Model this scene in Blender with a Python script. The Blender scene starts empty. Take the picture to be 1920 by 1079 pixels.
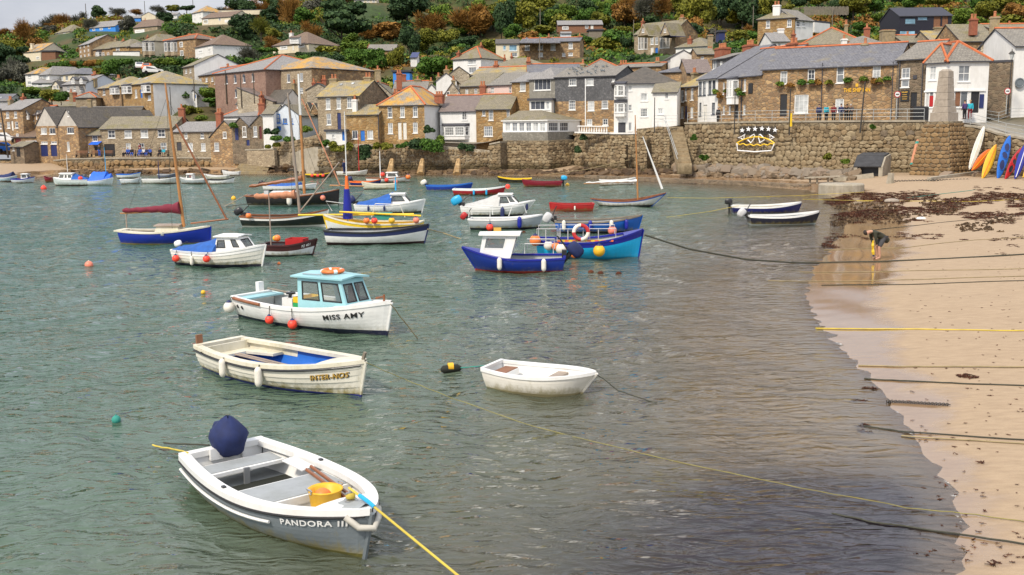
import bpy,math,random,numpy as np
from mathutils import Vector as V,Matrix,noise as MN
random.seed(7);RNG=np.random.default_rng(5)
SC=bpy.context.scene;COL=SC.collection
PI=math.pi
# ------------------------------------------------------------------ camera
FPX=1950.0;CAMZ=5.4;PITCH=math.atan(294/FPX);ROLL=math.radians(0.6)
cam=bpy.data.cameras.new('camera');camo=bpy.data.objects.new('camera',cam);COL.objects.link(camo)
cam.sensor_width=36;cam.lens=36*FPX/1920;cam.clip_start=.1;cam.clip_end=6000
CR=Matrix.Rotation(PI/2-PITCH,3,'X')@Matrix.Rotation(-ROLL,3,'Z')
camo.matrix_world=Matrix.Translation((0,0,CAMZ))@CR.to_4x4()
SC.camera=camo
CO=V((0,0,CAMZ))
def ray(x,y):return CR@V(((x-960)/FPX,(539.5-y)/FPX,-1.0))
def P(x,y,z=0.0):
    d=ray(x,y);return CO+d*((z-CAMZ)/d.z)
def Q(x,y,s):return CO+ray(x,y)*(FPX/s)          # point seen at pixel x,y where one metre spans s pixels
def PL(x,y,p0,n):                                    # pixel ray meets a vertical plane
    d=ray(x,y);return CO+d*((p0-CO).dot(n)/d.dot(n))
CRT=CR.transposed()
def proj(p):
    q=CRT@(V(p)-CO)
    return 960-q.x/q.z*FPX,539.5+q.y/q.z*FPX,-q.z
# ------------------------------------------------------------------ light
w=bpy.data.worlds.new('World');SC.world=w;w.use_nodes=True
nt=w.node_tree;N=nt.nodes;Lk=nt.links;N.clear()
SUN_EL,SUN_AZ=math.radians(48),math.radians(215)    # behind the camera, a little to the left
sky=N.new('ShaderNodeTexSky');sky.sky_type='NISHITA';sky.sun_disc=False
sky.sun_elevation=SUN_EL;sky.sun_rotation=SUN_AZ;sky.air_density=1;sky.dust_density=3
tc=N.new('ShaderNodeTexCoord');mp=N.new('ShaderNodeMapping');mp.inputs['Scale'].default_value=(1,1,3.2)
cn=N.new('ShaderNodeTexNoise');cn.inputs['Scale'].default_value=2.6;cn.inputs['Detail'].default_value=6;cn.inputs['Roughness'].default_value=.55
cr=N.new('ShaderNodeValToRGB');cr.color_ramp.elements[0].position=.3;cr.color_ramp.elements[1].position=.72
cr.color_ramp.elements[0].color=(5.2,5.8,7.2,1);cr.color_ramp.elements[1].color=(12.5,12.5,13.0,1)
mx=N.new('ShaderNodeMix');mx.data_type='RGBA';mx.inputs[0].default_value=.88
bg=N.new('ShaderNodeBackground');bg.inputs[1].default_value=.076;wo=N.new('ShaderNodeOutputWorld')
Lk.new(tc.outputs['Generated'],mp.inputs[0]);Lk.new(mp.outputs[0],cn.inputs['Vector']);Lk.new(cn.outputs[0],cr.inputs[0])
sz=N.new('ShaderNodeSeparateXYZ');Lk.new(tc.outputs['Generated'],sz.inputs[0])
zf=N.new('ShaderNodeMapRange');Lk.new(sz.outputs[2],zf.inputs[0]);zf.inputs['From Max'].default_value=.38;zf.inputs['To Min'].default_value=.5;zf.inputs['To Max'].default_value=1.42   # an overcast sky is brighter overhead
vm=N.new('ShaderNodeVectorMath');vm.operation='SCALE';Lk.new(cr.outputs[0],vm.inputs[0]);Lk.new(zf.outputs[0],vm.inputs['Scale'])
Lk.new(sky.outputs[0],mx.inputs[6]);Lk.new(vm.outputs[0],mx.inputs[7]);Lk.new(mx.outputs[2],bg.inputs[0]);Lk.new(bg.outputs[0],wo.inputs[0])
sl=bpy.data.lights.new('sun','SUN');sl.energy=3.0;sl.angle=math.radians(8);sl.color=(1,.9,.76)
so=bpy.data.objects.new('sun',sl);COL.objects.link(so)
sd=V((math.sin(SUN_AZ)*math.cos(SUN_EL),math.cos(SUN_AZ)*math.cos(SUN_EL),math.sin(SUN_EL)))
so.rotation_euler=sd.to_track_quat('Z','Y').to_euler()
SC.view_settings.view_transform='Standard';SC.view_settings.look='None';SC.view_settings.exposure=0.36;SC.view_settings.gamma=1
SC.view_settings.use_curve_mapping=False
# ------------------------------------------------------------------ materials
MATS={}
def newmat(name):
    m=bpy.data.materials.new(name);m.use_nodes=True;nt=m.node_tree;b=nt.nodes['Principled BSDF']
    MATS[name]=m;return m,nt,nt.nodes,nt.links,b
def c4(c,k=1.0):return(min(1,c[0]*k),min(1,c[1]*k),min(1,c[2]*k),1)
def ramp(N,stops):
    r=N.new('ShaderNodeValToRGB');e=r.color_ramp.elements
    while len(e)<len(stops):e.new(.5)
    for i,(p,c)in enumerate(stops):e[i].position=p;e[i].color=c4(c)
    return r
def noisetex(N,L,coord,scale,detail=3,vec=None,rough=.6):
    n=N.new('ShaderNodeTexNoise');n.inputs['Scale'].default_value=scale;n.inputs['Detail'].default_value=detail;n.inputs['Roughness'].default_value=rough
    if vec:
        m=N.new('ShaderNodeMapping');m.inputs['Scale'].default_value=vec;L.new(coord,m.inputs[0]);L.new(m.outputs[0],n.inputs['Vector'])
    else:L.new(coord,n.inputs['Vector'])
    return n
def mixc(N,L,f,a,b,mode='MIX'):
    m=N.new('ShaderNodeMix');m.data_type='RGBA';m.blend_type=mode
    for i,v in((0,f),(6,a),(7,b)):
        if hasattr(v,'is_linked')or hasattr(v,'links'):L.new(v,m.inputs[i])
        elif i==0:m.inputs[0].default_value=v
        else:m.inputs[i].default_value=c4(v)
    return m.outputs[2]
def bump(N,L,h,b,strength=.4,dist=.02):
    n=N.new('ShaderNodeBump');n.inputs['Strength'].default_value=strength;n.inputs['Distance'].default_value=dist
    L.new(h,n.inputs['Height']);L.new(n.outputs[0],b.inputs['Normal']);return n
def paint(name,col,rough=.45,var=.12,scale=3.0,metal=0,dirt=0,dirtcol=(.12,.09,.05),coat=0):
    """painted or plain surface: slight tone variation, optional streaky dirt"""
    if name in MATS:return MATS[name]
    m,nt,N,L,b=newmat(name)
    tc=N.new('ShaderNodeTexCoord').outputs['Object']
    n=noisetex(N,L,tc,scale,4)
    r=ramp(N,[(.3,[c*(1-var)for c in col]),(.7,[min(1,c*(1+var*.6))for c in col])]);L.new(n.outputs[0],r.inputs[0]);out=r.outputs[0]
    if dirt:
        d=noisetex(N,L,tc,2.2,6,(1,1,.35),.7);dr=ramp(N,[(.46,(0,0,0)),(.72,(dirt,)*3)]);L.new(d.outputs[0],dr.inputs[0])
        out=mixc(N,L,dr.outputs[0],out,dirtcol)
    L.new(out,b.inputs['Base Color']);b.inputs['Roughness'].default_value=rough;b.inputs['Metallic'].default_value=metal
    b.inputs['Coat Weight'].default_value=coat
    n2=noisetex(N,L,tc,scale*9,3);bump(N,L,n2.outputs[0],b,.15,.01)
    return m
def tide(N,L,o):
    """dark weedy band left by the tide on the lowest metre of a wall"""
    g=N.new('ShaderNodeNewGeometry').outputs['Position'];sp=N.new('ShaderNodeSeparateXYZ');L.new(g,sp.inputs[0]);n=noisetex(N,L,g,.6,5,None,.7)
    a=N.new('ShaderNodeMath');a.operation='MULTIPLY_ADD';L.new(n.outputs[0],a.inputs[0]);a.inputs[1].default_value=-2.2;L.new(sp.outputs[2],a.inputs[2])
    m=N.new('ShaderNodeMapRange');L.new(a.outputs[0],m.inputs[0]);m.inputs['From Min'].default_value=.55;m.inputs['From Max'].default_value=-.35;m.inputs['To Max'].default_value=.85
    return mixc(N,L,m.outputs[0],o,(.055,.042,.018))
def stonew(name,cols,mortar,size=.42,flat=1.5,bstr=.8,dark=0,vary=.35):
    """rubble masonry in metres on object coordinates"""
    if name in MATS:return MATS[name]
    m,nt,N,L,b=newmat(name)
    tc=N.new('ShaderNodeTexCoord').outputs['Object']
    wn=noisetex(N,L,tc,1.6,2);
    add=N.new('ShaderNodeVectorMath');add.operation='MULTIPLY_ADD';L.new(wn.outputs['Color'],add.inputs[0]);add.inputs[1].default_value=(size*.5,)*3;L.new(tc,add.inputs[2])
    mp=N.new('ShaderNodeMapping');mp.inputs['Scale'].default_value=(1/size,1/size,flat/size);L.new(add.outputs[0],mp.inputs[0])
    v=N.new('ShaderNodeTexVoronoi');v.feature='F1';L.new(mp.outputs[0],v.inputs['Vector']);v.inputs['Scale'].default_value=1
    e=N.new('ShaderNodeTexVoronoi');e.feature='DISTANCE_TO_EDGE';L.new(mp.outputs[0],e.inputs['Vector']);e.inputs['Scale'].default_value=1
    sp=N.new('ShaderNodeSeparateColor');L.new(v.outputs['Color'],sp.inputs[0])
    k=len(cols);r=ramp(N,[(i/(k-1)if k>1 else 0,c)for i,c in enumerate(cols)]);L.new(sp.outputs[0],r.inputs[0])
    big=noisetex(N,L,tc,.5,4);br=ramp(N,[(.3,(1-vary,)*3),(.7,(1+vary*.4,)*3)]);br.color_ramp.elements[1].color=(1+vary*.3,1+vary*.3,1+vary*.3,1);L.new(big.outputs[0],br.inputs[0])
    o=mixc(N,L,1.0,r.outputs[0],br.outputs[0],'MULTIPLY')
    er=ramp(N,[(.015,(1,1,1)),(.07,(0,0,0))]);L.new(e.outputs['Distance'],er.inputs[0])
    o=mixc(N,L,er.outputs[0],o,mortar)
    if name in('stone_wall','stone_pale'):o=tide(N,L,o)
    L.new(o,b.inputs['Base Color']);b.inputs['Roughness'].default_value=.9
    hr=ramp(N,[(0,(0,0,0)),(.14,(1,1,1))]);L.new(e.outputs['Distance'],hr.inputs[0]);bump(N,L,hr.outputs[0],b,bstr,.05)
    return m
def slate(name,cols,lich=(.5,.3,.03),amt=.3,row=.28):
    """roof slates on the roof's UVs (metres), with patches of lichen or moss"""
    if name in MATS:return MATS[name]
    m,nt,N,L,b=newmat(name)
    uv=N.new('ShaderNodeUVMap').outputs[0];tc=N.new('ShaderNodeTexCoord').outputs['Object']
    bk=N.new('ShaderNodeTexBrick');L.new(uv,bk.inputs['Vector']);bk.inputs['Scale'].default_value=1
    bk.inputs['Brick Width'].default_value=row*1.1;bk.inputs['Row Height'].default_value=row;bk.inputs['Mortar Size'].default_value=row*.045;bk.inputs['Bias'].default_value=0
    bk.inputs['Color1'].default_value=c4(cols[0]);bk.inputs['Color2'].default_value=c4(cols[1]);bk.inputs['Mortar'].default_value=c4(cols[0],.35)
    n=noisetex(N,L,tc,.55,5,None,.65);a=.66-amt*.2
    lr=ramp(N,[(a,(0,0,0)),(a+.17,(.9,.9,.9))]);L.new(n.outputs[0],lr.inputs[0])
    o=mixc(N,L,lr.outputs[0],bk.outputs[0],lich)
    n2=noisetex(N,L,tc,4,4,None,.7);r2=ramp(N,[(.3,(.68,.68,.68)),(.7,(1,1,1))]);r2.color_ramp.elements[1].color=(1.25,1.25,1.25,1);L.new(n2.outputs[0],r2.inputs[0])
    o=mixc(N,L,1.0,o,r2.outputs[0],'MULTIPLY')
    L.new(o,b.inputs['Base Color']);b.inputs['Roughness'].default_value=.72
    bump(N,L,bk.outputs['Fac'],b,-.5,.03)
    return m
def glassm(name,col,rough=.12):
    if name in MATS:return MATS[name]
    m,nt,N,L,b=newmat(name)
    tc=N.new('ShaderNodeTexCoord').outputs['Object'];n=noisetex(N,L,tc,.7,2)
    r=ramp(N,[(.35,col),(.65,[c*2.2 for c in col])]);L.new(n.outputs[0],r.inputs[0]);L.new(r.outputs[0],b.inputs['Base Color'])
    b.inputs['Roughness'].default_value=rough;return m
def seeglass(name,tint=(.75,.8,.8),a=.35):
    if name in MATS:return MATS[name]
    m,nt,N,L,b=newmat(name)
    t=N.new('ShaderNodeBsdfTransparent');t.inputs[0].default_value=c4(tint);mxs=N.new('ShaderNodeMixShader');mxs.inputs[0].default_value=a
    b.inputs['Base Color'].default_value=(.25,.27,.27,1);b.inputs['Roughness'].default_value=.1
    L.new(t.outputs[0],mxs.inputs[1]);L.new(b.outputs[0],mxs.inputs[2]);L.new(mxs.outputs[0],N['Material Output'].inputs[0]);return m
def leafm(name,cols,wood=False):
    if name in MATS:return MATS[name]
    m,nt,N,L,b=newmat(name)
    g=N.new('ShaderNodeNewGeometry');oi=N.new('ShaderNodeObjectInfo')
    ma=N.new('ShaderNodeMath');ma.operation='MULTIPLY_ADD';L.new(g.outputs['Random Per Island'],ma.inputs[0]);ma.inputs[1].default_value=.72
    mb=N.new('ShaderNodeMath');mb.operation='MULTIPLY';L.new(oi.outputs['Random'],mb.inputs[0]);mb.inputs[1].default_value=.28
    L.new(mb.outputs[0],ma.inputs[2]);k=len(cols)
    r=ramp(N,[(i/(k-1),c)for i,c in enumerate(cols)]);L.new(ma.outputs[0],r.inputs[0]);L.new(r.outputs[0],b.inputs['Base Color'])
    b.inputs['Roughness'].default_value=.75;b.inputs['Specular IOR Level'].default_value=.2
    return m
def M(n):return MATS[n]
WH=paint('white_render',(.74,.73,.70),.7,.08,.8,dirt=.25,dirtcol=(.4,.37,.3))
paint('cream_render',(.68,.60,.44),.75,.08,.8,dirt=.25,dirtcol=(.3,.27,.2))
paint('pink_render',(.66,.50,.45),.75,.06)
paint('blue_render',(.04,.25,.72),.6,.08)
paint('pale_blue_render',(.58,.63,.68),.7,.06)
paint('grey_render',(.36,.34,.32),.8,.12,1.2)
paint('pale_grey_render',(.46,.44,.40),.85,.14,1.5,dirt=.3,dirtcol=(.25,.22,.18))
paint('timber_brown',(.22,.10,.05),.7,.2)
paint('black_cladding',(.012,.011,.022),.5,.15)
B_=[(0.405,0.247,0.118),(0.27,0.163,0.0784),(0.513,0.338,0.168),(0.324,0.202,0.106),(0.216,0.143,0.084)]
stonew('stone_brown',B_,(.22,.17,.11),.5)
stonew('stone_gold',[(0.399,0.246,0.096),(0.315,0.177,0.064),(0.482,0.325,0.152),(0.273,0.167,0.08)],(0.273,0.187,0.088),.5)
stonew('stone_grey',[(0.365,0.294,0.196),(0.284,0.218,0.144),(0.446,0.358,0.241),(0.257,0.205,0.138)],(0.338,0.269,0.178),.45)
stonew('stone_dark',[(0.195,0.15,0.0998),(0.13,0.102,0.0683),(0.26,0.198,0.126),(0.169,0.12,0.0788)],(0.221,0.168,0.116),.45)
stonew('stone_pale',[(0.44,0.378,0.275),(0.352,0.294,0.209),(0.506,0.441,0.332),(0.308,0.252,0.171)],(0.396,0.336,0.247),.5,vary=.45)
stonew('stone_pink',[(0.281,0.174,0.127),(0.248,0.148,0.112),(0.315,0.201,0.151)],(0.281,0.185,0.142),.4,bstr=.3)
stonew('stone_wall',[(.26,.2,.12),(.2,.15,.09),(.3,.24,.15),(.17,.13,.08),(.24,.18,.1)],(.085,.065,.04),.6,1.2)
stonew('slate_hung',[(0.128,0.129,0.132),(0.0935,0.0957,0.102),(0.17,0.168,0.171)],(0.068,0.066,0.0697),.22,1,.4)
stonew('slate_hung_pale',[(.30,.285,.24),(.24,.225,.19),(.36,.34,.29)],(.2,.19,.16),.22,1,.4)
slate('slate_blue',[(.125,.125,.14),(.17,.17,.185)],(.2,.175,.12),.55)
slate('slate_grey',[(0.19,0.173,0.147),(0.24,0.22,0.184)],(0.22,0.178,0.0836),.4)
slate('slate_pale',[(0.224,0.215,0.205),(0.272,0.257,0.243)],(0.24,0.211,0.129),.35)
slate('slate_moss',[(0.19,0.164,0.109),(0.24,0.206,0.138)],(0.17,0.145,0.0418),.8)
slate('slate_lichen',[(.22,.2,.17),(.29,.26,.21)],(.5,.26,.02),1.2)
slate('slate_yellow',[(.25,.22,.16),(.29,.25,.17)],(.36,.25,.05),1.1)
slate('slate_dark',[(0.0848,0.0749,0.0627),(0.12,0.103,0.0836)],(0.1,0.0796,0.0376),.5)
slate('tile_brown',[(0.15,0.0983,0.0669),(0.19,0.126,0.0836)],(0.2,0.14,0.0585),.5)
slate('tile_purple',[(0.17,0.131,0.117),(0.21,0.164,0.142)],(0.2,0.159,0.0836),.3)
paint('ridge_orange',(.50,.13,.045),.8,.25,2.0,dirt=.4,dirtcol=(.3,.2,.08))
paint('ridge_grey',(.16,.155,.15),.8,.2)
paint('brick_red',(.30,.095,.05),.85,.3,5,dirt=.4,dirtcol=(.2,.14,.08))
paint('chimney_stone',(.30,.24,.15),.9,.35,3,dirt=.5,dirtcol=(.34,.24,.05))
paint('pot_orange',(.42,.16,.07),.8,.2)
paint('fascia_dark',(.05,.05,.06),.7)
paint('white_frame',(.78,.78,.76),.5,.04)
paint('dark_frame',(.05,.06,.08),.5)
paint('navy_door',(.02,.03,.12),.5);paint('blue_door',(.02,.16,.55),.5);paint('white_door',(.7,.68,.62),.5)
paint('black_door',(.02,.02,.022),.5);paint('red_door',(.12,.02,.02),.5);paint('tarp_blue',(.01,.12,.62),.6,.2)
glassm('pane_dark',(.045,.05,.06));glassm('pane_grey',(.13,.14,.15));glassm('pane_pale',(.26,.27,.27));glassm('pane_sky',(.14,.25,.33))
paint('iron',(.05,.045,.04),.6,.2,metal=.3);paint('galvanised',(.42,.44,.43),.5,.15,metal=.3);paint('wood_grey',(.2,.17,.13),.8,.25)
paint('concrete',(.36,.32,.25),.9,.25,1.5,dirt=.5,dirtcol=(.16,.13,.07));paint('tarmac',(.13,.12,.11),.9,.2)
paint('paving',(.3,.26,.2),.9,.25,1.2)
LEAF={
 'green':leafm('foliage_green',[(0.025,0.0585,0.0092),(0.0562,0.122,0.0161),(0.112,0.201,0.0287)]),
 'bright':leafm('foliage_bright',[(.045,.085,.01),(.095,.15,.018),(.17,.23,.03)]),
 'dark':leafm('foliage_dark',[(0.018,0.039,0.0156),(0.033,0.066,0.0234),(0.0675,0.112,0.0364)]),
 'olive':leafm('foliage_olive',[(0.0625,0.075,0.0092),(0.138,0.144,0.0161),(0.237,0.225,0.0287)]),
 'rust':leafm('foliage_rust',[(0.1,0.0525,0.0138),(0.213,0.106,0.0207),(0.338,0.175,0.0403)]),
 'grey':leafm('foliage_grey',[(0.0562,0.0587,0.046),(0.0938,0.0938,0.069),(0.138,0.138,0.0978)]),
 'yellow':leafm('foliage_yellow',[(0.175,0.175,0.0115),(0.325,0.3,0.023),(0.475,0.413,0.046)])}
paint('bark',(.09,.07,.05),.9,.3)
# ------------------------------------------------------------------ mesh helpers
def T(o,label=None,cat=None,group=None,kind=None):
    if label:o['label']=label
    if cat:o['category']=cat
    if group:o['group']=group
    if kind:o['kind']=kind
    return o
def empty(name,loc=(0,0,0),rz=0.0):
    o=bpy.data.objects.new(name,None);COL.objects.link(o);o.location=loc;o.rotation_euler=(0,0,rz);o.empty_display_size=.2;return o
def link(name,me,parent=None,loc=None,rot=None,sc=None):
    o=bpy.data.objects.new(name,me);COL.objects.link(o)
    if parent is not None:o.parent=parent
    if loc is not None:o.location=loc
    if rot is not None:o.rotation_euler=rot
    if sc is not None:o.scale=sc
    return o
class MB:
    def __init__(s):s.v=[];s.f=[];s.m=[];s.uv={}
    def face(s,pts,mi=0,uv=None):
        i=len(s.v);s.v+=[tuple(p)for p in pts];s.f.append(tuple(range(i,i+len(pts))));s.m.append(mi)
        if uv:s.uv[len(s.f)-1]=uv
    def grid(s,rows,mi=0,close=False,mf=None):
        i=len(s.v);n=len(rows[0])
        for r in rows:s.v+=[tuple(p)for p in r]
        for a in range(len(rows)-1):
            for b in range(n if close else n-1):
                c=(b+1)%n
                s.f.append((i+a*n+b,i+a*n+c,i+(a+1)*n+c,i+(a+1)*n+b));s.m.append(mf(a,b)if mf else mi)
    def hexa(s,p,mi=0):          # 8 points: bottom 4, top 4
        i=len(s.v);s.v+=[tuple(q)for q in p]
        for f in((0,3,2,1),(4,5,6,7),(0,1,5,4),(1,2,6,5),(2,3,7,6),(3,0,4,7)):s.f.append(tuple(i+k for k in f));s.m.append(mi)
    def box(s,c,d,rz=0.0,mi=0,tilt=None):
        R=Matrix.Rotation(rz,3,'Z')
        if tilt:R=R@Matrix.Rotation(tilt[1],3,tilt[0])
        h=[V((a*d[0]/2,b*d[1]/2,e*d[2]/2))for e in(-1,1)for a,b in((-1,-1),(1,-1),(1,1),(-1,1))]
        s.hexa([V(c)+R@q for q in h],mi)
    def bar(s,a,b,w,h,mi=0,up=V((0,0,1))):
        a=V(a);b=V(b);d=(b-a).normalized();sd=d.cross(up)
        sd=sd.normalized()if sd.length>1e-4 else V((1,0,0));u=sd.cross(d)
        p=[q+sd*x*w/2+u*y*h/2 for q in(a,b)for x,y in((-1,-1),(1,-1),(1,1),(-1,1))]
        s.hexa(p,mi)
    def tube(s,pts,r,n=6,mi=0,caps=True):
        pts=[V(p)for p in pts];k=len(pts);rows=[]
        rr=r if isinstance(r,(list,tuple))else[r]*k
        for i,p in enumerate(pts):
            d=(pts[min(i+1,k-1)]-pts[max(i-1,0)])
            d=d.normalized()if d.length>1e-6 else V((0,0,1))
            a=d.cross(V((0,0,1)));a=a.normalized()if a.length>.05 else d.cross(V((0,1,0))).normalized();b=a.cross(d)
            rows.append([p+(a*math.cos(t)+b*math.sin(t))*rr[i]for t in[2*PI*j/n for j in range(n)]])
        s.grid(rows,mi,True)
        if caps:s.face(rows[0][::-1],mi);s.face(rows[-1],mi)
    def lathe(s,c,prof,n=10,mi=0,axis=None,mf=None):   # prof: (r,z)
        R=axis.to_track_quat('Z','Y').to_matrix()if axis is not None else Matrix.Identity(3)
        rows=[[V(c)+R@V((r*math.cos(2*PI*j/n),r*math.sin(2*PI*j/n),z))for j in range(n)]for r,z in prof]
        s.grid(rows,mi,True,mf)
    def ball(s,c,r,mi=0,n=10,sq=(1,1,1),mf=None):
        rows=[[V(c)+V((r*sq[0]*math.sin(a)*math.cos(2*PI*j/n),r*sq[1]*math.sin(a)*math.sin(2*PI*j/n),-r*sq[2]*math.cos(a)))for j in range(n)]for a in[PI*i/(n-2)+1e-3*(i==0)for i in range(n-1)]]
        s.grid(rows,mi,True,mf)
    def mesh(s,name,mats,org=None,smooth=False):
        me=bpy.data.meshes.new(name);v=np.array(s.v,dtype=np.float32).reshape(-1,3)
        if org is not None:v=v-np.array(org,dtype=np.float32)
        me.from_pydata(v.tolist(),[],s.f)
        for mt in(mats if isinstance(mats,(list,tuple))else[mats]):me.materials.append(M(mt)if isinstance(mt,str)else mt)
        me.polygons.foreach_set('material_index',s.m)
        if smooth:me.polygons.foreach_set('use_smooth',[True]*len(s.f))
        if s.uv:
            u=me.uv_layers.new(name='UVMap')
            for fi,uvs in s.uv.items():
                ls=me.polygons[fi].loop_start
                for k,q in enumerate(uvs):u.data[ls+k].uv=q
        me.update();return me
    def build(s,name,mats,parent=None,org=None,smooth=False):
        """parent None: org becomes the object's location; else the parent already sits at org"""
        o=link(name,s.mesh(name,mats,org,smooth),parent)
        if parent is None and org is not None:o.location=org
        return o
def npmesh(name,verts,quads,mat,smooth=False,attr=None):
    me=bpy.data.meshes.new(name);nv=len(verts);nf,k=quads.shape
    me.vertices.add(nv);me.vertices.foreach_set('co',np.asarray(verts,np.float32).ravel())
    me.loops.add(nf*k);me.loops.foreach_set('vertex_index',quads.astype(np.int32).ravel())
    me.polygons.add(nf);me.polygons.foreach_set('loop_start',np.arange(0,nf*k,k,dtype=np.int32))
    me.polygons.foreach_set('use_smooth',np.full(nf,smooth))
    me.update(calc_edges=True);me.validate()
    if attr:
        for nm,d in attr.items():
            a=me.attributes.new(nm,'FLOAT','POINT');a.data.foreach_set('value',np.asarray(d,np.float32))
    for mt in(mat if isinstance(mat,list)else[mat]):me.materials.append(mt)
    return me
def gridquads(r,c):
    i=np.arange(r*c).reshape(r,c);return np.stack([i[:-1,:-1],i[:-1,1:],i[1:,1:],i[1:,:-1]],-1).reshape(-1,4)
def unproj(X,Y,Z=0.0):            # vectorised P
    R=np.array(CR);d=np.stack([(X-960)/FPX,(539.5-Y)/FPX,-np.ones_like(X)],-1)@R.T
    t=(Z-CAMZ)/d[...,2];return d[...,0]*t,d[...,1]*t
# ------------------------------------------------------------------ shore, sand, water
SHORE_PX=[(1720,1700),(1740,1400),(1790,1180),(1800,1079),(1806,1000),(1792,930),(1760,880),(1735,848),(1700,800),(1672,760),(1650,722),(1618,692),(1575,655),(1545,615),(1520,575),(1512,540),(1530,500),(1560,468),(1580,435),(1592,405),(1590,385),(1560,368),(1515,357),(1400,347),(1280,341),(1150,335),(1060,331),(1000,330),(900,328),(800,327.5),(700,327.5),(600,327),(540,326),(440,326),(300,325.5),(180,325.5),(110,326),(86,328),(60,334),(0,338),(-200,342),(-700,350)]
_sh=np.array([P(x,y)[:2]for x,y in SHORE_PX])
_close=np.array([(-400,400),(900,400),(900,-30),_sh[0]+(3,-8)])
def sdist(X,Y):
    """signed distance to the waterline, positive on land"""
    shp=X.shape;X=X.ravel();Y=Y.ravel();best=np.full(X.shape,1e9)
    for a,b in zip(_sh[:-1],_sh[1:]):
        d=b-a;t=np.clip(((X-a[0])*d[0]+(Y-a[1])*d[1])/(d@d),0,1)
        best=np.minimum(best,np.hypot(X-a[0]-t*d[0],Y-a[1]-t*d[1]))
    poly=np.vstack([_sh,_close]);ins=np.zeros(X.shape,bool)
    for a,b in zip(poly,np.roll(poly,-1,0)):
        if a[1]==b[1]:continue
        c=((a[1]>Y)!=(b[1]>Y))&(X<(b[0]-a[0])*(Y-a[1])/(b[1]-a[1])+a[0]);ins^=c
    return np.where(ins,best,-best).reshape(shp)
def sandh_np(X,Y):
    d=sdist(X,Y);far=np.clip((Y-72)/18,0,1)
    left=np.clip((-X-20)/30,0,1)
    land=np.minimum(d*(.03+.1*far),1.05+.2*left)+.012*np.sin(X*1.3+Y*.7)*np.clip(d,0,1)+.0022*(np.sin(X*2.9+Y*3.7)+np.sin(Y*6.1-X*1.7)+.7*np.sin(Y*11+X*4))*np.exp(-d*d)
    sea=np.maximum(d*.055,-.25+(d+4.5)*.12);sea=np.maximum(np.minimum(sea,d*.03),-2.5)+.0022*(np.sin(X*2.9+Y*3.7)+np.sin(Y*6.1-X*1.7)+.7*np.sin(Y*11+X*4))*np.exp(-d*d)
    return np.where(d>0,land,sea),d
_a,_d=_sh[:-1],_sh[1:]-_sh[:-1];_dd=(_d**2).sum(1);_pl=np.vstack([_sh,_close]);_pn=np.roll(_pl,-1,0)
def sandh(x,y):
    """the same height for one point"""
    t=np.clip(((x-_a[:,0])*_d[:,0]+(y-_a[:,1])*_d[:,1])/_dd,0,1);d=np.hypot(x-_a[:,0]-t*_d[:,0],y-_a[:,1]-t*_d[:,1]).min()
    c=(_pl[:,1]>y)!=(_pn[:,1]>y);ins=(x<(_pn[c,0]-_pl[c,0])*(y-_pl[c,1])/(_pn[c,1]-_pl[c,1])+_pl[c,0]).sum()%2
    if ins:return min(d*(.03+.1*min(1,max(0,(y-72)/18))),1.05+.2*min(1,max(0,(-x-20)/30)))+.012*math.sin(x*1.3+y*.7)*min(1,d)
    return max(min(max(-d*.055,-.25+(4.5-d)*.12),-d*.03),-2.5)
def G(x,y,dz=0.0):                  # beach point seen at a pixel
    z=0.0
    for _ in range(5):p=P(x,y,z);z=.5*z+.5*sandh(p.x,p.y)
    p.z+=dz;return p
# sand sheet
xs=np.arange(-900,2900,16.0);ys=np.concatenate([np.arange(312,420,1.5),np.arange(420,700,4),np.arange(700,1900,16)])
ys=ys[::-1];gx,gy=np.meshgrid(xs,ys);X,Y=unproj(gx,gy);Z,D=sandh_np(X,Y)
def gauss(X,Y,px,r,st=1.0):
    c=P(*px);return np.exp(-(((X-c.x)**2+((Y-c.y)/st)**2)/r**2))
weed=np.clip(gauss(X,Y,(1480,1020),3,.9)+gauss(X,Y,(1650,970),1.7)+gauss(X,Y,(1700,1060),1.5)+.8*gauss(X,Y,(1280,1010),3),0,1)*np.clip(.1-D*1.2,0,1)  # broad purple-dark patches mixed into the underwater sand colour, no plants modelled
m,nt,N,L,b=newmat('wet_sand')
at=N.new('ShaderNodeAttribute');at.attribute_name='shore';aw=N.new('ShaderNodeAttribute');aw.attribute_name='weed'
tc=N.new('ShaderNodeTexCoord').outputs['Object']
n1=noisetex(N,L,tc,.35,5,(1,1.8,1));n2=noisetex(N,L,tc,2.2,6,(1,3,1),.7);n3=noisetex(N,L,tc,60,2)
ma=N.new('ShaderNodeMath');ma.operation='MULTIPLY_ADD';L.new(n1.outputs[0],ma.inputs[0]);ma.inputs[1].default_value=-3.0;L.new(at.outputs['Fac'],ma.inputs[2])
mr=N.new('ShaderNodeMapRange');mr.inputs['From Min'].default_value=-1.7;mr.inputs['From Max'].default_value=-.9;L.new(ma.outputs[0],mr.inputs[0])   # 0 wet .. 1 dry
dry=ramp(N,[(.3,(.31,.22,.135)),(.7,(.41,.3,.19))]);L.new(n2.outputs[0],dry.inputs[0])
wet=ramp(N,[(.3,(.22,.135,.07)),(.7,(.29,.185,.10))]);L.new(n2.outputs[0],wet.inputs[0])
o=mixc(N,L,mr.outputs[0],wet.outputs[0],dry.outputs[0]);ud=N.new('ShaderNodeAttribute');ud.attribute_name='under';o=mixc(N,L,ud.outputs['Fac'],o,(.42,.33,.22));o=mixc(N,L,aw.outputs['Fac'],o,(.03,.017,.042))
sg=ramp(N,[(.35,(.9,.9,.9)),(.65,(1,1,1))]);L.new(n3.outputs[0],sg.inputs[0]);o=mixc(N,L,1.0,o,sg.outputs[0],'MULTIPLY')
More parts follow.
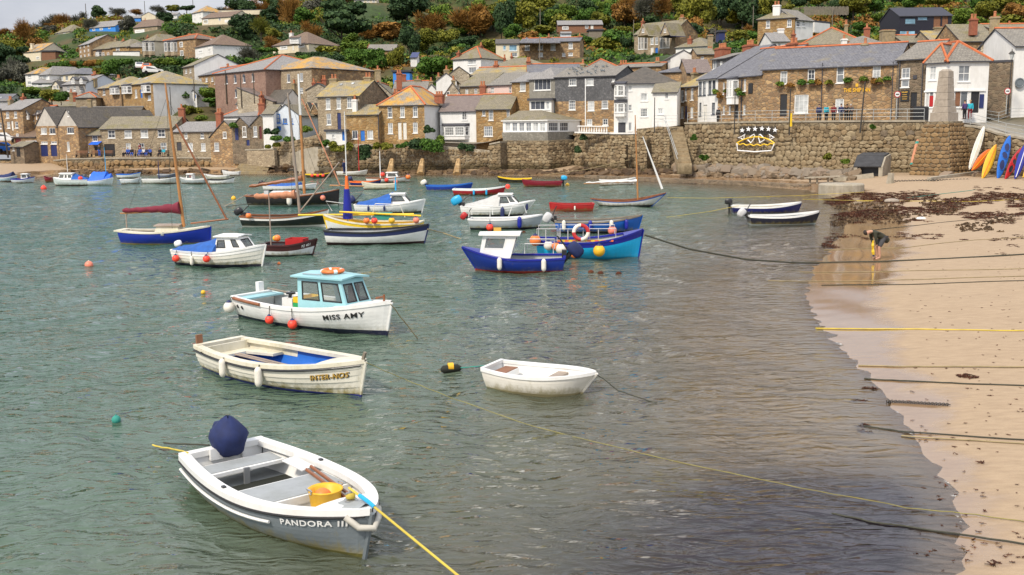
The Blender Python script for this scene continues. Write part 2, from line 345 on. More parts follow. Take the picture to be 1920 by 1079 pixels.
L.new(o,b.inputs['Base Color'])
rr=ramp(N,[(0,(.07,)*3),(.5,(.3,)*3),(1,(.85,)*3)]);L.new(mr.outputs[0],rr.inputs[0]);L.new(rr.outputs[0],b.inputs['Roughness'])
bs=N.new('ShaderNodeMath');bs.operation='MULTIPLY_ADD';L.new(mr.outputs[0],bs.inputs[0]);bs.inputs[1].default_value=.35;bs.inputs[2].default_value=.02
bn=bump(N,L,n2.outputs[0],b,.3,.04);L.new(bs.outputs[0],bn.inputs['Strength'])
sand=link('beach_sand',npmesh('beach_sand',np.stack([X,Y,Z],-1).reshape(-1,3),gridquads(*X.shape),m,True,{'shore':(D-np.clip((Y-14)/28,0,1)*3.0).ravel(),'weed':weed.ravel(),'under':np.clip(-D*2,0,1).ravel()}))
T(sand,'smooth golden sand sloping from the wall into the shallow harbour',kind='structure')
# water sheet
xs=np.arange(-900,2900,9.0);ys=np.concatenate([np.arange(313,400,.9),np.arange(400,700,2),np.arange(700,1100,3.2),np.arange(1100,1900,20)])
ys=ys[::-1];gx,gy=np.meshgrid(xs,ys);X,Y=unproj(gx,gy);Z,D=sandh_np(X,Y);rr_=np.hypot(X,Y)
Zw=np.zeros_like(X)
for k in range(26):
    lam=.35*1.115**k;a=math.radians(200+RNG.normal(0,34));kk=2*PI/lam;ph=RNG.uniform(0,6.28)
    amp=.0062*lam**.8*np.clip(2.2-rr_*.5/FPX*18/lam,0,1)*np.clip(-D/6,.03,1)
    mod=.6+.5*np.sin(X*.31*math.cos(k)+Y*.27*math.sin(k*1.7)+k)
    w_=kk*(X*math.cos(a)+Y*math.sin(a))+ph+.5*np.sin(X*1.1+k)+.5*np.sin(Y*.9+k*2);Zw+=amp*mod*(np.sin(w_)+.35*np.sin(2*w_+1.0))
m,nt,N,L,b=newmat('sea_water');N.remove(b)
at=N.new('ShaderNodeAttribute');at.attribute_name='depth';as_=N.new('ShaderNodeAttribute');as_.attribute_name='shore'
tc=N.new('ShaderNodeTexCoord').outputs['Object']
def wv(scale,det,rz,st):
    mp=N.new('ShaderNodeMapping');mp.inputs['Rotation'].default_value=(0,0,rz);mp.inputs['Scale'].default_value=(st,1,1);L.new(tc,mp.inputs[0])
    n=N.new('ShaderNodeTexNoise');n.inputs['Scale'].default_value=scale;n.inputs['Detail'].default_value=det;n.inputs['Roughness'].default_value=.55;n.inputs['Distortion'].default_value=.6;L.new(mp.outputs[0],n.inputs['Vector']);return n.outputs[0]
f1,f2,f3=wv(2.1,2,.35,.42),wv(.8,3,-.2,.5),wv(.12,3,.1,.6)
r1_=N.new('ShaderNodeMath');r1_.operation='SUBTRACT';L.new(f1,r1_.inputs[0]);r1_.inputs[1].default_value=.5;r2_=N.new('ShaderNodeMath');r2_.operation='ABSOLUTE';L.new(r1_.outputs[0],r2_.inputs[0]);r3_=N.new('ShaderNodeMath');r3_.operation='MULTIPLY_ADD';L.new(r2_.outputs[0],r3_.inputs[0]);r3_.inputs[1].default_value=-1.5;r3_.inputs[2].default_value=.75;f0=wv(6.5,3,.2,.5)
r4_=N.new('ShaderNodeMath');r4_.operation='MULTIPLY_ADD';L.new(f0,r4_.inputs[0]);r4_.inputs[1].default_value=.3;L.new(r3_.outputs[0],r4_.inputs[2]);f1=r4_.outputs[0]
ad=N.new('ShaderNodeMath');ad.operation='MULTIPLY_ADD';L.new(f2,ad.inputs[0]);ad.inputs[1].default_value=1.5;L.new(f1,ad.inputs[2])
calm=ramp(N,[(.35,(.55,)*3),(.65,(1,)*3)]);L.new(f3,calm.inputs[0])
sm=N.new('ShaderNodeMapRange');L.new(as_.outputs['Fac'],sm.inputs[0]);sm.inputs['From Min'].default_value=-.2;sm.inputs['From Max'].default_value=-3;sm.inputs['To Min'].default_value=.2;sm.inputs['To Max'].default_value=1
ms=N.new('ShaderNodeMath');ms.operation='MULTIPLY';L.new(sm.outputs[0],ms.inputs[0]);L.new(calm.outputs[0],ms.inputs[1])
bp=N.new('ShaderNodeBump');bp.inputs['Distance'].default_value=.17;L.new(ms.outputs[0],bp.inputs['Strength']);L.new(ad.outputs[0],bp.inputs['Height'])
gl=N.new('ShaderNodeBsdfGlossy');gl.inputs['Roughness'].default_value=.035;L.new(bp.outputs[0],gl.inputs['Normal'])
fr=N.new('ShaderNodeFresnel');fr.inputs[0].default_value=1.5;L.new(bp.outputs[0],fr.inputs[1])
df=N.new('ShaderNodeBsdfDiffuse');L.new(bp.outputs[0],df.inputs['Normal'])
dc=ramp(N,[(0,(.15,.125,.09)),(.3,(.07,.11,.075)),(1,(.036,.1,.078))]);mrd=N.new('ShaderNodeMapRange');mrd.inputs['From Max'].default_value=2.0;L.new(at.outputs['Fac'],mrd.inputs[0]);L.new(mrd.outputs[0],dc.inputs[0]);L.new(dc.outputs[0],df.inputs[0])
tr=N.new('ShaderNodeBsdfTransparent');tr.inputs[0].default_value=(.88,.87,.82,1)
tb=N.new('ShaderNodeMapRange');L.new(at.outputs['Fac'],tb.inputs[0]);tb.inputs['From Max'].default_value=.62;tb.inputs['To Min'].default_value=.03;tb.inputs['To Max'].default_value=1;tb.interpolation_type='SMOOTHSTEP'
bm=N.new('ShaderNodeMixShader');L.new(tb.outputs[0],bm.inputs[0]);L.new(tr.outputs[0],bm.inputs[1]);L.new(df.outputs[0],bm.inputs[2])
wm_=N.new('ShaderNodeMixShader');L.new(fr.outputs[0],wm_.inputs[0]);L.new(bm.outputs[0],wm_.inputs[1]);L.new(gl.outputs[0],wm_.inputs[2])
fo=N.new('ShaderNodeBsdfDiffuse');fo.inputs[0].default_value=(.7,.68,.64,1)
fn=noisetex(N,L,tc,3.2,6,None,.75);fe=N.new('ShaderNodeMapRange');L.new(as_.outputs['Fac'],fe.inputs[0]);fe.inputs['From Min'].default_value=-.22;fe.inputs['From Max'].default_value=0;fe.inputs['To Min'].default_value=0;fe.inputs['To Max'].default_value=.25
fa=N.new('ShaderNodeMath');fa.operation='ADD';L.new(fn.outputs[0],fa.inputs[0]);L.new(fe.outputs[0],fa.inputs[1])
fq=N.new('ShaderNodeMapRange');L.new(fa.outputs[0],fq.inputs[0]);fq.inputs['From Min'].default_value=.82;fq.inputs['From Max'].default_value=.92
fm=N.new('ShaderNodeMixShader');L.new(fq.outputs[0],fm.inputs[0]);L.new(wm_.outputs[0],fm.inputs[1]);L.new(fo.outputs[0],fm.inputs[2]);L.new(fm.outputs[0],N['Material Output'].inputs[0])
wat=link('harbour_water',npmesh('harbour_water',np.stack([X,Y,Zw],-1).reshape(-1,3),gridquads(*X.shape),m,True,{'depth':(-Z).ravel(),'shore':D.ravel()}))
T(wat,'rippled green grey harbour water turning brown over the shallows',kind='structure')
# ------------------------------------------------------------------ stones and rocks
m=leafm('stone_piece',[(.11,.08,.05),(.2,.15,.095),(.29,.215,.13),(.35,.285,.19),(.25,.18,.105),(.17,.14,.11)])
b=m.node_tree.nodes['Principled BSDF'];N=m.node_tree.nodes;L=m.node_tree.links
tcn=N.new('ShaderNodeTexCoord').outputs['Object'];nn=noisetex(N,L,tcn,2.4,6,None,.7);bump(N,L,nn.outputs[0],b,.7,.12);b.inputs['Roughness'].default_value=.9
old=b.inputs['Base Color'].links[0].from_socket;r2=ramp(N,[(.3,(.6,.58,.55)),(.7,(1,1,1))]);r2.color_ramp.elements[1].color=(1.2,1.2,1.15,1);L.new(nn.outputs[0],r2.inputs[0]);L.new(tide(N,L,mixc(N,L,1.0,old,r2.outputs[0],'MULTIPLY')),b.inputs['Base Color'])
def rockm(name,cols):
    m=leafm(name,cols);b=m.node_tree.nodes['Principled BSDF'];N=m.node_tree.nodes;L=m.node_tree.links
    t=N.new('ShaderNodeTexCoord').outputs['Object'];n=noisetex(N,L,t,2.5,6,None,.7);bump(N,L,n.outputs[0],b,.6,.1);b.inputs['Roughness'].default_value=.85;return m
rockm('rock_tan',[(.08,.06,.04),(.17,.125,.08),(.26,.185,.115),(.21,.18,.145),(.28,.185,.115),(.34,.29,.22)])
rockm('rock_dark',[(.045,.032,.022),(.09,.06,.038),(.15,.1,.055),(.07,.05,.038)])
rockm('rock_quay',[(.1,.06,.03),(.2,.13,.065),(.3,.2,.1),(.15,.1,.06)])
rockm('weed_bits',[(.03,.013,.008),(.075,.025,.012),(.15,.05,.018)])
def stone_verts(w,h,d,j=.1):
    """rounded irregular stone facing -Y: eight-sided outline, 24 points"""
    o=[]
    for k in range(8):
        a=PI/8+PI/4*k+random.uniform(-.16,.16);c,s_=math.cos(a),math.sin(a);q=(abs(c)**3+abs(s_)**3)**(-1/3)*random.uniform(1-j,1+j)
        o.append((c*q*w*.5,0,s_*q*h*.5))
    mid=[(x*.97,-d*.6,z*.97)for x,y,z in o];ins=[(x*.66+random.uniform(-.03,.03)*w,-d*random.uniform(.9,1.15),z*.64)for x,y,z in o]
    return[V(p)for p in o+mid+ins]
SF=[(i,(i+1)%8,(i+1)%8+8,i+8)for i in range(8)]+[(i+8,(i+1)%8+8,(i+1)%8+16,i+16)for i in range(8)]+[tuple(range(16,24))]
_stm=[]
def stone_meshes(mat='stone_piece'):
    if not _stm:
        for i in range(8):
            mb=MB();mb.v=stone_verts(1,1,1);mb.f=list(SF);mb.m=[0]*len(SF);_stm.append(mb.mesh('stone',mat,smooth=False))
    return _stm
def stones_on(parent,org,A,B,z0,z1,sz=(.6,.42),proud=.1,nind=0,mat='stone_piece',skip=None,nz=None):
    """irregular courses of stones on the wall face from A to B (world xy), camera side; the first nind are single parts"""
    A=V((A[0],A[1],0));B=V((B[0],B[1],0));u=(B-A);Lw=u.length;u.normalize();nrm=V((u.y,-u.x,0))
    rz=math.atan2(u.y,u.x);mb=MB();cnt=0;z=z0 if not callable(z0)else z0(0);zt=max(z1(0),z1(1))if callable(z1)else z1
    while z<zt:
        h=sz[1]*random.uniform(.7,1.25);a=-random.uniform(0,sz[0])
        while a<Lw:
            w=sz[0]*random.uniform(.55,1.5);t=(a+w/2)/Lw;zz=z+random.uniform(-.22,.22)*h
            lo=z0(t)if callable(z0)else z0;hi=z1(t)if callable(z1)else z1
            if 0<t<1 and lo<=z+h*.3 and z+h*.8<hi and not(skip and skip(a+w/2,z+h/2)):
                c=A+u*(a+w/2)+nrm*.0;c.z=zz+h/2
                hh=h*random.uniform(.85,1.25);ww=w*1.0;dd=proud*random.uniform(.7,1.5)
                if cnt<nind:
                    link('stone',random.choice(stone_meshes()),parent,c-V(org),(random.uniform(-.05,.05),random.uniform(-.12,.12),rz),(ww,dd,hh));cnt+=1
                else:
                    i=len(mb.v);R=Matrix.Rotation(rz,3,'Z')@Matrix.Rotation(random.uniform(-.15,.15),3,'Y')
                    mb.v+=[tuple(c+R@q)for q in stone_verts(ww,hh,dd)];mb.f+=[tuple(i+k for k in f)for f in SF];mb.m+=[0]*len(SF)
            a+=w
        z+=h*.93
    if mb.f:T(mb.build('stones',mat,parent,org),kind='stuff')
ROCKS={}
def rock_mesh(mat,i):
    if(mat,i)not in ROCKS:
        rnd=random.Random(i*7+3);mb=MB();n=9;rows=[];ph=[rnd.uniform(0,6)for _ in range(6)]
        for a in range(7):
            th=PI*a/6+1e-3
            rows.append([V((math.sin(th)*math.cos(p),math.sin(th)*math.sin(p)*.8,-math.cos(th)*.72))for p in[2*PI*k/n for k in range(n)]])
        def q(v):
            s=1+.16*math.sin(3*v.x+ph[0])+.14*math.sin(4*v.y+ph[1])+.14*math.sin(4*v.z+ph[2])
            p=v*s;return V([max(-.62,min(.62,c))if k<2 else max(-.45,min(.45,c))for k,c in enumerate(p)])*.8
        mb.grid([[q(v)for v in r]for r in rows],0,True);ROCKS[(mat,i)]=mb.mesh('boulder',mat,smooth=False)
    return ROCKS[(mat,i)]
def rocks(n,x0,x1,yf,mat,size,label,group,stuff=False,name='boulder',up=0.0,segs=None):
    """rocks on the shore; yf(x) gives the pixel band (top, bottom) they are seen in; up lifts the top of the pile"""
    mb=MB()
    for i in range(n):
        x=random.uniform(x0,x1);ya,yb=yf(x);t=random.random();y=ya+(yb-ya)*t;p=G(x,yb+(y-yb)*.25)if up else G(x,y)
        p.z+=up*(1-t);s=size*random.uniform(.55,1.5)*(1 if t>.3 else .8)
        me=rock_mesh(mat,random.randrange(7));R=(random.uniform(-.4,.4),random.uniform(-.4,.4),random.uniform(0,6.28));S=(s,s*random.uniform(.7,1),s*random.uniform(.5,.8))
        if not stuff:
            T(link(name,me,None,p+V((0,0,s*.12)),R,S),('small ' if s<size*.8 else 'large ' if s>size*1.25 else 'middling ')+('tilted ' if abs(R[0])+abs(R[1])>.45 else 'flat ' if S[2]<s*.6 else 'upright ')+label+' '+next((t_ for xm,t_ in segs if x<=xm),segs[-1][1])if segs else label,'rock',group)
        else:
            from mathutils import Euler
            k=len(mb.v);RM=Euler(R).to_matrix()
            for vv in me.vertices:mb.v.append(tuple(p+V((0,0,s*.12))+RM@V((vv.co.x*S[0],vv.co.y*S[1],vv.co.z*S[2]))))
            for f in me.polygons:mb.f.append(tuple(k+q for q in f.vertices));mb.m.append(0)
    if stuff:T(mb.build(name,mat,None,(0,0,0)),label,'rocks',group,'stuff')
# ------------------------------------------------------------------ walls
def wall(name,label,cat,pts,mat,th=.9,low=1.0,cap=None,st=None,nind=0,smat='stone_piece'):
    """pts: (x, y top, y foot, px per metre) from left to right; vertical masonry ribbon with a coping"""
    W=[]
    for x,yt,yb,s in pts:
        t=Q(x,yt,s);W.append((t,t.z,t.z-(yb-yt)/s))
    org=V((W[0][0].x,W[0][0].y,W[0][2]));root=empty(name,org);T(root,label,cat);mb=MB();cp=MB()
    for(a,za,ba),(c,zc,bc)in zip(W[:-1],W[1:]):
        u=V((c.x-a.x,c.y-a.y,0)).normalized();bk=V((-u.y,u.x,0))*th
        A0=V((a.x,a.y,ba-low));B0=V((c.x,c.y,bc-low));A1=V((a.x,a.y,za));B1=V((c.x,c.y,zc))
        mb.hexa([A0,B0,B0+bk,A0+bk,A1,B1,B1+bk,A1+bk])
        if cap:
            f=-bk.normalized()*.09;e=V((0,0,.004));k=V((0,0,.18))
            cp.hexa([A1+f+e,B1+f+e,B1+bk+e,A1+bk+e,A1+f+k,B1+f+k,B1+bk+k,A1+bk+k])
    mb.build('masonry',mat,root,org)
    if cap:cp.build('coping',cap,root,org)
    if st:
        tot=sum((c[0]-a[0]).length for a,c in zip(W[:-1],W[1:]))
        for(a,za,ba),(c,zc,bc)in zip(W[:-1],W[1:]):
            l=(c-a).length
            stones_on(root,org,a,c,lambda t,ba=ba,bc=bc:ba+(bc-ba)*t-.2,lambda t,za=za,zc=zc:za+(zc-za)*t-.06,st,st[1]*.26,int(nind*l/tot),smat)
    return root
# ------------------------------------------------------------------ building kit
CPS=[];RECTS=[];LMK=[]
def wallgrid(mb,W3,L,z0,z1,holes,mi=0,rev=.14):
    xs=sorted({0.0,L}|{h[0]for h in holes}|{h[1]for h in holes});zs=sorted({z0,z1}|{h[2]for h in holes}|{h[3]for h in holes})
    for a,b in zip(xs[:-1],xs[1:]):
        for c,d in zip(zs[:-1],zs[1:]):
            if b-a<1e-4 or d-c<1e-4:continue
            ma,mz=(a+b)/2,(c+d)/2
            if any(h[0]<ma<h[1]and h[2]<mz<h[3]for h in holes):continue
            mb.face([W3(a,0,c),W3(b,0,c),W3(b,0,d),W3(a,0,d)],mi)
    for h in holes:
        a,b,c,d=h[:4]
        for p,q in(((a,c),(b,c)),((b,c),(b,d)),((b,d),(a,d)),((a,d),(a,c))):
            mb.face([W3(p[0],0,p[1]),W3(q[0],0,q[1]),W3(q[0],rev,q[1]),W3(p[0],rev,p[1])],mi)
def hexw(mb,W3,a0,a1,b0,b1,z0,z1,mi=0):
    mb.hexa([W3(a0,b0,z0),W3(a1,b0,z0),W3(a1,b1,z0),W3(a0,b1,z0),W3(a0,b0,z1),W3(a1,b0,z1),W3(a1,b1,z1),W3(a0,b1,z1)],mi)
def window(W3,a0,a1,z0,z1,st,parent,org,hole=True,fm='white_frame',sub=False,far=False):
    w=a1-a0;h=z1-z0;mb=MB();y0,y1=(.05,.11)if hole else(-.05,.02);t=min(.085,w*.14)
    if far:t=w*.13
    for q in((a0,a0+t,z0,z1),(a1-t,a1,z0,z1),(a0+t,a1-t,z1-t,z1),(a0+t,a1-t,z0,z0+t)):hexw(mb,W3,q[0],q[1],y0,y1,q[2],q[3])
    if not far:hexw(mb,W3,a0-.08,a1+.08,-.07,y1,z0-.09,z0-.002)
    bt=.035 if not far else .07
    if st=='s':nc,nr=2,2
    elif st=='c':nc,nr=max(2,round(w/.6)),1
    elif st=='g':nc,nr=max(2,round(w/.34)),max(2,round(h/.4))
    elif st=='h':nc,nr=max(2,round(w/.42)),max(2,round(h/.55))
    elif st=='o':nc,nr=1,2
    else:nc,nr=1,1
    for i in range(1,nc):x=a0+w*i/nc;hexw(mb,W3,x-bt/2,x+bt/2,y0+.012,y1-.01,z0+t,z1-t)
    for i in range(1,nr):
        z=z0+h*i/nr;b_=.06 if(st in 'so' and i==1)else bt;hexw(mb,W3,a0+t,a1-t,y0+.016,y1-.014,z-b_/2,z+b_/2)
    if st=='a':
        n=5;c=(a0+a1)/2;
        for i in range(n):
            p,q=PI*i/n,PI*(i+1)/n;r=w/2
            mb.face([W3(c-r*math.cos(p),-.02,z1-.1+r*.9*math.sin(p)),W3(c-r*math.cos(q),-.02,z1-.1+r*.9*math.sin(q)),W3(c,-.02,z1-.1)],1)
    pm=random.choice(['pane_dark','pane_grey','pane_grey','pane_pale','pane_pale'])if st!='B' else 'pane_sky'
    if st=='a':pm='pane_dark'
    if sub:
        mb.face([W3(a0,y1-.02,z0),W3(a1,y1-.02,z0),W3(a1,y1-.02,z1),W3(a0,y1-.02,z1)],1);return mb.build('window',[fm,pm],parent,org)
    o=mb.build('window',[fm,pm],parent,org);g=MB()
    g.face([W3(a0,y1-.02,z0),W3(a1,y1-.02,z0),W3(a1,y1-.02,z1),W3(a0,y1-.02,z1)]);g.build('pane',pm,o,org)
    return o
def roofplane(mb,pts,eave,mi=0,th=.11):
    """pts counter-clockwise seen from above; eave: index of the first of the two eave points, for the slate UVs"""
    pts=[V(p)for p in pts];n=len(pts);e0=pts[eave];e1=pts[(eave+1)%n];ux=(e1-e0);ux=ux.normalized()if ux.length>.01 else V((1,0,0))
    nr=(pts[1]-pts[0]).cross(pts[2]-pts[0]).normalized();nr=-nr if nr.z<0 else nr;vy=nr.cross(ux).normalized()
    uv=[((p-e0).dot(ux)+e0.x*.37,(p-e0).dot(vy))for p in pts]
    mb.face([p+V((0,0,.05))for p in pts],mi,uv);lo=[p-V((0,0,th-.05))for p in pts]
    mb.face(lo[::-1],1)
    for i in range(n):j=(i+1)%n;mb.face([pts[i]+V((0,0,.05)),lo[i],lo[j],pts[j]+V((0,0,.05))],1)
def chimney(parent,org,c,u,w,d,zb,zt,mat,pots,name='chimney'):
    mb=MB();rz=math.atan2(u.y,u.x);h=zt-zb
    ph=min(.55,h*.25)if pots else 0;zc=zt-ph
    mb.box((c.x,c.y,(zb+zc)/2),(w,d,zc-zb),rz,0);mb.box((c.x,c.y,zc-.12),(w+.16,d+.16,.14),rz,0);mb.box((c.x,c.y,zc+.02),(w*.9,d*.9,.06),rz,1)
    for i in range(pots):
        t=(i+.5)/pots-.5;p=V((c.x,c.y,zc+.04))+u*(t*w*.9);r=min(.16,w*.42/max(1,pots)+.04)
        mb.lathe(p,[(r,0),(r*.82,ph*.7),(r*.98,ph*.78),(r*.9,ph),(r*.5,ph)],7,1)
    return mb.build(name,[mat,'pot_orange'],parent,org)
def house(name,label,A,B,ye,yr,dp=7,roof='x',wm='stone_brown',rm='slate_grey',W=(),S=(),ch=(),auto=None,autos=None,wl=None,wr=None,xr=None,
          ridge=None,cat='house',sd='r',ov=.25,og=.12,hs='b',group=None,fm='white_frame',sink=2.5,bays=(),bandmat=None,band=None,cps=True,wst='s',fas='fascia_dark',sky=(),gab=None):
    pA=Q(*A);pB=Q(B[0],A[1],B[1]);pB.z=pA.z;u=V((pB.x-pA.x,pB.y-pA.y,0));Lw=u.length;u.normalize();nr=V((u.y,-u.x,0));bk=-nr
    org=V((pA.x,pA.y,pA.z));root=empty(name,org);T(root,label,cat,group);zb=pA.z;s=(A[2]+B[1])/2;far=s<8.5
    ze=PL(A[0],ye,pA,nr).z;xr=xr or(A[0]+B[0])/2
    if roof=='f':pr=pA
    elif roof=='l':pr=pA+bk*dp
    elif roof=='h' and Lw<dp:pr=pA+bk*(Lw/2)
    else:pr=pA+bk*(dp/2)
    zr=max(PL(xr,yr,pr,nr).z,ze+.15)
    F=lambda a,b,z:V((pA.x+u.x*a+bk.x*b,pA.y+u.y*a+bk.y*b,z))
    Rr=lambda a,b,z:V((pB.x+bk.x*a-u.x*b,pB.y+bk.y*a-u.y*b,z))
    Lf=lambda a,b,z:V((pA.x+bk.x*(dp-a)+u.x*b,pA.y+bk.y*(dp-a)+u.y*b,z))
    wl=wl or wm;wr=wr or wm;mats=[wm,wl,wr,bandmat or wm,gab or wm];mb=MB()
    def holes_for(lst,p0,n_,ax,L_,rev=False):
        out=[]
        for q in lst:
            x,y,w_,h_=q[:4];st=q[4]if len(q)>4 else wst
            h1,h2=PL(x-w_/2,y,p0,n_),PL(x+w_/2,y,p0,n_);a0,a1=(h1-p0).dot(ax),(h2-p0).dot(ax)
            if rev:a0,a1=L_-abs(a0),L_-abs(a1)
            a0,a1=sorted((a0,a1));a0=max(.12,a0);a1=min(L_-.12,a1);z1=PL(x,y-h_/2,p0,n_).z;z0=max(zb+.02,PL(x,y+h_/2,p0,n_).z)
            if a1-a0>.12 and z1-z0>.12:out.append((a0,a1,z0,z1,st))
        return out
    def autoh(c,r,L_):
        o=[];sh=(ze-zb)/r
        for i in range(r):
            for j in range(c):
                a=L_*(j+.5)/c;w_=min(.95,L_/c*.5);z0=zb+sh*i+sh*.33;o.append((a-w_/2,a+w_/2,z0,z0+sh*.5,'s'))
        return o
    hf=holes_for(W,pA,nr,u,Lw)+(autoh(auto[0],auto[1],Lw)if auto else[])
    if sd=='r':hs_=holes_for(S,pB,u,bk,dp)
    else:hs_=holes_for(S,pA,-u,bk,dp,True)
    if autos:hs_+=autoh(autos[0],autos[1],dp)
    def doors_windows(hl,W3):
        cut=[]
        for h in hl:
            inside=h[3]<ze-.02 and not far;
            if inside and not any(h[0]<c[1]and c[0]<h[1]and h[2]<c[3]and c[2]<h[3]for c in cut):cut.append(h)
            else:inside=False
            if h[4][0]=='d':
                d=MB();y0=.09 if inside else-.04;hexw(d,W3,h[0],h[1],y0,y0+.05,h[2],h[3]);ft=MB()
                if not far:
                    for k in(0,1):
                        for e in(0,1):hexw(d,W3,h[0]+.12+(h[1]-h[0]-.12)*.5*k,h[0]+.12+(h[1]-h[0]-.12)*(.5*k+.36),y0-.015,y0,h[2]+.2+(h[3]-h[2]-.2)*.5*e,h[2]+.2+(h[3]-h[2]-.2)*(.5*e+.4))
                d.build('door',h[4].split(':')[1],root,org)
            else:window(W3,h[0],h[1],h[2],h[3],h[4],root,org,inside,fm,far=far)
        return cut
    cf=doors_windows(hf,F);cs=doors_windows(hs_,Rr if sd=='r' else Lf)
    if band and not far:      # lower part of the front in another material: split height px
        zsn=PL(A[0],band,pA,nr).z;hb=[(a,b,max(c,zb),min(d,zsn))for a,b,c,d,*_ in cf if c<zsn];ht=[(a,b,max(c,zsn),d)for a,b,c,d,*_ in cf if d>zsn]
        wallgrid(mb,F,Lw,zb-sink,zsn,hb,3);wallgrid(mb,F,Lw,zsn,ze,ht,0)
    else:wallgrid(mb,F,Lw,zb-sink,ze,cf,0)
    wallgrid(mb,Rr,dp,zb-sink,ze,cs if sd=='r' else[],2);wallgrid(mb,Lf,dp,zb-sink,ze,cs if sd=='l' else[],1)
    mb.face([F(Lw,dp,zb-sink),F(0,dp,zb-sink),F(0,dp,ze),F(Lw,dp,ze)],0)
    rf=MB();rd=MB();sl=(zr-ze)/(dp/2)
    def rline(p,q):rd.tube([p+V((0,0,.07)),q+V((0,0,.07))],.13 if not far else .2,5)
    if roof=='x':
        e=ze-ov*sl;a0,a1=-og,Lw+og
        roofplane(rf,[F(a0,-ov,e),F(a1,-ov,e),F(a1,dp/2,zr),F(a0,dp/2,zr)],0);roofplane(rf,[F(a1,dp+ov,e),F(a0,dp+ov,e),F(a0,dp/2,zr),F(a1,dp/2,zr)],0)
        mb.face([Rr(0,0,ze),Rr(dp,0,ze),Rr(dp/2,0,zr)],2);mb.face([Lf(0,0,ze),Lf(dp,0,ze),Lf(dp/2,0,zr)],1);rline(F(a0,dp/2,zr),F(a1,dp/2,zr))
    elif roof=='f':
        sl=(zr-ze)/(Lw/2);e=ze-ov*sl
        roofplane(rf,[F(-ov,dp+og,e),F(-ov,-og,e),F(Lw/2,-og,zr),F(Lw/2,dp+og,zr)],0);roofplane(rf,[F(Lw+ov,-og,e),F(Lw+ov,dp+og,e),F(Lw/2,dp+og,zr),F(Lw/2,-og,zr)],0)
        mb.face([F(0,0,ze),F(Lw,0,ze),F(Lw/2,0,zr)],4);mb.face([F(0,dp,ze),F(Lw,dp,ze),F(Lw/2,dp,zr)],0);rline(F(Lw/2,-og,zr),F(Lw/2,dp+og,zr))
    elif roof=='l':
        sl=(zr-ze)/dp;e=ze-ov*sl;roofplane(rf,[F(-og,-ov,e),F(Lw+og,-ov,e),F(Lw+og,dp,zr),F(-og,dp,zr)],0)
        mb.face([Rr(0,0,ze),Rr(dp,0,ze),Rr(dp,0,zr)],2);mb.face([Lf(0,0,zr),Lf(0,0,ze),Lf(dp,0,ze)],1);mb.face([F(0,dp,ze),F(Lw,dp,ze),F(Lw,dp,zr),F(0,dp,zr)],0)
    elif roof=='h':
        if Lw>=dp:
            hl=dp/2 if 'l' in hs or 'b' in hs else 0;hr=dp/2 if 'r' in hs or 'b' in hs else 0;hl=min(hl,Lw/2);hr=min(hr,Lw/2)
            e=ze-ov*sl;ol=ov if hl else og;o_r=ov if hr else og;r0,r1=F(hl if hl else-og,dp/2,zr),F(Lw-hr if hr else Lw+og,dp/2,zr)
        else:r0,r1=F(Lw/2,Lw/2,zr),F(Lw/2,dp-Lw/2,zr);sl=(zr-ze)/(Lw/2);e=ze-ov*sl;ol=o_r=ov;hl=hr=1
        c0,c1,c2,c3=F(-ol,-ov,e),F(Lw+o_r,-ov,e),F(Lw+o_r,dp+ov,e),F(-ol,dp+ov,e)
        if Lw>=dp:
            roofplane(rf,[c0,c1,r1,r0],0);roofplane(rf,[c2,c3,r0,r1],0)
            if hr:roofplane(rf,[c1,c2,r1],0);rline(c1,r1);rline(c2,r1)
            else:mb.face([Rr(0,0,ze),Rr(dp,0,ze),Rr(dp/2,0,zr)],2)
            if hl:roofplane(rf,[c3,c0,r0],0);rline(c0,r0);rline(c3,r0)
            else:mb.face([Lf(0,0,ze),Lf(dp,0,ze),Lf(dp/2,0,zr)],1)
        else:
            roofplane(rf,[c0,c1,r0],0);roofplane(rf,[c2,c3,r1],0);roofplane(rf,[c1,c2,r1,r0],0);roofplane(rf,[c3,c0,r0,r1],0)
            for p,q in((c0,r0),(c1,r0),(c2,r1),(c3,r1)):rline(p,q)
        rline(r0,r1)
    elif roof=='t':
        roofplane(rf,[F(-ov,-ov,zr),F(Lw+ov,-ov,zr),F(Lw+ov,dp+ov,zr),F(-ov,dp+ov,zr)],0,th=.3)
    mb.build('walls',mats,root,org);ro=rf.build('roof',[rm,fas],root,org)
    for(x,y,w_,h_)in sky:           # skylights lying on the front slope
        n_=(F(0,dp/2,zr)-F(0,0,ze)).cross(u);d=ray(x,y);t=(F(0,0,ze)-CO).dot(n_)/d.dot(n_);c=CO+d*t;up=(F(0,dp/2,zr)-F(0,0,ze)).normalized();kk=MB()
        hw,hh=w_/s/2,h_/s;q0=n_.normalized();q0=-q0 if q0.z<0 else q0
        kk.hexa([c-u*hw-up*hh+q0*z for z in(.0,)]+[c+u*hw-up*hh,c+u*hw+up*hh,c-u*hw+up*hh]+[c+u*i*hw+up*j*hh+q0*.14 for i,j in((-1,-1),(1,-1),(1,1),(-1,1))]);kk.build('skylight','pane_pale',ro,org)
    if rd.f and ridge:rd.build('ridge_tiles',ridge,root,org)
    for c in ch:
        x,yt,wp,mat,np_=c[:5];b_=c[5]if len(c)>5 else dp/2
        h=PL(x,yt,pA+bk*b_,nr);ap=(h-pA).dot(u);sc=FPX/proj(h)[2];cw=wp/sc;dd=min(max(.6,cw*.7),1.2);zr_=(zr if roof!='f' else ze)if roof!='t' else ze
        chimney(root,org,V((h.x,h.y,0)),u,cw,dd,min(zr_,h.z)-1.6-.0*ap,h.z,mat,np_)
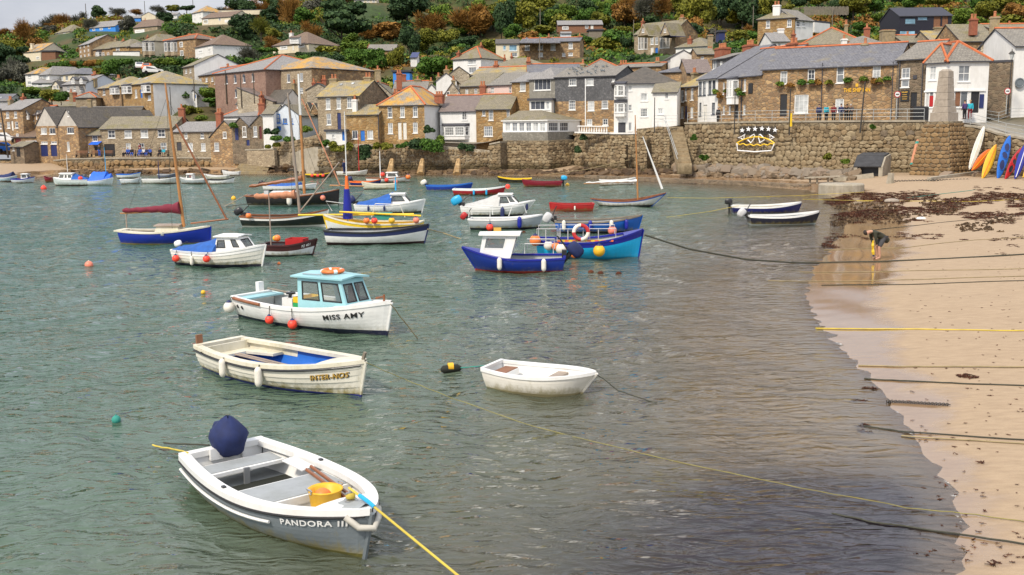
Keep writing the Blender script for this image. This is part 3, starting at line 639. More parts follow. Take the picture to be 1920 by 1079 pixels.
    for(x,y0,y1,w_,n_,mt)in bays:      # box bay: px centre, top, bottom, width, lights
        h1,h2=PL(x-w_/2,y0,pA,nr),PL(x+w_/2,y0,pA,nr);a0,a1=(h1-pA).dot(u),(h2-pA).dot(u);z1=h1.z;z0=max(zb,PL(x,y1,pA,nr).z);pr_=.7
        bm_=MB();c=min(.45,(a1-a0)*.2)
        for q in(0,):
            pts=[(a0,0),(a0+c,-pr_),(a1-c,-pr_),(a1,0)]
            for(pa,pb),(qa,qb)in zip(pts[:-1],pts[1:]):bm_.face([F(pa,pb,z0),F(qa,qb,z0),F(qa,qb,z1),F(pa,pb,z1)])
            bm_.face([F(a,b,z0)for a,b in pts]);
            pe=[(a0-.1,0),(a0+c-.05,-pr_-.12),(a1-c+.05,-pr_-.12),(a1+.1,0)];bm_.face([F(a,b,z1)for a,b in pe],1);bm_.face([F(a,b,z1+.12+(b==0)*.25)for a,b in pe],1)
            for(pa,pb),(qa,qb)in zip(pe[:-1],pe[1:]):bm_.face([F(pa,pb,z1),F(qa,qb,z1),F(qa,qb,z1+.12+(qb==0)*.25),F(pa,pb,z1+.12+(pb==0)*.25)],1)
        bo=bm_.build('bay_window',[mt,'fascia_dark'],root,org);wz=(z1-z0)
        Fb=lambda a,b,z:F(a,b-pr_,z)
        ww=(a1-a0-2*c)/n_
        for i in range(n_):window(Fb,a0+c+ww*i+.06,a0+c+ww*(i+1)-.06,z0+wz*(.3 if wz>1.6 else .1),z1-.1,wst,bo,org,False,fm,sub=True,far=far)
        for(pa,pb),(qa,qb)in(((a0,0),(a0+c,-pr_)),((a1-c,-pr_),(a1,0))):
            e=V((F(qa,qb,0)-F(pa,pb,0)));l=e.length;e.normalize();no=V((e.y,-e.x,0));P0=F(pa,pb,0)
            Wd=lambda a,b,z,P0=P0,e=e,no=no:V((P0.x+e.x*a-no.x*b,P0.y+e.y*a-no.y*b,z))
            window(Wd,.06,l-.06,z0+wz*(.3 if wz>1.6 else .1),z1-.1,'o',bo,org,False,fm,sub=True,far=far)
    if cps:
        for a in(0,.5,1):
            for b in(-1.2,dp*.5,dp+.8):p=F(a*Lw,b,0);CPS.append((p.x,p.y,zb-.15))
    RECTS.append((min(A[0],B[0])-2,max(A[0],B[0])+2,min(yr,ye)-2,A[1]+3,FPX/max(A[2],B[1]),A[1]-ye))
    LMK.append(((A[0]+B[0])/2,A[1],cat,label))
    return dict(root=root,org=org,F=F,R=Rr,L=Lf,Lw=Lw,ze=ze,zr=zr,zb=zb,u=u,bk=bk,nr=nr,s=s,pA=pA,pB=pB,dp=dp)
H=house;g,sgr='stone_grey','slate_grey'
CB='brick_red';CS='chimney_stone';RO='ridge_orange';RG='ridge_grey';sb,sg_,st_='stone_brown','stone_gold','stone_dark'
# ---- left quay row
H('house','tall narrow stone house with a pale slate roof beside the left car park',(8,262,11.6),(46,11.8),206,188,7,wm=sb,rm='slate_pale',W=[(14,216,6,12),(29,215.6,6,12),(16,235,6,12),(31,234.5,6,12),(23,236,4,18,'d:white_door')],ch=[(43,176,7,CB,1),(19,181,8,CS,2)])
H('house','low stone cottage with two pointed dormers beside the tall narrow stone house',(40,262,11.4),(76,11.8),216,202,6,wm=sb,rm='tile_purple',W=[(52,236,5.5,11),(61.5,222,5,10),(62,236,6,13,'d:black_door')],ridge=RO)
for i,x in enumerate((50,70.5)):H('dormer',('left' if i==0 else 'right')+' pointed white dormer on the low stone cottage',(x-3,219,11.8),(x+3,11.8),213,208,2,'f','white_render','slate_grey',W=[(x,217,3.4,6)],cps=False,sink=.5,ov=.1)
H('boathouse','left one of the twin white gabled boathouses with blue ground floor doors',(71,294,12.3),(111,12.5),237,201,15,'f','stone_brown','slate_dark',W=[(82,246,11,12,'c'),(98,246,11,12,'c'),(83,283,13.5,21,'d:navy_door'),(101,283,12,21,'d:navy_door'),(83,268,12,5,'c'),(101,268,11,5,'c')],cat='boathouse',gab='pale_grey_render')
H('boathouse','right one of the twin white gabled boathouses with a slit window in its gable',(112,294,12.5),(150,12.7),237,205,15,'f','stone_brown','slate_dark',W=[(132,245,13,12,'c'),(128,214,3,10,'n'),(128,275,5,18,'c')],cat='boathouse',gab='pale_grey_render')
H('warehouse','long low building with a dark slate roof behind the white gabled boathouses',(133,262,11.6),(252,11.6),228,202,10,wm=st_,rm='slate_dark',ch=[(168,187,7,CS,0,1.0),(212,203,7,CB,1,1.5)],ridge=RG)
H('cottage','low quayside cottage with a small blue awning over its door',(137,294,12.6),(191,12.6),253.5,230,7,wm=sb,rm='slate_moss',W=[(155.7,260.7,9.5,11,'g'),(178,260,9.5,11,'g'),(161,280,10,12,'g'),(182,284,9,18,'d:black_door')],ch=[(158.6,216,10,CB,2)])
HQ=H('house','long quayside stone building with four white upper windows and a dark archway',(191,294,12.6),(326,12.7),241.5,219,8,wm=g,rm='slate_moss',W=[(209,251.8,13.5,15),(240,251.8,14,15),(270.5,251,14,15),(302.5,250,14,15),(205.7,282,20,23,'d:black_door'),(240.5,276,9,14),(265,276,11,14),(306.5,275,11,14)],ch=[(340,196,11,CB,1)])
H('cottage','quayside stone cottage with five small white windows next to the long stone building',(327,293,12.8),(404,13),247,229,7,wm=g,rm='slate_pale',W=[(348.5,254.5,6,12),(379,254,6.5,12),(357,276,9,16,'g'),(381,276,8.5,15,'g'),(336,275,9,16,'d:fascia_dark'),(402,276,8,16,'g')],cat='cottage')
H('cottage','stone cottage end gable above the slipway with ivy on its roof edge',(396,294,13.1),(452,13.3),256,226,8,'f','stone_brown','slate_grey',W=[(421.6,253.5,6.5,12,'g'),(406,275.6,9,16,'g')],ch=[(411,204,12,CB,2,1.5)])
# ---- behind the quay row
H('house','hip roofed house with two skylights behind the long quayside building',(262,232,10.6),(366,10.4),214,192,9,'h','stone_dark','slate_grey',ridge=RO,sky=[(306,196,6,3)],ch=[(262,196,5,CS,1)])
H('house','low slate roofed house with a brick chimney pair above the twin gabled boathouses',(90,216,10.2),(190,10.2),200,190,6,wm=st_,rm='slate_moss',ridge=RO,ch=[(95,184,6,CS,2),(125,188,9,CS,2),(156.5,186,4,CS,1),(180,187,4,CS,1)])
H('house','long grey roofed house with an orange ridge behind the dark warehouse roof',(176,216,10.1),(300,10.1),204,190,6,wm=g,rm='slate_grey',ridge=RO,ch=[(225,187,10,CB,3),(262,196,5,CS,1),(281,190,5,CB,1)])
H('house','low roof with pinkish slates between the round green bush and the paired brick chimneys',(366,232,10.8),(440,11),215,203,7,wm=sb,rm='slate_pale',ridge=RO,ch=[(411,190,6,CS,1),(431,196,6,CB,2)])
H('house','white walled house with a long grey roof behind the tall red brick chimney',(419,244,12),(486,12.4),218,190,9,'h','white_render','slate_pale',ridge=RO,W=[(455,222,7,6,'c')],ch=[(490,172,5,CB,1,1),(491,185,9,CB,0,1)],hs='l')
H('cottage','left one of two small stone gabled cottages with a navy door',(436,274,13.3),(470,13.4),238,220,8,'f','stone_dark','slate_pale',W=[(458.5,247.5,7,20),(444,250,6,26,'d:navy_door'),(465,268,6,11,'d:navy_door')])
H('cottage','right one of two small stone gabled cottages with a dark red door',(470,270,13.4),(510,13.5),236,215.5,8,'f','stone_dark','slate_pale',W=[(478.5,247,7,20),(488.5,249,5,24,'d:red_door'),(500,240,7,10)])
H('house','pale blue gabled house with bright blue window frames above the rocky shore',(513,246,13.4),(561,13.5),216,196,9,'f','pale_blue_render','slate_moss',W=[(522,222.5,7,17,'o'),(534.5,227.5,8,10,'o'),(547,227.5,5,10,'o'),(523,241,8,8,'d:blue_door')],fm='blue_door')
H('house','white walled wing with a mossy roof and orange brick chimney beside the pale blue house',(494,252,13.6),(514,13.6),214,197,9,wm='white_render',rm='slate_moss',ch=[(490,187,11,CB,1)])
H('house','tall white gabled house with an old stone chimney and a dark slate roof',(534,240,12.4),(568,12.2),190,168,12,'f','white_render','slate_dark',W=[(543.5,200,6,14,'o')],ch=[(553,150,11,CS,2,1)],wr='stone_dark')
H('schoolhouse','stone house with pointed gothic windows under two small gables',(567,250,13),(597,13),212,197,8,wm=sb,rm='slate_dark',ridge=RO,W=[(573.5,214,4,18,'a'),(579,214,4,18,'a'),(589,214,4.5,18,'a'),(573,237,5,10),(590,237,5,10),(596,240,4,18)],cat='house')
for i,x in enumerate((576,589.5)):H('dormer',('left' if i==0 else 'right')+' small gable over the gothic windows of the stone house',(x-6,214,13.15),(x+6,13.15),206,192 if i==0 else 194,3,'f','stone_brown','slate_dark',cps=False,sink=.1,ov=.1,fas='cream_render')
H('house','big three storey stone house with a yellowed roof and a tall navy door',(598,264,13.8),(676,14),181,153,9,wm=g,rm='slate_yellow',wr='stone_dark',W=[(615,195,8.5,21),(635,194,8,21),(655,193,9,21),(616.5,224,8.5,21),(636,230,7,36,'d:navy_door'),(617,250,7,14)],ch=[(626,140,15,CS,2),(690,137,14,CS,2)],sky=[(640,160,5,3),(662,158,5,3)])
H('shed','white flat roofed shed with a blue door beside the big stone house',(612,268,14.2),(649,14.2),246,245,3,'t','white_render','concrete',W=[(644.5,255,6,18,'d:blue_door'),(625,256,4,6,'c')],cat='shed',cps=False)
HB=H('cottage','cottage with a long white glazed bay above a bright blue door',(651,265,14.1),(711,14.2),215,197,6,wm='stone_gold',rm='slate_yellow',W=[(665.5,253,11,16,'c'),(680,255,8,20,'d:blue_door'),(694,253,11,16,'c')],ch=[(665,179,8,'white_render',1,1)])
H('house','golden stone house with a bright lichen covered hip roof and white twin doors',(712,264,14.1),(797,14.3),196.5,163,10,'h','stone_gold','slate_lichen',wr='white_render',ridge=RO,W=[(731,211,8.5,20),(754.5,210.5,8.5,20),(778.5,210,9,20),(732,241,9,20),(749.5,246,7,32,'d:white_door'),(759,246,7,32,'d:white_door'),(778.5,240,9,20)],ch=[(823.5,172,16,CB,3,5)],xr=755)
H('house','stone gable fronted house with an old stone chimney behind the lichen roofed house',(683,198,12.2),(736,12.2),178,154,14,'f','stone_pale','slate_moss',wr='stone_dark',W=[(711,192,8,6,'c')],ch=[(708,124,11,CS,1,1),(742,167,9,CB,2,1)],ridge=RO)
H('house','long house with an orange ridge behind the stone gable fronted house',(736,192,11.6),(800,11.6),175,153,10,wm=sb,rm='slate_grey',ridge=RO,ch=[(748,131,10,CB,2,1),(783,143,12,CS,1),(757,140,8,CB,0)])
H('house','small white gabled house with dark edged roof behind the red brick chimney',(798,180,12),(820,12),171,158,9,'f','white_render','slate_grey',ch=[(808,146,7,CS,1,4)])
# ---- centre waterfront
H('house','white harbour house with a purple slate roof and a wide bay window',(826,276,13.9),(893.5,14),209,180,9,wm='white_render',rm='tile_purple',W=[(871,217,10,17,'g')],bays=[(854.5,237,262,50,2,'white_render')],wst='g',ch=[(905,153,11,CB,2,6)],ridge=RO,cat='house',sink=.5)
H('house','stone harbour house with mixed white windows beside the sunroom',(894,300,14.0),(958,14.1),205,178,9,wm='stone_gold',rm='slate_moss',W=[(907,212,6,11,'g'),(920.5,216,8.5,20,'g'),(956,215,12,19,'g'),(915.5,246.5,16.5,19,'g')],ridge=RO,sink=5)
H('house','pale slate hung end of the big dark house with a wide white window',(993,236,14.1),(1041,14.35),148,128,9,wm='slate_hung_pale',rm='slate_pale',W=[(1017,159,31,21,'c'),(965,160,11,18,'g')],hs='l',roof='h',sink=4)
H('house','golden stone wing with one white window left of the pale slate hung wall',(960,200,13.8),(993,14.0),154,138,7,wm='stone_gold',rm='slate_pale',W=[(980,163,11,17,'g')])
BK=H('house','big black slate hung house with stone lower floors and pigeons on its roof',(1041,252,14.35),(1154,14.7),145,126.5,10,wm='slate_hung',rm='slate_grey',bandmat='stone_brown',band=191,W=[(1073.5,154.5,14,13,'g'),(1106,154,13.5,13,'g'),(1153-3,151,5,5,'c'),(1072.5,197.5,12.5,18,'g'),(1108,199,12.5,18,'g'),(1134,196.5,12,15,'g'),(1105,229.5,10.5,12,'g'),(1135,229,10,12,'g')],ch=[(1093,112,8,CS,1)],cat='house')
H('dormer','white glazed dormer with a lead roof above the sunroom',(993,216,14.4),(1034,14.5),188,187,2,'t','white_render','slate_dark',W=[(1008,198,28,17,'c'),(1027,198,6,15,'n')],cps=False,sink=.5)
SR=H('sunroom','white sunroom with a long row of windows jutting over the harbour wall',(943,248.5,14.6),(1026,15.1),226,208,7,'h','white_frame','slate_moss',W=[(952+i*13,238.5,10.5,17,'h')for i in range(6)],S=[(1038,238,18,17,'h'),(1058,238,16,17,'h')],wr='white_frame',xr=1000,cps=False,sink=.05,hs='r',fas='white_frame',cat='sunroom')
# tall white house
TW=H('house','tall white harbour house with a dark hipped slate roof and stacked bay windows',(1151,254,15.6),(1267,15.7),155,125,8.5,'h','white_render','slate_dark',W=[(1181.5,165.5,6.5,11,'g'),(1207.5,182.5,13,15,'g'),(1181.5,202.5,6.5,11,'g'),(1207.5,211.5,13.5,16,'g'),(1181.5,238,6,16,'c'),(1166,240,14,20,'d:fascia_dark')],bays=[(1164,159,183,22,1,'white_render'),(1164,193,219,22,1,'white_render')],xr=1210,ov=.35)
H('house','white lean to wing with a green slate roof on the tall white house',(1223,234,16.1),(1269,16.2),173.5,155,3.4,'l','white_render','slate_moss',W=[(1250,180,6,12,'g'),(1238.5,209,9.5,11,'g')],sink=1.2)
# ---- inn street
H('cottage','narrow stone terrace cottage with navy framed windows between the white houses',(1273,230,15.6),(1308,16),163.5,141,8,wm='stone_brown',rm='slate_yellow',W=[(1279,180.5,5.5,22),(1285.5,178,4,22),(1297.5,177,5,22),(1279,211,5,22),(1286,211,4,24,'d:navy_door'),(1297,211,5,20)],ch=[(1302,128,7,CS,2)])
H('house','white fronted house with black framed bays and a slate roofed porch',(1308,230,16),(1345,16.6),149,96,14,wm='white_render',rm='slate_blue',W=[(1313,166.5,5.5,26),(1320.5,166,5.5,26),(1331,164.5,6,26),(1338.5,164,6,26),(1313,205,4,24),(1337.5,204,6,22),(1322,212,8,30,'d:white_door')],fm='dark_frame',xr=1365,ch=[(1407,76,26,CB,3,7),(1355,82,29,CB,4,7)])
H('dormer','black slate sided dormer with white windows on the blue slate roof',(1335,131,15.3),(1361,15.6),112,104,3,'l','slate_hung','slate_grey',W=[(1340,122,8,20,'c'),(1352,120,5,9,'c')],cps=False,sink=1,ridge=RO)
IL=H('inn','left wing of the stone inn with a narrow bay window and flower baskets',(1345,228,16.6),(1427,17.6),146.5,92,12,wm='stone_brown',rm='slate_blue',W=[(1357,166,4,22),(1396.5,160,4.5,22),(1357,207,4,16),(1368,207,4,16),(1395.5,206,4.5,18),(1381,210,7,26,'d:black_door')],bays=[(1377.5,150,196,16,2,'white_frame')],xr=1440,ridge=RO,ch=[(1489,72,24,CB,2,6)],cat='inn')
INN=H('inn','main stone building of the inn with gold lettering and flower baskets',(1427,227,17.6),(1677,18.8),130,87,9,'x','stone_brown','slate_blue',W=[(1469.5,146,13,24,'h'),(1521,143.5,13.5,26,'h'),(1575.5,140.5,14,31,'o'),(1643.5,138,15,30,'h'),(1469,198,13,42,'d:black_door'),(1502.5,195.5,26,35,'h'),(1574,198,16,25,'h')],xr=1572,ridge=RO,ch=[(1623,72,12,CS,1)],cat='inn')
IC=H('inn','stone corner part of the inn with a sash window over a hanging menu board',(1677,227,18.8),(1732,19.2),112.5,82,9,'x','stone_dark','slate_grey',W=[(1698,137.5,16,20,'h'),(1697,157,15,14,'n'),(1713,190,12,33,'d:black_door')],xr=1700,ridge=RO,cat='inn')
SH=H('shop','white two storey corner shop with an orange edged hip roof',(1732,227,19.3),(1769,19.55),113,84,6,'h','white_render','slate_grey',W=[(1749,137.5,13,27),(1737,187,8,30,'c'),(1746,187,8,30,'n'),(1757,187,9,30,'n')],xr=1750,ridge=RO,cat='shop')
SH2=H('shop','white gable side of the corner shop with a large sash window and glazed doorway',(1769,227,19.55),(1849,19.5),112,79,8,'h','white_render','slate_grey',W=[(1808,138,22,31),(1795,186,11,32,'n'),(1808,186,15,32,'n'),(1828,192,16,40,'d:black_door')],xr=1790,ridge=RO,cat='shop',hs='r')
H('house','tall rubble stone gable with a stone chimney behind the dark side wall',(1832,215,17.6),(1898,17.8),86,56,14,'f','stone_pale','slate_grey',ch=[(1866,22,17,CS,1,1)])
H('house','white walled house at the right edge with a round green plaque',(1896,214,18.8),(1990,18.8),86,54,9,wm='white_render',rm='slate_grey',ridge=RO,cat='house')
H('wall','dark rubble stone wall beside the corner shop',(1846,214,18.6),(1893,18.8),118,117.5,1.2,'t','stone_dark','concrete',cat='wall',cps=False,ov=0,sink=.4)
# ---- roofs behind the inn
H('house','hip roofed stone house behind the inn with a red chimney pot',(1500,112,14.2),(1622,14.4),84,53,10,'h','stone_brown','slate_moss',W=[(1508,90,7,8,'c'),(1550,87,9,8,'c'),(1528,88,8,6,'c')],ridge=RO,ch=[(1626,45,11,CB,1),(1587,38,6,CS,1)])
H('house','low dark roofed house between the inn ridge and the hip roofed stone house',(1585,104,15.4),(1680,15.4),90,68,9,'h','stone_brown','slate_grey',ch=[(1583,66,9,'white_render',1),(1591,78,7,CB,1)],xr=1625)
H('house','squat stone chimneyed house with an orange ridge below the black modern house',(1694,96,14.6),(1752,14.6),80,67,7,wm=g,rm='slate_moss',ridge=RO,ch=[(1664,57,24,CS,0),(1702,60,8,CS,1)])
H('house','house with a yellow lichened slate roof right of the black modern house',(1750,104,15),(1815,15),82,58,9,wm=g,rm='slate_yellow',ridge=None,ch=[(1759,51,13,CS,0)])
H('house','grey roofed house with a very tall brick chimney topped by orange pots',(1800,110,15.8),(1866,15.8),77,46,9,wm=sb,rm='slate_moss',ch=[(1826,27,13,CB,2,1)])
H('house','grey roofed house with a ridge of orange tiles at the far right',(1866,80,14.6),(1960,14.6),58,46,9,wm=sb,rm='slate_moss',ridge=RO,ch=[(1893,40,5,CS,1)])
H('house','golden stone house with a white chimney high above the inn',(1420,84,12.4),(1489,12.6),36,18,8,'h','stone_gold','slate_moss',W=[(1440,46,7.5,14),(1480,44,8.5,14),(1453,66,7,12),(1500,46,7,12)],ch=[(1457,3,13,'white_render',2,1)])
H('house','white house with a slate roof attached to the golden stone house',(1490,58,12.6),(1524,12.4),36,21.5,6,wm='white_render',rm='slate_grey',W=[(1497,45,7,11),(1507,45,5,11)])
H('house','small white house with two dark windows above the inn chimney',(1447,92,13.4),(1480,13.4),78,62,8,wm='white_render',rm='slate_pale',W=[(1454,85,3,7,'n'),(1461.5,84.5,5,7,'c')],ch=[(1464,54,11,'white_render',0),(1488,58,6,CB,1)])
H('wall','long white garden wall in the trees above the roofs',(1527,56,12.2),(1556,12),42,41,.6,'t','white_render','concrete',cat='wall',cps=False,ov=0,sink=.4)
BL=H('house','black modern house with a wide dark roof and a glazed balcony',(1685,68,11.6),(1783,11.6),30,15,9,'x','black_cladding','black_cladding',W=[(1707,40,20,11,'B'),(1730,35,19,7,'B'),(1757,42,13,22,'d:timber_brown'),(1772,42,11,24,'d:timber_brown'),(1701,62,31,9,'B'),(1745,61,10,10,'B')],fm='dark_frame',cat='house')
fo_=Q(1508,26,9.6);fr_=empty('palisade_fence',fo_);T(fr_,'weathered wooden palisade fence high in the trees above the white garden wall','fence')
for i in range(40):c=fo_.lerp(Q(1590,26,9.6),i/39);mb=MB();mb.box(c+V((0,0,.55)),(.16,.05,1.5+.12*(i%3)),0,0,('Y',random.uniform(-.04,.04)));mb.build('pale','wood_grey',fr_,fo_)
mb=MB();mb.bar(fo_+V((0,.06,.9)),Q(1590,26,9.6)+V((0,.06,.9)),.06,.1);mb.build('rail','wood_grey',fr_,fo_)
# ---- hillside right of centre
BV=H('villa','grand stone villa with two gables and a navy bargeboard on the hillside',(1189,106,9.0),(1265,9.3),65,43,8,wm=g,rm='slate_moss',wr='stone_brown',W=[(1222.5,77,6,14),(1231,77,6,14),(1222.5,97,6,16,'d:white_door'),(1231,97,5,14,'d:blue_door')],bays=[(1206,69,104,17,2,'stone_grey'),(1247,66,104,18,2,'stone_grey')],ch=[(1205.5,35,5,CB,1),(1279,28,9,CS,2,4)],cat='villa')
for i,x in enumerate((1206,1247)):H('dormer',('left cream edged' if i==0 else 'right navy edged')+' gable on the roof of the grand stone villa',(x-9,67,9.4),(x+9,9.5),66,46-i*3,4,'f','stone_grey','slate_moss',W=[(x,58,4,7)],cps=False,sink=.1,ov=.25,fas='cream_render' if i==0 else 'navy_door')
H('house','small white hip roofed house right of the grand stone villa',(1267,104,10.6),(1327,10.8),89,72,8,'h','white_render','slate_moss',W=[(1309,94,7,10)],ch=[(1294,68,8,CB,1,1)])
H('house','bright white gabled house with one small window above the slate roofs',(1257,135,12.4),(1306,12.4),108,94,9,'f','white_render','slate_dark',W=[(1279.5,116.5,7,12)])
H('house','small stone house with a square white window left of the brick chimney stack',(1307,122,12.8),(1340,12.8),102,91,7,wm='stone_brown',rm='slate_moss',W=[(1317,109,6,5,'c')],ch=[(1331,88,9,CB,2),(1332,66,9,CS,0,5)])
H('house','house with a purplish slate roof below the bright white gable',(1288,150,14),(1334,14),136,112,8,wm='stone_brown',rm='tile_purple')
H('house','low grey hip roofed house between the tall white house and the white gable',(1232,152,13.4),(1292,13.6),136,126,7,'h','stone_brown','slate_blue',ch=[(1298,125,8,CS,2)])
H('house','orange ridged slate roof left of the bright white gable',(1160,136,12.2),(1240,12.4),127,120,6,wm=sb,rm='slate_grey',ridge=RO,ch=[(1169,114,16,CB,3),(1233,108,8,CS,2)])
H('house','grey hip roof with orange ridge tiles behind the big black slate house',(1098,134,12.4),(1160,12.4),127,112,8,'h',sb,'slate_grey',ridge=RO)
H('house','long slate roof with a bright orange ridge behind the pale slate hung wall',(990,148,13),(1096,13),136,121,9,wm=sb,rm='slate_blue',ridge=RO,ch=[(991,108,8,CB,2)])
H('house','mossy roofed house behind the pink house',(884,160,12.4),(986,12.6),141,127,8,wm=sb,rm='slate_yellow',ch=[(930,115,8,CB,2)],ridge=RO)
H('house','low grey roofed house with big brick chimneys under the terrace gardens',(922,140,11),(1032,11),125,109,8,'h',sb,'slate_moss',ch=[(959,100,4,CB,1),(946,103,4,CB,1)])
H('house','pink rendered house with a long slate roof and a red brick chimney',(914,186,13.4),(960,13.6),160,138,9,wm='pink_render',rm='slate_grey',W=[(923,170,7,13),(957,169,5,12)],ch=[])
H('house','grey stone house with a mossy roof left of the pink house',(863,188,13.2),(914,13.4),162,139,9,wm=g,rm='slate_moss',wl='stone_pale',W=[(875,173,5.5,12,'g'),(892,172,5.5,11,'g')])
H('house','pale rubble stone gable end with a small dark window',(834,195,13.3),(864,13.3),176,155,8,'f','stone_pale','slate_moss',W=[(840,176,7,8,'c'),(861,179,5,12,'g')],ch=[(850,143,7,CS,1,1)])
H('house','low white gabled house with a tall old chimney behind the stone gable end',(818,162,12.4),(856,12.4),152,137,8,'f','white_render','slate_blue',ch=[(837,124,10,CS,1,2),(822,137,8,CS,1,.5)])
H('house','stone gabled outbuilding in front of the white hillside house',(842,152,11.6),(880,11.6),139,125,8,'f','stone_pale','tile_purple')
H('house','white hillside house with a pyramid roof and very tall brick chimneys',(850,141,10.6),(902,10.8),111,89.5,7,'h','white_render','slate_moss',W=[(885,117,16,9,'c'),(886,132,14,11,'c')],ch=[(860,95,6,CB,1,.6),(902,80,4,CB,1,4)],ridge=RO)
H('house','cream and glass modern house left of the stone terrace on the hill',(930,108,9.8),(974,9.8),82,74,7,wm='cream_render',rm='slate_dark',W=[(962,90,15,12,'B'),(946,90,6,9,'B'),(965,103,10,8,'c')])
H('terrace','stone terrace of three houses with small slate gables on the hill',(975,108,9.8),(1087,9.9),80,72,7,wm='stone_brown',rm='slate_blue',W=[(988.5,88.5,9,13),(1013.5,87.5,9,13),(1037,88,9,13),(1070,86,8,12),(1014,103,8,8),(1057,103,6,7),(1070,102,8,6)],ridge=RO,ch=[(1087,63,6,CB,1),(1029,64,5,CB,1)])
for i,x in enumerate((988,1013,1038)):H('gable',('leftmost','middle','rightmost')[i]+' small slate gable along the front of the stone hillside terrace',(x-12,82,10),(x+12,10),80,70.5,3,'h','stone_brown','slate_blue',cps=False,sink=.1,ov=.15,cat='gable')
H('chalet','brown timber chalet with a long slate roof among the trees',(1046,58,7.8),(1130,7.8),47,39,7,wm='timber_brown',rm='slate_pale',W=[(1060,53,12,6,'c'),(1100,51,6,6,'c'),(1110,51,5,8,'d:white_door')],cat='chalet')
H('shed','flat roofed garden shed below the timber chalet',(1104,70,8.4),(1130,8.4),59,57,4,'t','wood_grey','slate_pale',cat='shed')
H('shed','pale green garden shed left of the timber chalet',(1052,71,8.4),(1071,8.4),63,60,4,'x','pale_blue_render','slate_pale',cat='shed')
H('shed','dark blue shed under trees above the chimney stacks',(1348,73,10.6),(1359,10.6),61,59,3,'t','navy_door','slate_dark',cat='shed')
# ---- centre hillside
H('chapel','large brownish chapel with round arched windows and a partly lichened hip roof',(405,197,11.4),(500,12.2),138.5,111,16,'h','stone_pink','slate_pale',wr='stone_pink',W=[(424.5,151,5,13,'a'),(441,150,5,13,'a'),(457.5,149,5,13,'a'),(474.5,147,5,13,'a'),(443,177,5,13,'a'),(459.5,176,5,13,'a'),(476,175,5,13,'a')],ridge=RO,cat='chapel',xr=470)
H('hall','large grey stone hall with a golden lichened hip roof and tall windows',(499,190,11.9),(586,12.4),132.5,109,13,'h','stone_grey','slate_lichen',wr='stone_brown',W=[(519,148,6,16,'c'),(541,147,6,16,'c'),(565,145,6,16,'c'),(520,177,6,16),(565,170,6,10)],xr=560,cat='hall',ch=[])
H('house','little dark roofed lodge between the chapel and the hall',(505,124,10),(528,10),118,109,6,'h','stone_grey','slate_blue')
H('house','stone gabled house with a brick chimney in front of the hall',(576,186,12.6),(618,12.6),168,156,8,'f','stone_pale','slate_dark',ch=[(588,148,6,CB,1,1),(607,142,8,CB,2,4)],ridge=RO)
H('house','small stone house with a brick chimney behind the tall white gable',(512,204,12.4),(536,12.2),190,168,7,'l','stone_pale','tile_purple',ch=[(538,164,10,CB,0)])
H('house','row of low stone cottages running up to the chapel',(367,162,10.2),(425,10.8),143,131,8,wm='stone_brown',rm='slate_blue',W=[(376,151,4,8),(387,150,4,8),(398,149,4,8),(380,158,4,5,'d:navy_door'),(404,157,4,8)],ch=[(404,131,4,CS,1),(427,120,9,CB,2)],ridge=RO)
H('house','stone fronted house with a white side wall left of the cottages',(345,166,10),(366,10.3),126,113,9,wm=g,wr='white_render',rm='slate_moss',W=[(349,134,3.5,8),(357,133,3.5,8),(349,150,3.5,8),(358,149,3.5,8)],ch=[(379,116,4,CB,1)])
H('bungalow','white house with a brown hipped roof and dormer above the chapel',(367,118,8.2),(400,8.5),89,73,9,'h','white_render','tile_brown',W=[(376,97,9,8,'c'),(393,94,5,8),(394,109,5,7),(376,110,5,6)],ch=[(395,70,5,'white_render',1)],cat='house')
H('bungalow','cream bungalow with a broad dark roof and dormer in the middle of the hillside',(512,98,7.6),(579,7.8),86,62,11,'h','cream_render','tile_brown',wr='cream_render',W=[(532,90,14,7,'c'),(565,86,12,7,'c'),(550,91,3,9,'d:white_door')],S=[],ch=[(546,58,7,'white_render',1,5)],cat='bungalow',xr=560)
H('dormer','white dormer window on the broad dark roof of the cream bungalow',(543,80,7.9),(560,7.9),71,68,3,'l','white_render','tile_brown',W=[(551.5,75,14,6,'c')],cps=False,sink=.3)
H('house','white house with an orange roof near the top of the hill',(361,42,5.8),(381,5.9),25,15,7,'h','white_render','slate_lichen',auto=(2,2),ch=[(386,12,3,'white_render',1)])
H('bungalow','long cream bungalow with dark roof near the top of the hill',(379,46,6.2),(436,6.3),35,24,9,'x','cream_render','tile_brown',W=[(386,41,9,8,'B'),(412,36,4,7,'c'),(428,41,13,7,'B')],cat='bungalow')
H('wall','pale retaining wall with white railings above the long cream bungalow',(410,26,5.6),(505,5.6),20,19,.5,'t','cream_render','concrete',cat='wall',cps=False,ov=0,sink=.4)
H('house','white chalet half hidden among trees at the top of the picture',(664,8,5.8),(706,5.8),0,-8,7,wm='cream_render',rm='slate_pale',auto=(4,1))
H('house','old stone house with a chimney half hidden by trees on the hill',(690,124,8.6),(742,8.6),95,84,8,wm='stone_gold',rm='slate_grey',W=[(703,104,5,10),(731,102,5,10)],ch=[(692,83,6,CB,1)])
H('shed','blue roofed garden building among the hillside trees',(770,122,9.8),(782,9.8),108,99,5,'l','white_render','navy_door',cat='shed')
H('shed','blue and glass garden room above the stone gable fronted house',(737,144,11),(768,11),137,134,5,'t','blue_render','slate_pale',cat='shed')
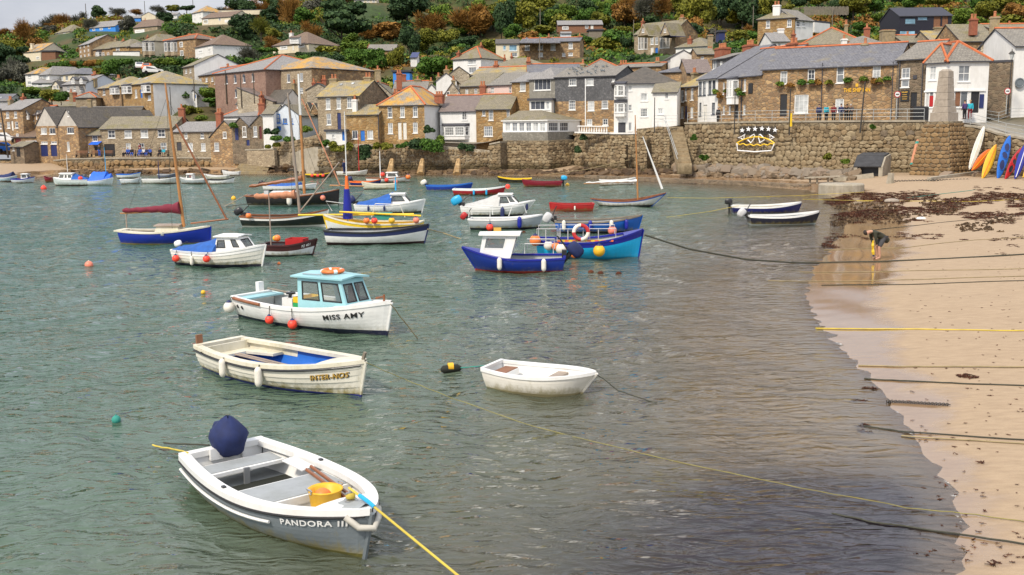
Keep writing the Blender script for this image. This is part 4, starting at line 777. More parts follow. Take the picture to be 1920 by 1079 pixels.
# ---- left hillside
H('house','pale yellow house with arched bays high on the left hillside',(105,82,5.2),(131,5.3),62.5,50,8,'h','cream_render','slate_moss',W=[(111,66,4,6),(121,65,4,6),(133,65,5,6)],bays=[(111,71,80,7,1,'white_render'),(122,70,80,8,1,'white_render')],ch=[(117,49,4,CS,1),(146,52,3,CS,1)])
H('bungalow','bright blue house with a pale roof high on the left hillside',(168,62,5.4),(217,5.5),53,41,8,'x','blue_render','slate_pale',W=[(176,56,5,4,'c'),(190,55,6,4,'c'),(205,52,4,5,'c')],cat='house')
H('bungalow','small blue and white bungalow near the skyline',(240,38,4.8),(264,4.8),34,30,6,wm='blue_render',rm='slate_pale',cat='bungalow')
H('bungalow','cream gabled bungalow at the skyline above the blue house',(266,38,4.8),(292,4.8),30,23,6,'f','cream_render','slate_pale',cat='bungalow')
H('bungalow','low white bungalow among hedges near the skyline',(304,34,5),(332,5),28,24,6,wm='white_render',rm='slate_pale',auto=(4,1),cat='bungalow')
H('bungalow','stone and timber bungalow with a mossy roof right of the bright blue house',(251,69,5.8),(296,5.9),52,38,8,'h','stone_grey','tile_brown',W=[(262,59,18,6,'c')],ch=[(272,35,4,CB,1)],cat='bungalow',hs='r')
H('house','three storey stone house with a solar panelled roof on the left hillside',(149,112,7.2),(171,7.4),86,75,9,wm='stone_brown',rm='slate_pale',auto=(3,3),ch=[(180,69,7,CB,2)])
H('terrace','pair of stone cottages with white arched doorways on the left hillside',(176,112,7.4),(211,7.5),93,80,8,wm='stone_brown',rm='slate_moss',W=[(181,103,4,8),(187,103,4,8),(194,103,4,8),(203,103,4,8)],ch=[(200,76,4,CS,1)],bays=[(187,98,111,7,1,'white_render')])
H('house','stone house with a pyramid roof and big chimneys above the hillside wall',(210,106,7.5),(243,7.6),89,75,8,'h','stone_gold','slate_moss',W=[(221,93,6,9)],ch=[(217,69,6,CS,1),(231,73,7,CB,2)])
H('cottage','small cottage with a low roof behind the pyramid roofed stone house',(238,96,7.6),(266,7.6),88,80,6,'h','stone_gold','slate_grey')
H('wall','white garden wall below the pyramid roofed stone house',(212,106,7.8),(262,7.8),98,97,.5,'t','white_render','concrete',cat='wall',cps=False,ov=0,sink=.4)
H('villa','stone villa with cream side wall and two storeys of white bays',(268,107,7.8),(291,7.9),78,66,9,'h','stone_grey','slate_moss',wr='cream_render',bays=[(274,80,104,9,2,'stone_grey'),(285,80,104,9,2,'stone_grey')],ch=[(277,66,5,CB,1),(300,63,5,CB,1)],cat='villa')
H('villa','wide brown stone villa with a corner bay and red ridged roof',(310,108,8),(368,8.2),77,68,9,'h','stone_brown','tile_brown',W=[(340,84,6,10),(341,100,6,10),(371,84,4,7)],bays=[(315,80,105,10,1,'stone_grey'),(327,80,105,10,1,'stone_grey')],ridge=RO,ch=[(355,63,9,CS,2)],cat='villa')
H('house','tall cream gable wall of a modern house beside the dark trees at the left edge',(46,126,7),(78,7.1),98,84,8,'x','cream_render','slate_lichen',W=[(71,109,6,5,'c'),(70,122,6,4,'c')],wr='cream_render',ch=[(60,82,6,'cream_render',0,1)])
H('garage','flat roofed dark garage with a wooden front beside the cream gable wall',(79,118,7.2),(105,7.2),98,97,6,'t','tile_brown' if False else 'timber_brown','slate_blue',cat='garage')
H('house','white house with an orange edged roof leftmost in the row above the stone boathouses',(49,163,8.6),(74,8.7),139,128,8,'h','white_render','slate_lichen',W=[(55,143,6,6,'c'),(55,156,6,6,'c')])
H('house','white house with a pale hipped roof second from the left in the hillside row',(76,164,8.8),(94,8.9),140,126,9,'h','white_render','slate_pale',wr='white_render',W=[(78,148,4,6),(85,146,9,7,'c')],ch=[])
H('house','white terrace wing stepping down in front of the pale hip roofed house',(60,164,9),(98,9),156,147,5,'l','white_render','slate_pale',W=[(75,159,8,4,'n')],cps=False)
H('house','cream house with a shallow grey hipped roof in the middle of the hillside row',(109,154,8.8),(140,9),141,131,9,'h','cream_render','slate_blue',W=[(116,147,5,9,'n'),(125,147,5,9,'n')],ch=[(140,128,5,CS,0)])
H('cottage','small cream gabled cottage with glazed porch left of the grey dormered house',(98,172,9.6),(112,9.6),161,152,6,'f','cream_render','slate_dark',W=[(102,164,5,6,'c'),(108,163,4,8,'c')])
H('house','grey house with two dormers and a white gable end on the left hillside',(119,186,9.8),(162,10),159,144,8,wm='grey_render',rm='slate_pale',wr='pale_blue_render',W=[(127.5,167,5,9),(139.5,166.5,5,9),(152,166.5,5,9)],ch=[(177,134,10,CB,2),(177,148,8,CS,0,2)])
for i,x in enumerate((137,152)):H('dormer',('left' if i==0 else 'right')+' curved slate dormer on the grey house with the white gable end',(x-3,155,10.1),(x+3,10.1),148,144,2.5,'f','white_render','slate_blue',W=[(x,151,3.6,6)],cps=False,sink=.3,ov=.15)
H('house','stone house with a boxed white bay and a grey and orange hip roof',(184,190,10.4),(228,10.7),166,147,9,'h','stone_brown','slate_yellow',W=[(195,173,5,11)],bays=[(217,165,178,14,2,'white_render')],ch=[(186,174,9,CB,2,.5),(222,141,9,CS,2)],ridge=None,hs='r')
H('house','stone house with a lichen roof, two bays and a big blank white side wall',(232,196,10.8),(289,11.3),160,139,10,'h','stone_gold','slate_yellow',wr='white_render',W=[(255,176,4,16),(265,176,4,16,'d:blue_door'),(280,184,6,9)],bays=[(240,162,177,14,2,'white_render'),(276,160,175,13,2,'white_render')],ch=[(308,135,11,CB,3),(245,182,4,CS,0,.5)],sky=[(262,149,5,3),(275,148,5,3)])
H('cottage','low stone outbuildings with curved grey roof below the boxed bay house',(142,190,10.6),(180,10.6),183,174,5,'h','stone_grey','slate_grey',ridge=RO,ch=[(133,168,7,CS,1),(140,174,6,CB,0)])
H('cottage','purple roofed house at the left edge of the picture',(-30,200,10),(14,10),190,177,8,wm='white_render',rm='slate_blue',sky=[(2,184,4,2)])
H('house','house partly cut off by the left edge beside the tall narrow stone house',(-40,262,11.3),(7,11.5),207,196,7,wm='stone_brown',rm='slate_pale',W=[(1,236,4,12)])
H('shed','small gabled stone hut with a brown door beside the car park',(22,278,11.8),(69,12),257,245,6,'x','stone_brown','tile_brown',W=[(33,254,4,6,'c'),(34,266,11,13,'d:red_door')],cat='hut',cps=False)
H('shed','low dark stone kiosk with a black doorway at the slipway corner',(20,296,12.4),(46,12.5),275,266,4,'x','stone_dark','slate_moss',W=[(34.5,284,6.5,20,'d:black_door'),(25,280,4,6,'c')],cat='kiosk',cps=False)
H('house','little white gabled lodge with blue door by the path under the chapel',(356,186,11),(369,11),177,169,5,'f','white_render','slate_grey',W=[(367,181,2.5,7,'d:blue_door')],cat='house')
# ------------------------------------------------------------------ terrain behind the harbour wall
FRONT=[(-900,10.6,300),(0,11.9,303),(90,12.2,303),(130,12.75,299),(330,12.9,297.5),(450,13.1,298),(520,13.5,291),(600,14.1,272),(700,14.2,268),(800,14.25,268),(945,14.3,268),(1040,14.5,262),(1078,14.9,252),
(1150,15.6,256),(1225,16.1,252),(1240,16.4,236),(1290,16.8,232),(1427,18.1,229),(1560,18.9,228),(1677,19.5,228),(1770,19.8,226),(1800,20.0,228),(1830,20.4,236),(1870,20.9,248),(1925,21.6,261),(2100,23.6,299),(2900,30,330)]
fx=[f[0]for f in FRONT]
def frontD(x):return 1950/np.interp(x,fx,[f[1]for f in FRONT])
for f in np.arange(-850,2900,28.0):
    s_,y_=np.interp(f,fx,[q[1]for q in FRONT]),np.interp(f,fx,[q[2]for q in FRONT]);p=Q(f,y_,s_);CPS.append((p.x,p.y,p.z-.05));CPS.append((p.x,p.y+1.5,p.z-.05))
HILL=[(3,[(-700,120),(-300,100),(0,88),(100,72),(200,54),(300,42),(450,20),(600,-5),(800,-25),(1000,-35),(1300,-40),(1700,-40),(2100,-35),(2700,-30)]),
(4.2,[(-600,140),(-200,125),(0,112),(100,95),(200,66),(300,46),(400,32),(520,18),(700,4),(850,-8),(1000,-12),(1150,-14),(1300,-15),(1500,-15),(1700,-15),(2100,-15),(2500,0)]),
(6,[(-500,180),(-100,150),(0,138),(450,58),(560,62),(640,62),(740,58),(850,50),(950,42),(1050,36),(1200,34),(1300,32),(1400,28),(1500,20),(1650,16),(1780,14),(1900,15),(2200,10),(2600,60)]),
(8,[(-400,200),(-60,170),(10,160),(440,110),(600,108),(660,110),(800,98),(880,90),(940,80),(1140,72),(1310,70),(1380,66),(1560,40),(1650,38),(1820,40),(1920,35),(2200,40)]),
(10,[(-300,230),(-40,205),(640,140),(800,130),(860,128),(1140,100),(1380,92),(1600,60),(1850,60),(2200,100)])]
for s_,l in HILL:
    for x_,y_ in l:p=Q(x_,y_,s_);CPS.append((p.x,p.y,p.z))
CP=np.array(CPS)
def terr(X,Y):
    shp=np.shape(X);X=np.ravel(X).astype(float);Y=np.ravel(Y).astype(float);out=np.empty(len(X))
    for i in range(0,len(X),4000):
        d=(X[i:i+4000,None]-CP[None,:,0])**2+(Y[i:i+4000,None]-CP[None,:,1])**2;w_=1/(d+6+.0004*Y[i:i+4000,None]**2)**2.0;out[i:i+4000]=(w_*CP[None,:,2]).sum(1)/w_.sum(1)
    return out.reshape(shp)
cols=np.concatenate([np.arange(-900,-100,40),np.arange(-100,2050,9),np.arange(2050,2901,40)]);nr_=120
tt=np.linspace(0,1,nr_)**1.55;Xc=(cols-960)/FPX;FD=frontD(cols)
Dd=FD[None,:]+1.0+tt[:,None]*(1500-FD[None,:]);X=Xc[None,:]*Dd;Y=Dd/math.cos(PITCH)*1.0
Z=terr(X,np.minimum(Y,900));Z[0]=Z[1]
Z+=np.clip((Y-250)/200,0,1)*(np.sin(X*.05+Y*.03)*1.2+np.sin(X*.13-Y*.07)*.6)
m,nt,N,L,b=newmat('hill_ground')
tc=N.new('ShaderNodeTexCoord').outputs['Object'];n1=noisetex(N,L,tc,.035,5,None,.65);n2=noisetex(N,L,tc,.5,5,None,.7)
r1=ramp(N,[(.3,(.025,.055,.008)),(.45,(.045,.075,.012)),(.55,(.1,.07,.02)),(.7,(.06,.09,.014))]);L.new(n1.outputs[0],r1.inputs[0])
r2=ramp(N,[(.3,(.5,.5,.5)),(.7,(1,1,1))]);L.new(n2.outputs[0],r2.inputs[0]);o=mixc(N,L,1.0,r1.outputs[0],r2.outputs[0],'MULTIPLY')
at=N.new('ShaderNodeAttribute');at.attribute_name='town';pv=ramp(N,[(.3,(.2,.18,.15)),(.7,(.3,.27,.22))]);L.new(n2.outputs[0],pv.inputs[0])
o=mixc(N,L,at.outputs['Fac'],o,pv.outputs[0]);L.new(o,b.inputs['Base Color']);b.inputs['Roughness'].default_value=.95;bump(N,L,n2.outputs[0],b,.5,.3)
town=np.clip(1.2-(Dd-FD[None,:])/np.where(cols>1240,10,13)[None,:],0,1)
T(link('hillside',npmesh('hillside',np.stack([X,Y,Z],-1).reshape(-1,3),gridquads(*X.shape),m,True,{'town':town.ravel()})),'steep green and rust coloured hillside behind the village',kind='structure')
# ------------------------------------------------------------------ harbour walls
wall('quay_wall','low dark stone wall round the left car park beach','harbour wall',[(-300,300,316,11.2),(0,302,314,11.9),(88,304,313,12.2)],'stone_wall',st=(.7,.45),smat='rock_quay')
wall('quay_wall','long rough boulder quay wall under the left stone cottages','harbour wall',[(88,304,314,12.25),(128,299.5,324,12.8),(330,297.5,324,12.95),(452,298,324,13.2)],'stone_wall',st=(.72,.62),cap='concrete',smat='rock_quay')
wall('garden_wall','low pale wall along the top of the slipway steps','wall',[(452,283,293,13.3),(514,281,291,13.7)],'stone_grey',th=.5,cap='concrete',low=1.6)
wall('garden_wall','terraced stone wall below the pale blue gabled house','wall',[(512,268,288,13.6),(560,262,284,13.8),(598,252,270,13.9)],'stone_grey',th=.6,st=(.6,.4),low=2)
wall('harbour_wall','pale concrete faced wall stub above the rocky bank','harbour wall',[(548,288,306,13.9),(570,279,304,14.1),(596,276,300,14.2)],'concrete',th=2,low=2)
wall('harbour_wall','overgrown rubble harbour wall below the golden stone houses','harbour wall',[(596,280,310,14.2),(650,270,320,14.3),(800,272,322,14.4),(944,285,322,14.6)],'stone_pale',st=(.55,.42),low=1)
wall('harbour_wall','tall stained stone base under the white sunroom','harbour wall',[(918,272,322,14.8),(938,268,322,14.9)],'stone_wall',th=2.4,st=(.7,.4),cap='concrete')
wall('harbour_wall','broad stone bastion under the slate skirt of the sunroom','harbour wall',[(942,264,322,14.7),(1028,264,322,15.15),(1078,262,318,14.9)],'stone_wall',th=3.5,st=(.62,.36),low=2)
wall('harbour_wall','rubble wall below the white terrace and tall white house','harbour wall',[(1078,250,318,15),(1150,252,318,15.7),(1196,252,314,16.0),(1228,240,312,16.4)],'stone_wall',st=(.6,.42),cap='white_render')
wall('harbour_wall','stone buttressed wall left of the harbour stairs','harbour wall',[(1194,242,312,16.2),(1240,238,312,16.6),(1256,240,310,16.8)],'stone_wall',st=(.5,.36),th=1.2)
WI=wall('harbour_wall','high rounded stone harbour wall below the inn with the pie sign','harbour wall',[(1284,233,314,16.9),(1427,230.5,316,18.2),(1560,229.5,320,19.0),(1735,229,330,19.9)],'stone_wall',th=1.3,st=(.58,.46),cap='concrete',nind=300)
wall('ramp_wall','coursed stone ramp wall with kayaks leaning on it','harbour wall',[(1790,236,330,20.3),(1832,240,324,20.6),(1872,253,322,21.1),(1928,264,322,21.8),(2100,302,335,23.8)],'stone_wall',th=.7,st=(.62,.38),cap='concrete')
for x,s_ in((1163,15.9),(1205,16.3)):
    wall('buttress',('left' if x<1180 else 'right')+' square stone buttress on the rubble wall by the tall white house','buttress',[(x-4,272 if x<1180 else 262,325,s_+.25),(x+8,272 if x<1180 else 262,325,s_+.3)],'stone_wall',th=1.1,st=(.5,.36))
for i,(x,yt,yb,s_)in enumerate(((735,300,322,14.6),(792,300,322,14.6),(860,300,322,14.7))):
    p=Q(x,yt,s_);q=Q(x-4,yb,s_+.25);mb=MB();mb.tube([q-V((0,0,.4)),p],[.5,.28],7)
    T(mb.build('bollard','stone_gold',None,q),('leftmost','middle','rightmost')[i]+' yellowish stone mooring post at the foot of the overgrown wall','mooring post','stone mooring posts along the overgrown wall')
wall('ledge','low weed stained ledge along the water below the inn','ledge',[(1095,329,335,16.5),(1250,335,343,18.3),(1400,341,350,19.6),(1508,347,358,21)],'stone_dark',th=.8,low=.6)
# sunroom skirt
pA,pB,pC=Q(943,266,14.6),Q(1026,266,15.1),None
mb=MB();F,R_=SR['F'],SR['R'];zt=SR['zb'];lw=SR['Lw'];dp_=SR['dp']
for z0,z1,o1,o2 in((zt-1.15,zt,-.02,.12),):
    mb.face([F(-.05,.1,z0),F(lw+.05,.1,z0),F(lw+.12,-.1,z1),F(-.12,-.1,z1)]);mb.face([F(lw+.05,.1,z0),F(lw+.05,dp_,z0),F(lw+.12,dp_,z1),F(lw+.12,-.1,z1)]);mb.face([F(-.05,.1,z0),F(lw,.1,z0),F(lw,dp_,z0),F(-.05,dp_,z0)])
mb.build('slate_skirt','slate_hung_pale',SR['root'],SR['org'])
# stairs
def stairs(name,label,xt,yt,xb,yb,st_,sb_,wpx,n,mat,cat='stairs',side=1):
    a=Q(xt,yt,st_);b=Q(xb,yb,sb_);root=empty(name,b);T(root,label,cat);d=(b-a);rz=math.atan2(d.y,d.x);w_=wpx/((st_+sb_)/2);hd=math.hypot(d.x,d.y)
    for i in range(n):
        t=(i+.5)/n;c=a+d*t;h=abs(d.z)/n;mb=MB();k=1.1;mb.box((c.x,c.y,c.z-k/2),(hd/n*1.15 if hd/n>.3 else .4,w_,k),rz);mb.build('step',mat,root,b)
    return a,b,w_
stairs('harbour_stairs','steep worn stone stairs down the harbour wall with an iron handrail',1268,236,1284,309,16.6,17.9,25,19,'stone_piece')
stairs('slipway_steps','wide shallow stone steps from the quay down to the water',484,297,470,323,12.9,13.9,58,9,'chimney_stone')
# ------------------------------------------------------------------ shore rocks
ib=[(1325,'by the foot of the harbour stairs'),(1385,'left of the pie sign'),(1465,'under the pie sign'),(1530,'right of the pie sign'),(1700,'beside the storm drain')]
rocks(135,1268,1600,lambda x:(np.interp(x,[1268,1400,1600],[313,310,318]),np.interp(x,[1268,1400,1600],[324,331,337])),'rock_tan',1.15,'boulder in the rubble bank','boulders below the inn wall',up=.5,segs=ib)
rocks(260,1290,1600,lambda x:(np.interp(x,[1290,1600],[313,322]),np.interp(x,[1290,1600],[332,339])),'rock_tan',.55,'small stones filling the rubble bank under the inn wall','stones below the inn wall',True,'small_stones',up=.3)
rocks(24,1770,1835,lambda x:(322,334),'rock_tan',.8,'boulder on the sand','boulders below the monument',segs=[(1790,'at the foot of the memorial pier'),(1812,'between the memorial pier and the paddleboard'),(1900,'at the foot of the paddleboard')])
rocks(70,600,1080,lambda x:(320,327.5),'rock_dark',.95,'dark wet boulder','dark boulders under the central houses',segs=[(660,'below the white shed'),(720,'below the bright blue door cottage'),(800,'below the golden lichen roofed house'),(890,'below the white harbour house'),(950,'below the stone harbour house'),(1100,'below the white sunroom')])
rocks(420,590,1150,lambda x:(320,328.5),'rock_dark',.6,'dark wet stones along the central shore','dark stones on the central shore',True,'shore_stones')
rocks(70,500,640,lambda x:(np.interp(x,[500,560,640],[306,297,308]),324),'rock_tan',1.1,'tan rock on the bank','rocks right of the slipway',up=1.3,segs=[(530,'beside the slipway steps'),(565,'left of the concrete wall stub'),(600,'below the concrete wall stub'),(700,'right of the concrete wall stub')])
rocks(120,500,640,lambda x:(314,326),'rock_dark',.8,'dark rocks at the water edge right of the slipway steps','dark rocks right of the slipway',True,'shore_stones')
rocks(90,500,640,lambda x:(np.interp(x,[500,560,640],[304,294,306]),322),'rock_tan',.6,'tan stones filling the bank right of the slipway steps','rocks right of the slipway',True,'small_stones',up=1.5)
rocks(70,120,450,lambda x:(322,326),'rock_dark',.9,'dark boulders along the foot of the long quay wall','boulders under the left quay',True,'shore_stones')
rocks(80,1085,1260,lambda x:(318,330),'rock_dark',.8,'dark stones on the small beach below the tall white house','stones below the tall white house',True,'shore_stones')
# ------------------------------------------------------------------ vegetation
def crown(kind,seed):
    rnd=np.random.default_rng(seed);mbv=[];quads=[]
    if kind=='bare':n,ls=2600,.03
    elif kind=='bush':n,ls=1700,.054
    elif kind=='pine':n,ls=3600,.025
    else:n,ls=3400,.0265
    if kind=='pine':bl=[(rnd.uniform(-.38,.38),rnd.uniform(-.3,.3),rnd.uniform(.4,.93),rnd.uniform(.12,.24))for _ in range(13)]
    elif kind=='bush':bl=[(rnd.uniform(-.3,.3),rnd.uniform(-.25,.25),rnd.uniform(.25,.62),rnd.uniform(.2,.34))for _ in range(9)]
    elif kind=='column':bl=[(rnd.uniform(-.1,.1),rnd.uniform(-.1,.1),z,.2*(1.2-z*.7))for z in np.linspace(.15,.9,8)]
    else:bl=[(rnd.uniform(-.27,.27),rnd.uniform(-.25,.25),rnd.uniform(.34,.78),rnd.uniform(.14,.26))for _ in range(12)]
    bl=np.array(bl);i=rnd.choice(len(bl),n,p=bl[:,3]**2/(bl[:,3]**2).sum());d=rnd.normal(size=(n,3));d/=np.linalg.norm(d,axis=1)[:,None]
    r=rnd.uniform(.62,1.08,n)**.7 if kind!='bare' else rnd.uniform(.2,1.15,n);fl=.45 if kind=='pine' else .85
    c=bl[i,:3]+d*(bl[i,3]*r)[:,None]*np.array([1,1,fl])
    if kind=='bare':a=d*rnd.uniform(.03,.09,n)[:,None]+np.array([0,0,.02]);b_=np.cross(d,rnd.normal(size=(n,3)));b_/=np.linalg.norm(b_,axis=1)[:,None];b_*=.005
    else:
        a=rnd.normal(size=(n,3));a/=np.linalg.norm(a,axis=1)[:,None];b_=np.cross(a,d+rnd.normal(size=(n,3))*.35);b_/=np.linalg.norm(b_,axis=1)[:,None];s_=ls*rnd.uniform(.6,1.5,n)[:,None];a,b_=a*s_,b_*s_*.7
    v=np.stack([c-a-b_,c+a-b_,c+a+b_,c-a+b_],1).reshape(-1,3);v[:,2]=np.maximum(v[:,2],.01)
    return v,np.arange(n*4).reshape(-1,4)
def trunkmesh(seed,kind):
    rnd=random.Random(seed);mb=MB();mb.tube([(0,0,-.06),(.01,0,.15),(rnd.uniform(-.03,.03),0,.38),(rnd.uniform(-.05,.05),0,.6)],[.03,.022,.017,.008],6)
    for k in range(9 if kind=='bare' else 5):
        a=rnd.uniform(0,6.28);z=rnd.uniform(.2,.5);l=rnd.uniform(.2,.42)
        mb.tube([(0,0,z),(math.cos(a)*l*.5,math.sin(a)*l*.5,z+.14),(math.cos(a)*l,math.sin(a)*l,z+.34)],[.012,.008,.003],5)
    return mb.mesh('trunk','bark')
CRW={};TRK={}
def crownme(kind,col,k):
    key=(kind,col,k)
    if key not in CRW:v,q=crown(kind,k*13+len(kind));CRW[key]=npmesh('crown',v,q,LEAF[col])
    return CRW[key]
CN={'green':'green','bright':'bright green','dark':'dark evergreen','olive':'olive green','rust':'rust brown','grey':'grey bare','yellow':'yellow'}
KN={'bare':'twiggy tree','round':'leafy tree','pine':'spreading pine','bush':'bush','column':'narrow tree'}
SHORT=[(x,y,l)for x,y,c,l in LMK if c not in('wall','dormer','gable','shed')]
def near_label(x,y):
    b_=min(SHORT,key=lambda q:(q[0]-x)**2+((q[1]-y)*1.4)**2);l=' '.join(b_[2].split()[:6])
    for w_ in(' and',' with',' a',' its',' the',' of',' in',' above',' by',' at',' high',' on',' to',' behind',' half'):
        if l.endswith(w_):l=l[:-len(w_)]
    dx,dy=x-b_[0],y-b_[1];rel='left of' if dx<-26 else 'right of' if dx>26 else 'above' if dy<-8 else 'below' if dy>14 else 'beside'
    return rel+' the '+l
NT=0
def tree(x,yb,s,hp,wp,kind='round',col='green',label=None,p=None,group='trees on the hillside behind the village'):
    global NT
    if p is None:
        p=Q(x,yb,s)
    k=NT%4;NT+=1;h,w_=hp/s,wp/s/(.95 if kind!='column' else .45);root=empty('tree' if kind!='bush' else 'bush',p,random.uniform(0,6.28))
    label=label or f'{"tall" if h > 9 else "small" if h < 4.5 else "middling"} {"broad" if wp > hp*1.15 else "slim" if wp < hp*.85 else "round"} {CN[col]} {KN[kind]} {near_label(x, yb)}'
    T(root,' '.join(label.split()[:16]),'tree' if kind!='bush' else 'bush',group if kind!='bush' else 'bushes among the village houses')
    link('crown',crownme(kind,col,k),root,None,None,(w_,w_,h))
    if kind!='bush':
        if(k,kind=='bare')not in TRK:TRK[(k,kind=='bare')]=trunkmesh(k,kind)
        link('trunk',TRK[(k,kind=='bare')],root,None,None,(w_,w_,h))
    return root
TL=[(640,100,6.9,98,112,'pine','dark'),(18,168,7.6,90,78,'pine','dark'),(-20,172,7.6,95,80,'round','dark'),(24,172,8.2,62,54,'bare','grey'),(30,170,8.3,55,50,'round','grey'),(-4,175,8.4,55,50,'round','grey'),
(40,88,3.4,30,50,'bare','rust'),(70,78,3.4,34,46,'bare','grey'),(98,72,3.4,46,52,'bare','grey'),(122,68,3.5,48,50,'bare','rust'),(150,60,3.6,38,36,'bare','grey'),(12,96,3.3,40,30,'bare','grey'),(188,42,3.9,32,34,'round','dark'),(222,36,3.9,24,34,'bare','grey'),(256,32,4,16,30,'bare','rust'),(296,30,4,20,30,'bare','grey'),
(322,26,4.4,18,30,'round','olive'),(350,24,4.4,16,34,'round','dark'),(60,92,4,30,60,'round','rust'),(85,86,5,16,16,'round','yellow'),(80,100,5.5,30,44,'round','olive'),(150,80,5.2,30,26,'round','green'),(240,66,5.6,36,36,'round','grey'),(312,50,5.2,28,36,'round','dark'),(325,70,6.4,20,24,'round','green'),(340,62,6,18,30,'round','olive'),
(202,148,9,38,40,'round','green'),(190,152,9,26,30,'round','olive'),(215,165,9.4,22,36,'bush','green'),(360,223,11.2,30,44,'round','olive'),(382,228,11.4,14,30,'bush','bright'),(98,196,10.4,30,44,'round','olive'),(115,196,10.6,26,30,'round','green'),(60,178,9.8,20,34,'bush','bright'),(318,192,11,20,36,'bush','green'),(344,192,11,22,34,'round','green'),(388,186,11,26,34,'bush','bright'),(396,194,11.2,14,30,'bush','green'),
(452,72,6.6,48,54,'round','dark'),(490,76,6.8,44,42,'bare','olive'),(506,60,5.6,46,34,'column','dark'),(545,62,5.8,78,44,'bare','rust'),(470,40,5.2,40,40,'round','dark'),(520,40,5,44,34,'round','dark'),(560,62,6.2,24,42,'round','bright'),(512,78,7,30,34,'round','olive'),(580,34,5,36,44,'round','grey'),(600,66,6,40,30,'round','olive'),
(656,120,8.4,56,40,'column','bright'),(630,128,9,34,44,'round','bright'),(672,134,9,44,44,'round','green'),(706,146,9.8,58,52,'round','green'),(650,138,9.6,26,44,'round','green'),(742,140,9.8,60,44,'round','olive'),(768,108,8,62,46,'round','dark'),(728,84,6.4,44,66,'round','rust'),(690,84,6.4,40,60,'bare','rust'),(760,70,5.8,46,54,'bare','rust'),
(880,78,6.4,72,84,'bare','rust'),(902,76,6.4,60,50,'round','rust'),(822,70,6.2,66,66,'round','bright'),(838,92,7.2,44,50,'round','olive'),(800,104,7.8,50,54,'round','olive'),(812,153,10.4,50,60,'round','green'),(838,140,10,34,36,'round','bright'),(870,98,7.8,34,60,'round','dark'),(940,74,6.8,74,50,'round','dark'),(980,70,6.6,70,60,'round','olive'),(960,78,7.6,34,40,'round','green'),(1030,66,6.4,60,56,'round','dark'),
(1066,50,6.4,42,44,'round','bright'),(1038,50,6.6,34,40,'round','bright'),(1110,40,5.8,46,50,'round','green'),(1150,50,6,50,50,'round','green'),(1150,88,8.6,36,40,'bush','green'),(1166,74,7.6,26,40,'round','olive'),(1125,96,8.8,30,44,'bush','olive'),(1176,96,8.8,30,30,'round','dark'),(1100,90,8.8,22,30,'round','green'),(1176,50,6.2,60,46,'bare','rust'),(1208,48,6.4,64,56,'bare','grey'),(1240,46,6.4,62,50,'bare','rust'),(1284,56,6.8,64,50,'round','olive'),(1316,60,6.8,70,54,'round','olive'),(1352,50,6.4,60,60,'round','dark'),(1304,72,8.4,34,30,'round','dark'),
(1392,50,6.6,62,60,'round','dark'),(1340,84,9.6,30,30,'column','grey'),(1384,84,9.6,30,50,'round','olive'),(1406,76,9.2,22,34,'bush','green'),(1376,98,11,22,40,'bush','green'),(1600,36,8.2,44,60,'round','olive'),(1640,30,7.6,40,50,'round','green'),(1612,58,10.4,22,30,'bush','green'),(1670,66,10.8,24,36,'round','green'),(1650,48,9,24,40,'round','bright'),(1712,22,7,34,50,'round','green'),(1760,18,6.6,34,60,'round','olive'),(1806,58,10.4,42,44,'round','bright'),(1846,46,9,46,50,'round','olive'),(1836,56,10.8,28,34,'bush','bright'),(1900,46,9.2,48,50,'round','rust'),(1880,30,7.8,40,50,'round','olive'),(1570,30,8,30,30,'round','dark'),(1500,20,7.4,34,40,'round','dark'),(1470,26,7.6,20,40,'round','olive')]
for x in range(1184,1262,13):TL.append((x,124,10.4,22,22,'bush',random.choice(['green','dark'])))
for x in range(408,640,15):TL.append((x,np.interp(x,[408,640],[128,118]),9.6,20,24,'bush',random.choice(['green','dark','green'])))
for x in range(560,640,12):TL.append((x,106,8.4,10,16,'bush','dark'))
for x in range(468,520,9):TL.append((x,98,7.8,10,14,'bush','green'))
for x in range(100,250,13):TL.append((x,np.interp(x,[100,250],[128,122]),8.4,14,20,'bush',random.choice(['green','rust','olive'])))
for x in range(300,420,12):TL.append((x,np.interp(x,[300,420],[122,128]),9.0,16,22,'bush',random.choice(['green','bright'])))
for t in TL:tree(*t)
def clear(x0,x1,y0,y1,d,cut=0):
    for a,b_,c,e,dd,h_ in RECTS:
        if x1>a and x0<b_ and y1>c and y0<e-h_*cut and d<dd+6:return False
    return True
cand=[]
for i in range(8000):
    x=random.uniform(-60,1980);s_=random.choice([random.uniform(3.2,6.5),random.uniform(4,10)]);cand.append((x,s_))
cx=np.array([(c[0]-960)/c[1]for c in cand]);cy=np.array([1950/c[1]/math.cos(PITCH)for c in cand]);cz=terr(cx,cy);taken=[];nf=0
for(x,s_),X_,Y_,Z_ in zip(cand,cx,cy,cz):
    if nf>=245:break
    px,py,dd=proj((X_,Y_,Z_));hm=random.uniform(5,10)if s_<7 else random.uniform(3.5,6);hp=hm*s_;wp=hp*random.uniform(.9,1.35)
    if px<330 and s_<5.2:hp*=.55;wp*=.8
    if py<-12 or py>165 or not clear(px-wp*.5,px+wp*.5,py-hp,py,dd):continue
    if any(abs(px-a)<(wp+b_)*.25 and abs(py-c)<7 for a,b_,c in taken):continue
    taken.append((px,wp,py));nf+=1
    reg=['rust','olive','grey','rust']if px<330 else['dark','olive','rust','green','grey']if px<640 else['rust','olive','bright','dark','green','olive']if px<1150 else['olive','dark','olive','rust','green']if px<1500 else['green','bright','olive','dark','olive']
    c_=random.choice(reg);kd='bare' if c_ in('rust','grey')and random.random()<.6 else 'round'
    if s_>7.5 and random.random()<.6:kd='bush';hp*=.6
    tree(px,py,s_,hp,wp,kd,c_,p=V((X_,Y_,Z_)))
